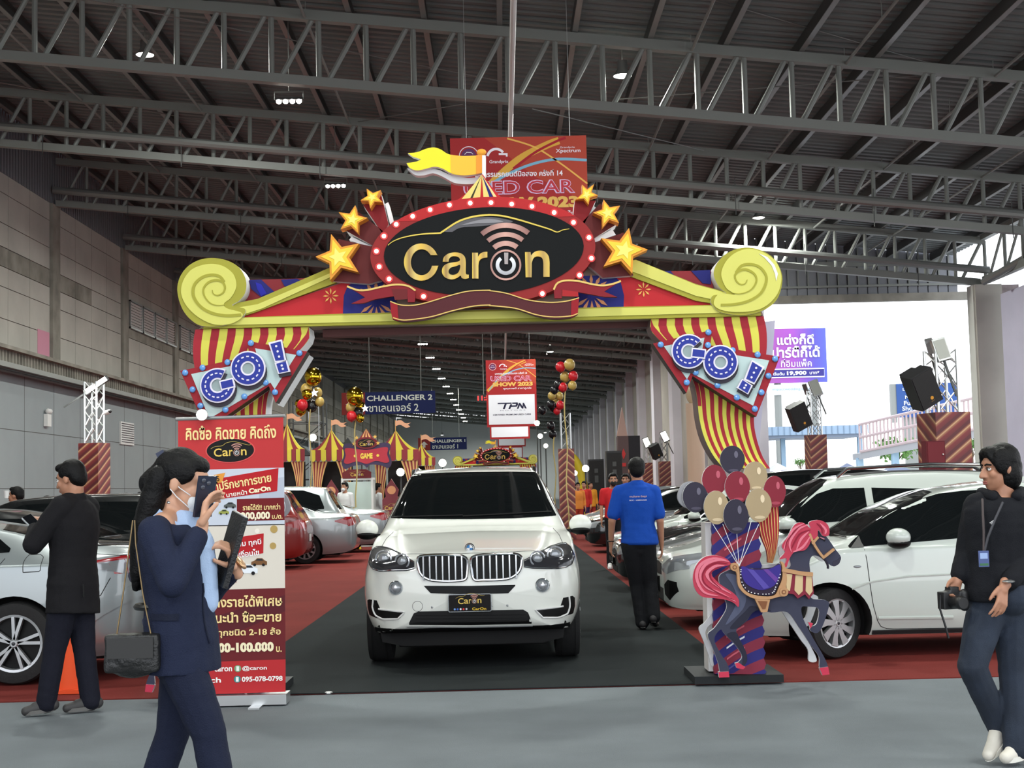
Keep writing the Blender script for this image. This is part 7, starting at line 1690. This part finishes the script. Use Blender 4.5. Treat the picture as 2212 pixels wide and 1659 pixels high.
for i, (px_, y_) in enumerate(((716, 1048), (846, 1046))):
    q = P(px_, 1063, BYB-1.9); st = thing('standee', ('printed cutout stand beside the grey-vested man', 'printed cutout stand between the kiosk and the white SUV roof')[i], 'standee', (q.x, q.y, .012)); zz = P(px_, y_, BYB-1.9).z
    m = MB(); m.prism([(-.26, 0), (.26, 0), (.26, zz*.75), (.16, zz*.8), (.2, zz*.9), (0, zz*1.08), (-.2, zz*.9), (-.16, zz*.8), (-.26, zz*.75)], -.03, .03, C(120, 60, 66)); m.build('board', st)
    m = MB(); wordmark(m, 0, zz*.62, .40, -.04); m.prism(circ((0, zz*.9), .12, 14), -.04, -.03, C(214, 150, 110)); m.build('print', st)
# dark pavilion tops behind the booths and a lighting scaffold
for i, (px_, y0_, y1_, w_) in enumerate(((648, 958, 985, 60), (752, 945, 985, 56), (818, 960, 985, 50))):
    q = P(px_, y1_, 47.0); pv = MB(); a = P(px_, y0_, 47.0); kk = 47.0/FPX*w_/2
    pv.add([(q.x-kk, 47-kk, q.z), (q.x+kk, 47-kk, q.z), (q.x+kk, 47+kk, q.z), (q.x-kk, 47+kk, q.z), (q.x, 47, a.z)], [(0, 1, 4), (1, 2, 4), (2, 3, 4), (3, 0, 4), (3, 2, 1, 0)], M('black_canvas', (28, 28, 30), .9))
    for dx in (-1, 1):
        for dy in (-1, 1): pv.tube((q.x+dx*kk*.96, 47+dy*kk*.96, 0.012), (q.x+dx*kk*.96, 47+dy*kk*.96, q.z), .03, m_steel, 6)
    tag(pv.build('canopy_tent'), 'black pyramid canopy behind the circus booths, ' + ('by the scaffold', 'under the game sign', 'nearest the hall sign ending in 1')[i], 'tent')
sc0 = P(640, 1063, 46.0); sca = thing('scaffold', 'dark tube scaffold tower with ladder behind the first gold balloons', 'scaffold', (sc0.x-.2, 50.5, .03))
m = MB(); hz = P(640, 868, 50.5).z
for x in (-.6, .6):
    for y in (-.5, .5): m.tube((x, y, 0), (x, y, hz), .03, m_steeldark, 6)
for zz in np.arange(1, hz, 1.0):
    for y in (-.5, .5): m.tube((-.6, y, zz), (.6, y, zz), .022, m_steeldark, 5); m.tube((-.6, y, zz-1), (.6, y, zz), .018, m_steeldark, 5)
m.build('frame', sca)
m = MB()
for zz in np.arange(.3, hz, .3): m.tube((.1, -.55, zz), (.45, -.55, zz), .015, m_silver, 5)
for x in (.1, .45): m.tube((x, -.55, 0), (x, -.55, hz), .018, m_silver, 5)
m.build('ladder', sca)

# ---- balloon bunches
bm_g, bm_r, bm_k, bm_f = M('gold_latex', (176, 148, 78), .3), M('red_latex', (190, 28, 40), .3), M('black_latex', (22, 20, 24), .25), M('gold_foil', (206, 168, 44), .12, metal=1.0)
def bunch(label, Y, tie, items):
    q = P(tie[0], 1063, Y); t = thing('balloon_bunch', label, 'balloons', (q.x, Y, .018), 0, None)
    m = MB(); zt_ = max(P(x, y, Y).z for x, y, r, kk in items); zl = min(P(x, y, Y).z for x, y, r, kk in items)
    m.path([Vector((.03*sin(i*1.3), 0, i*(zl)/10)) for i in range(11)], .02, M('gold_ribbon', (190, 170, 110), .4, metal=.4), 5); m.lathe([(0, .1), (.1, .1), (.12, 0), (0, 0)], (0, 0, 0), bm_f, n=12); m.build('ribbon', t)
    for i, (x, y, r, kk) in enumerate(items):
        p = P(x, y, Y); R_ = r*Y/FPX; o = Vector((p.x-q.x, ((i*37) % 5-2)*.07, p.z-.012)); m = MB()
        mt = {'g': bm_g, 'r': bm_r, 'k': bm_k, 'f': bm_f, 's': m_chrome}[kk]
        if kk == 's': m.prism([(o.x+a, o.z+b) for a, b in starpts((0, 0), R_*1.1, .4)], o.y-.05, o.y+.05, mt)
        else:
            m.ell(o, (R_, R_, R_*1.08), mt, nu=18, nv=12); m.tube(o-Vector((0, 0, R_*1.15)), o-Vector((0, 0, R_*1.02)), .03, mt, 6, .008)
        m.build('balloon', t)
bunch('bunch of gold foil and black balloons beside the arrow sign tip', 39.5, (672, 0), [(678, 815, 19, 'f'), (662, 842, 13, 'g'), (684, 848, 11, 'g'), (664, 852, 12, 'f'), (690, 868, 10, 'g'), (655, 876, 12, 'r'), (650, 886, 12, 'f'), (671, 877, 13, 'k'), (680, 850, 9, 's'), (645, 872, 9, 'f')])
bunch('bunch of gold, black and red balloons in front of the hall sign ending in 2', 38.4, (770, 0), [(768, 857, 19, 'f'), (757, 881, 10, 'g'), (778, 878, 11, 'f'), (760, 900, 11, 'r'), (772, 892, 12, 'k'), (779, 904, 9, 'f'), (789, 883, 8, 's')])
bunch('taller bunch of red and gold balloons above the spiral pillar', 41.0, (1226, 0), [(1230, 789, 12, 'g'), (1211, 793, 11, 'r'), (1221, 814, 11, 'g'), (1238, 813, 10.5, 'r'), (1208, 831, 10.5, 'k'), (1236, 834, 9.5, 'g'), (1216, 837, 10, 'r'), (1198, 842, 9, 'k')])
bunch('lower bunch of gold, black and red balloons hanging over the truss pillar', 43.5, (1200, 0), [(1192, 856, 9, 'g'), (1208, 856, 9, 'g'), (1201, 872, 9, 'g'), (1190, 874, 9, 'k'), (1196, 880, 10, 'k'), (1210, 876, 9, 'r'), (1203, 888, 8, 'r'), (1172, 886, 9, 'k'), (1190, 920, 9, 'k'), (1194, 938, 9, 'k')])

# ---- spiral truss pillars with speakers and flood lamps
def spiral_mat(name, chev):
    m = bpy.data.materials.new(name); m.use_nodes = True; nt = m.node_tree; b = nt.nodes['Principled BSDF']; N = nt.nodes.new
    t = N('ShaderNodeTexCoord'); s_ = N('ShaderNodeSeparateXYZ'); nt.links.new(t.outputs['Object'], s_.inputs[0])
    ax = N('ShaderNodeMath'); ax.operation = 'ABSOLUTE' if chev else 'MULTIPLY'; ax.inputs[1].default_value = 1.0; nt.links.new(s_.outputs['X'], ax.inputs[0])
    sm = N('ShaderNodeMath'); sm.operation = 'ADD'; nt.links.new(ax.outputs[0], sm.inputs[0]); nt.links.new(s_.outputs['Y'], sm.inputs[1])
    mu = N('ShaderNodeMath'); mu.operation = 'MULTIPLY'; mu.inputs[1].default_value = -.75 if not chev else .9; nt.links.new(sm.outputs[0], mu.inputs[0])
    ad = N('ShaderNodeMath'); ad.operation = 'ADD'; nt.links.new(mu.outputs[0], ad.inputs[0]); nt.links.new(s_.outputs['Z'], ad.inputs[1])
    sc = N('ShaderNodeMath'); sc.operation = 'MULTIPLY'; sc.inputs[1].default_value = 4.6; nt.links.new(ad.outputs[0], sc.inputs[0])
    fr = N('ShaderNodeMath'); fr.operation = 'FRACT'; nt.links.new(sc.outputs[0], fr.inputs[0])
    r = N('ShaderNodeValToRGB'); e = r.color_ramp.elements
    while len(e) < 6: e.new(.5)
    for i, (p, c) in enumerate(((0, (104, 38, 40)), (.34, (122, 44, 46)), (.50, (160, 108, 78)), (.58, (204, 168, 126)), (.66, (150, 96, 70)), (.76, (88, 34, 38)))):
        e[i].position = p; e[i].color = (lin(c[0]), lin(c[1]), lin(c[2]), 1)
    nt.links.new(fr.outputs[0], r.inputs[0]); nt.links.new(r.outputs[0], b.inputs['Base Color']); b.inputs['Roughness'].default_value = .45
    return m
m_spi, m_chv = spiral_mat('spiral_print', False), spiral_mat('chevron_print', True)
def tower(label, px, Y, boxy, topy, w=.55, rz=0.0, mat=None):
    q = P(px, 1063, Y); t = thing('truss_tower', label, 'pillar', (q.x, Y, .018), rz, 'spiral printed truss pillars')
    hb_, ht = P(px, boxy, Y).z-.012, P(px, topy, Y).z-.012
    m = MB(); m.bx((-w/2, -w/2, 0), (w/2, w/2, hb_), mat or m_spi); m.build('printed_skirt', t)
    m = MB(); a = w*.30
    for x in (-a, a):
        for y in (-a, a): m.tube((x, y, hb_), (x, y, ht), .025, m_silver, 8)
    zz = hb_
    while zz < ht-.1:
        z2 = min(ht, zz+.36)
        for y in (-a, a): m.tube((-a, y, zz), (a, y, z2), .011, m_silver, 5); m.tube((a, y, zz), (-a, y, z2), .011, m_silver, 5)
        for x in (-a, a): m.tube((x, -a, zz), (x, a, z2), .011, m_silver, 5)
        zz = z2
    m.build('truss_lattice', t); return t
def speaker(label, x0, x1, y0, y1, Y, tilt, logo=True):
    c = P((x0+x1)/2, (y0+y1)/2, Y); k = Y/FPX; h, w = abs(y1-y0)*k*.80, abs(x1-x0)*k*.62
    t = thing('loudspeaker', label, 'speaker', c, radians(18)); t.rotation_euler = (radians(12), radians(tilt), radians(14))
    m = MB(); m.prism([(-w/2, -h/2), (w/2, -h/2), (w/2, h/2), (-w/2, h/2)], -.16, .10, m_black); m.prism([(-w*.3, -h*.48), (w*.3, -h*.48), (w*.3, h*.48), (-w*.3, h*.48)], .10, .22, m_black); m.build('cabinet', t)
    m = MB(); m.prism([(-w*.46, -h*.47), (w*.46, -h*.47), (w*.46, h*.47), (-w*.46, h*.47)], -.17, -.16, M('speaker_grille', (30, 29, 30), .7, bump=.6, bscale=300)); m.build('grille', t)
    if logo:
        m = MB(); m.prism(circ((w*.05, -h*.28), w*.07, 14), -.175, -.17, C(214, 150, 60)); m.text('ABSOLUTE', (w*.05, -.173, -h*.37), w*.16, .012, C(180, 140, 80)); m.build('emblem', t)
    m = MB(); m.tube((w*.3, .1, 0), (w*1.15, .25, .05), .025, m_steeldark, 6); m.build('bracket', t)
    return t
def flood(label, x, y, Y, tilt, w=.42, h=.55, lit=False, rz=0.0):
    c = P(x, y, Y); t = thing('flood_lamp', label, 'lamp', c); t.rotation_euler = (radians(-10), radians(tilt), rz)
    m = MB(); m.bx((-w/2, -.03, -h/2), (w/2, .08, h/2), m_silver if not lit else m_steeldark); m.tube((0, .05, -h/2-.55), (0, .05, 0), .02, m_steeldark, 6); m.build('housing', t)
    m = MB(); m.bx((-w*.42, -.04, -h*.42), (w*.42, -.03, h*.42), M('flood_glass_lit', (255, 252, 240), .3, emit=9.0) if lit else M('flood_glass', (150, 152, 146), .3)); m.build('glass', t)
    return t
T1 = tower('spiral printed truss pillar by the grey wall, behind the man in the black blazer', 204, 32.0, 958, 826, .50, radians(-16))
T2 = tower('chevron printed truss pillar beside the white SUV mirror', 1225, 42.0, 970, 893, .46, radians(45), m_chv); T2.rotation_euler = (0, 0, 0)
T3 = tower('largest spiral truss pillar with an electric box, by the hoodie man', 2045, 21.0, 893, 757, .56, radians(12))
T4 = tower('slim spiral truss pillar with tilted speaker, under the purple billboard', 1766, 39.5, 940, 838, .48, radians(8))
T5 = tower('small spiral truss pillar near the pilasters, above the blue-shirted man', 1437, 58.0, 997, 945, .46, 0)
T6 = tower('small spiral truss pillar farthest along the pilaster wall', 1400, 68.0, 1000, 950, .46, 0)
speaker('large tilted black loudspeaker fixed to the largest spiral pillar', 1942, 2034, 788, 888, 20.6, -28)
speaker('tilted black loudspeaker on the slim spiral pillar under the purple billboard', 1692, 1757, 864, 934, 39.0, -26)
speaker('small tilted loudspeaker by the lit flood lamps near the pilasters', 1398, 1433, 955, 994, 57.9, -26)
flood('pale unlit flood lamp atop the largest spiral pillar', 2033, 755, 20.8, -14, .20, .34); flood('second flood lamp seen edge-on on the largest spiral pillar', 2013, 747, 21.2, -34, .05, .25, False, radians(70))
flood('unlit flood lamp atop the slim spiral pillar', 1762, 838, 39.2, -18, .26, .46); flood('edge-on flood lamp atop the slim spiral pillar', 1742, 840, 39.6, -34, .06, .35, False, radians(70))
flood('lit white flood lamp on the small pillar, upper of two', 1436, 943, 57.86, -24, .26, .46, True); flood('lit white flood lamp beside the small tilted loudspeaker, lower of two', 1397, 956, 67.82, -20, .30, .50, True)
fl_ = flood('slanted bright work lamp atop the spiral pillar by the grey wall', 208, 832, 31.9, 55, .12, .62, True)
area((P(204, 840, 31.5)), .3, 60, (radians(20), 0, 0))
q = P(2022, 985, 20.55); eb = thing('electric_box', 'maroon electric box mounted on the largest spiral pillar', 'box', (q.x, q.y, q.z), radians(12)); m = MB(); m.bx((-.15, 0, -.20), (.15, .14, .22), C(96, 40, 46)); m.build('cabinet', eb); m = MB(); m.bx((-.13, -.012, -.18), (.13, 0, .20), C(110, 46, 52)); m.ell((.10, -.02, .02), .015, m_silver, nu=8, nv=6); m.build('door', eb)
q = P(229, 892, 31.6); sc_ = MB(); sc_.tube((q.x, q.y, q.z), (q.x+.14, q.y-.2, q.z+.02), .05, m_white, 10); sc_.ell((q.x+.15, q.y-.21, q.z+.02), .04, m_black, nu=10, nv=7); sc_.tube((q.x-.1, q.y+.1, q.z-.02), (q.x, q.y, q.z), .02, m_white, 6); tag(sc_.build('security_camera'), 'white security camera on the truss of the pillar by the grey wall', 'camera')
# PA stacks and stage side things near the chevron pillar
for i, (x0, x1, y0, Y) in enumerate(((1273, 1306, 992, 52.0), (1312, 1346, 974, 50.0))):
    q = P((x0+x1)/2, 1063, Y); w = (x1-x0)*Y/FPX; h = P((x0+x1)/2, y0, Y).z; t = thing('pa_speaker', ('black public address speaker stack nearer the chevron pillar', 'taller black public address speaker stack behind the blue-shirted man\'s head')[i], 'speaker', (q.x, Y, .012)); m = MB(); m.bx((-w/2, 0, 0), (w/2, .6, h-.012), m_black); m.build('cabinet', t); m = MB(); m.bx((-w*.46, -.02, h*.42), (w*.46, 0, h*.97), M('speaker_grille', (30, 29, 30))); m.bx((-w*.12, -.03, h*.66), (w*.12, -.02, h*.76), m_steeldark); m.bx((-w*.12, -.03, h*.80), (w*.12, -.02, h*.86), m_steeldark); m.build('grille', t)
q = P(1362, 1063, 54.0); t = thing('display_tower', 'dark box tower with red emblem behind the blue-shirted man', 'tower', (q.x, 54.0, .012)); hz = P(1362, 942, 54.0).z; m = MB(); m.bx((-.42, 0, 0), (-.02, .8, hz), C(92, 74, 74)); m.bx((-.02, 0, 0), (.42, .8, hz), C(44, 42, 46)); m.build('cabinet', t); m = MB(); m.prism([(-.30, hz*.80), (-.22, hz*.86), (-.14, hz*.80), (-.22, hz*.74)], -.02, 0, C(190, 60, 60)); m.prism([(-.30, hz*.66), (-.14, hz*.66), (-.14, hz*.70), (-.30, hz*.70)], -.02, 0, C(190, 60, 60)); m.build('emblem', t); m = MB(); m.prism([(-.45, hz), (-.05, hz), (-.22, hz+1.1)], 0, .3, C(170, 140, 130)); m.build('spire', t)
q = P(1250, 1063, 56.0); t = thing('inflatable_figure', 'yellow inflatable tube arm curving beside the chevron pillar', 'inflatable', (q.x, 56.0, .012)); m = MB(); pts = [Vector((P(x, 1063, 56).x-q.x, 0, P(x, y, 56.0).z)) for x, y in ((1266, 1137), (1262, 1062), (1258, 1030), (1250, 1005), (1240, 990), (1228, 984))]; m.path([Vector(p) for p in spl([tuple(p) for p in pts], 5)], .17, M('yellow_nylon', (214, 190, 40), .5), 12); m.build('tube_arm', t)
for i, (x, y, Y, e, r) in enumerate(((1160, 914, 60.0, 60.0, .11), (1167, 942, 58.0, 14.0, .10), (1179, 963, 57.0, 14.0, .09), (1265, 1012, 50.0, 40.0, .12), (1242, 1022, 52.0, 25.0, .09), (865, 1020, 40.5, 50.0, .11), (956, 1000, 60.0, 14.0, .16), (676, 945, 44.0, 18.0, .11))):
    lb = ('dazzling stage lamp under the premium brand banner', 'white round stage lamp below the dazzling one', 'lowest round stage lamp beside the chevron pillar', 'dazzling spot lamp by the yellow inflatable arm', 'small warm lamp just past the chevron pillar', 'dazzling warm lamp between the kiosk and the SUV roof', 'white lamp above the far end of the SUV roof', 'white spot lamp on the ribbon of the first balloon bunch')[i]
    t = thing('stage_lamp', lb, 'lamp', P(x, y, Y)); m = MB(); m.lathe([(0, .35), (r*.8, .33), (r*1.1, .0), (r, 0)], (0, 0, 0), m_black, 'Y', 14); m.tube((0, .15, 0), (0, .15, -P(x, y, Y).z+.018), .025, m_steeldark, 6); m.build('housing', t)
    m = MB(); m.ell((0, -.005, 0), (r, .05, r), M('stage_led_%d' % int(e), (255, 244, 220), .4, emit=e), nu=14, nv=8); m.build('lens', t)
# beige tube column with a clear balloon behind the post
q = P(1506, 1063, 49.0); t = thing('beige_column', 'beige tube column with a clear balloon top behind the far arch post', 'column', (q.x, 49.0, .012)); hz = P(1506, 872, 49.0).z; m = MB(); m.lathe([(0, 0), (.30, 0), (.30, hz), (0, hz)], (0, 0, 0), C(196, 170, 150), n=24); m.build('tube', t); m = MB(); m.ell((0, 0, hz+.36), (.29, .29, .42), M('clear_balloon', (190, 170, 140), .15), nu=16, nv=10); m.build('balloon_top', t)
# wall fittings, traffic cone
w_ = MB(); w_.bx((XL+.01, 46.7, 3.95), (XL+.14, 47.1, 4.35), m_white); w_.ell((XL+.12, 46.8, 4.45), .09, m_white, nu=10, nv=7); w_.ell((XL+.12, 47.0, 4.45), .09, m_white, nu=10, nv=7); tag(w_.build('emergency_light'), 'white twin-head emergency light on the grey wall', 'light')
w_ = MB(); w_.bx((XL, 56.0, 3.65), (XL+.06, 58.0, 4.55), m_white)
for i in range(9): w_.box((XL+.07, 57.0, 3.75+i*.09), (.05, 1.8, .015), m_clad, Matrix.Rotation(radians(-35), 3, 'Y'))
tag(w_.build('wall_vent'), 'square slatted air vent in the grey painted wall', 'vent')
q = G(147, 1497, .012); co = thing('traffic_cone', 'orange traffic cone behind the legs of the man in the black blazer', 'cone', (q.x, q.y+.1, .012)); m = MB(); m.lathe([(.135, .03), (.03, .52), (.02, .53), (0, .53)], (0, 0, 0), C(222, 82, 44), n=24); m.build('cone_body', co); m = MB(); m.bx((-.17, -.17, 0), (.17, .17, .03), C(222, 82, 44)); m.build('base', co)

# ---- outside the big opening
def out_box(name, label, cat, px0, px1, py0, py1, Y, col, th=.4, kind=None):
    a, b = P(px0, py1, Y), P(px1, py0, Y); m = MB(); m.bx((a.x, Y, a.z), (b.x, Y+th, b.z), col); return m, a, b
bbY = 150.0; a, b = P(1655, 828, bbY), P(1783, 708, bbY); w, h = b.x-a.x, b.z-a.z
bb = thing('billboard', 'purple and pink billboard with white Thai lettering outside the opening', 'billboard', ((a.x+b.x)/2, bbY, 0)); cz = a.z
m = MB(); m.bx((-w/2, 0, cz), (w/2, .4, b.z), G2('billboard_print', [(0, (150, 70, 150)), (.45, (150, 66, 168)), (.8, (84, 74, 172)), (1, (80, 90, 180))], 'X')); m.build('board', bb)
m = MB(); wt = C(235, 235, 240); m.text('แต่งก็ดี', (-.0, -.1, cz+h*.80), w*.60, h*.20, wt, bold=.028); m.text('ปาร์ตี้ก็ได้', (0, -.1, cz+h*.57), w*.78, h*.22, wt, bold=.028); m.text('ที่อิมแพ็ค', (0, -.1, cz+h*.36), w*.50, h*.14, wt, bold=.01)
m.strip([(-w*.42, cz+h*.10), (w*.45, cz+h*.10), (w*.45, cz+h*.25), (-w*.42, cz+h*.25), (-w*.42, cz+h*.10)], .12, -.1, 0, wt); m.prism([(-w*.41, cz+h*.11), (w*.44, cz+h*.11), (w*.44, cz+h*.24), (-w*.41, cz+h*.24)], -.05, 0, C(64, 60, 130)); m.text('เริ่มต้น', (-w*.29, -.1, cz+h*.17), w*.18, h*.06, wt, bold=.02); m.text('19,900', (0, -.1, cz+h*.17), w*.32, h*.085, wt, bold=.05); m.text('บาท*', (w*.29, -.1, cz+h*.175), w*.16, h*.06, wt, bold=.02); m.build('lettering', bb)
m = MB(); m.bx((-w*.55, .1, cz-h*.22), (w*.5, .4, cz-h*.03), C(215, 222, 226)); m.text('impactwedding.com', (-w*.1, .05, cz-h*.12), w*.6, h*.06, C(140, 170, 190)); m.build('lower_board', bb); m = MB(); m.tube((-w*.3, .6, 0), (-w*.3, .6, cz), .4, m_steel, 8); m.tube((w*.3, .6, 0), (w*.3, .6, cz), .4, m_steel, 8); m.build('legs', bb)
mY = 140.0; a, b = P(1927, 902, mY), P(2072, 826, mY); w, h = b.x-a.x, b.z-a.z; fs = thing('furniture_sign', 'blue furniture showroom sign on a pylon outside, behind the large loudspeaker', 'sign', ((a.x+b.x)/2, mY, 0)); m = MB(); m.bx((-w*.42, 0, a.z), (w/2, .5, b.z), C(56, 84, 140)); m.bx((-w/2, .1, a.z-.5), (-w*.42, .6, b.z), m_steel); m.bx((-w*.3, .5, 0), (w*.3, .9, a.z), m_steel); m.build('board', fs)
m = MB(); wt = C(214, 222, 232); m.text('Mega', (-w*.2, -.05, a.z+h*.58), w*.20, h*.13, wt, bold=.02); m.text('Furniture', (-w*.12, -.05, a.z+h*.42), w*.40, h*.13, wt, bold=.02); m.text('Showroom', (-w*.12, -.05, a.z+h*.26), w*.46, h*.13, wt, bold=.02); m.text('LE', (-w*.28, -.05, a.z+h*.83), w*.10, h*.09, wt); m.build('lettering', fs)
cY = 95.0; cp = thing('walkway_canopy', 'long blue-grey covered walkway on posts outside the opening', 'canopy', (P(1760, 940, cY).x, cY, 0)); x0 = P(1655, 930, cY).x-cp.location.x; x1 = P(1862, 930, cY).x-cp.location.x; z1_ = P(1760, 920, cY).z; z0_ = P(1760, 945, cY).z
m = MB(); m.bx((x0-4, 0, z0_+.2), (x1, .3, z1_), C(150, 170, 190)); m.bx((x0-4, .1, z0_), (x1, 5, z0_+.2), C(120, 130, 145))
for i in range(30): m.bx((x0-4+i*.4, -.05, z0_+.2), (x0-3.95+i*.4, 0, z1_), C(130, 150, 170))
m.build('roof', cp)
for px_ in (1700, 1868):
    m = MB(); xx = P(px_, 1000, cY).x-cp.location.x; m.bx((xx-.15, 1, 0), (xx+.15, 1.3, z0_), C(140, 165, 185)); m.build('post', cp)
wk = thing('footbridge', 'pale railed footbridge rising toward the largest spiral pillar, outside', 'bridge', (0, 0, 0)); m = MB(); A0, A1 = P(1857, 945, 90.0), P(2112, 890, 78.0); 
dv = A1-A0; n = 30; hh = 1.5
for i in range(n+1):
    p = A0 + dv*(i/n); m.tube((p.x, p.y, p.z-.9), (p.x, p.y, p.z+hh*.55), .06, C(190, 170, 170), 5)
for dz in (-.9, 0, hh*.55): m.tube((A0.x, A0.y, A0.z+dz), (A1.x, A1.y, A1.z+dz), .09, C(196, 176, 176), 6)
m.build('railing', wk); m = MB(); m.add([(A0.x, A0.y, A0.z-1.0), (A1.x, A1.y, A1.z-1.0), (A1.x, A1.y+2, A1.z-1.0), (A0.x, A0.y+2, A0.z-1.0), (A0.x, A0.y, A0.z-1.4), (A1.x, A1.y, A1.z-1.4), (A1.x, A1.y+2, A1.z-1.4), (A0.x, A0.y+2, A0.z-1.4)], [(0, 1, 2, 3), (7, 6, 5, 4), (0, 4, 5, 1), (1, 5, 6, 2), (2, 6, 7, 3), (3, 7, 4, 0)], C(170, 170, 172)); m.build('deck', wk)
for t_ in (.03, .36, .62): 
    p = A0 + dv*t_; m = MB(); m.bx((p.x-.2, p.y+.8, 0), (p.x+.2, p.y+1.2, p.z-1.3), C(150, 176, 194)); m.build('post', wk)
gw = MB(); a, b = P(1640, 1012, 130.0), P(2130, 985, 130.0); gw.bx((a.x-4, 130, 0), (b.x+4, 130.4, b.z-1.2), C(200, 196, 186)); gw.bx((a.x-4, 129.9, b.z-1.5), (b.x+4, 130, b.z-1.2), C(150, 150, 140)); tag(gw.build('boundary_wall'), kind='structure')
leaf = M('tree_leaves', (84, 122, 58), .8, noise=.4, nscale=1.5)
def tree(label, px, py, r, Y):
    c = P(px, py, Y); R_ = r*Y/FPX; t = thing('leafy_tree', label, 'tree', (c.x, Y, 0)); random.seed(int(px)); m = MB()
    for i in range(420):
        d = Vector((random.gauss(0, 1), random.gauss(0, 1), random.gauss(0, .7))); d = d.normalized()*R_*random.uniform(.35, 1.0); o = Vector((0, 0, c.z)) + Vector((d.x*1.2, d.y, d.z*.75)); rt = Euler((random.uniform(0, 3), random.uniform(0, 3), random.uniform(0, 3))).to_matrix(); s_ = R_*.16
        m.add([o + rt @ Vector((a*s_, b*s_, 0)) for a, b in ((-.5, -.3), (.5, -.3), (.7, .2), (0, .6), (-.6, .3))], [(0, 1, 2, 3, 4)], leaf)
    m.build('foliage', t); m = MB(); m.tube((0, 0, 0), (0, 0, c.z), R_*.07, C(96, 80, 64), 7, R_*.04)
    for k_ in range(4): m.tube((0, 0, c.z*.7), (R_*.6*cos(k_*1.6), R_*.6*sin(k_*1.6), c.z), R_*.035, C(96, 80, 64), 5, .05)
    m.build('trunk', t)
tree('green tree beyond the footbridge, between its posts', 1935, 968, 42, 120.0); tree('small green tree over the boundary wall, near the slim pillar', 1728, 998, 12, 126.0); tree('tree half hidden behind the concrete column outside', 2100, 955, 26, 122.0)
for i, px_ in enumerate((1680, 1830, 1935, 2012, 2095)):
    q = P(px_, 1012, 60.0); k = 60/FPX; hw = 34*k; m = MB(); zt_ = P(px_, 1000, 60).z; zl_ = P(px_, 1022, 60).z
    m.add([(q.x-hw, 60-hw, zl_), (q.x+hw, 60-hw, zl_), (q.x+hw, 60+hw, zl_), (q.x-hw, 60+hw, zl_), (q.x, 60, zt_)], [(0, 1, 4), (1, 2, 4), (2, 3, 4), (3, 0, 4), (3, 2, 1, 0)], C(216, 220, 224) if i in (0, 4) else C(120, 128, 150))
    for dx in (-1, 1):
        for dy in (-1, 1): m.tube((q.x+dx*hw*.97, 60+dy*hw*.97, 0), (q.x+dx*hw*.97, 60+dy*hw*.97, zl_), .03, m_silver, 5)
    tag(m.build('outdoor_tent'), ('white tent roof outside, nearest the arch post', 'blue-grey tent roof outside, behind the tall wagon\'s rails', 'grey tent roof outside, between the walkway posts', 'grey-blue tent roof outside, next to the largest spiral pillar', 'white tent roof outside, behind the hoodie man\'s head')[i], 'tent')
bpy.data.scenes.remove(TMP)
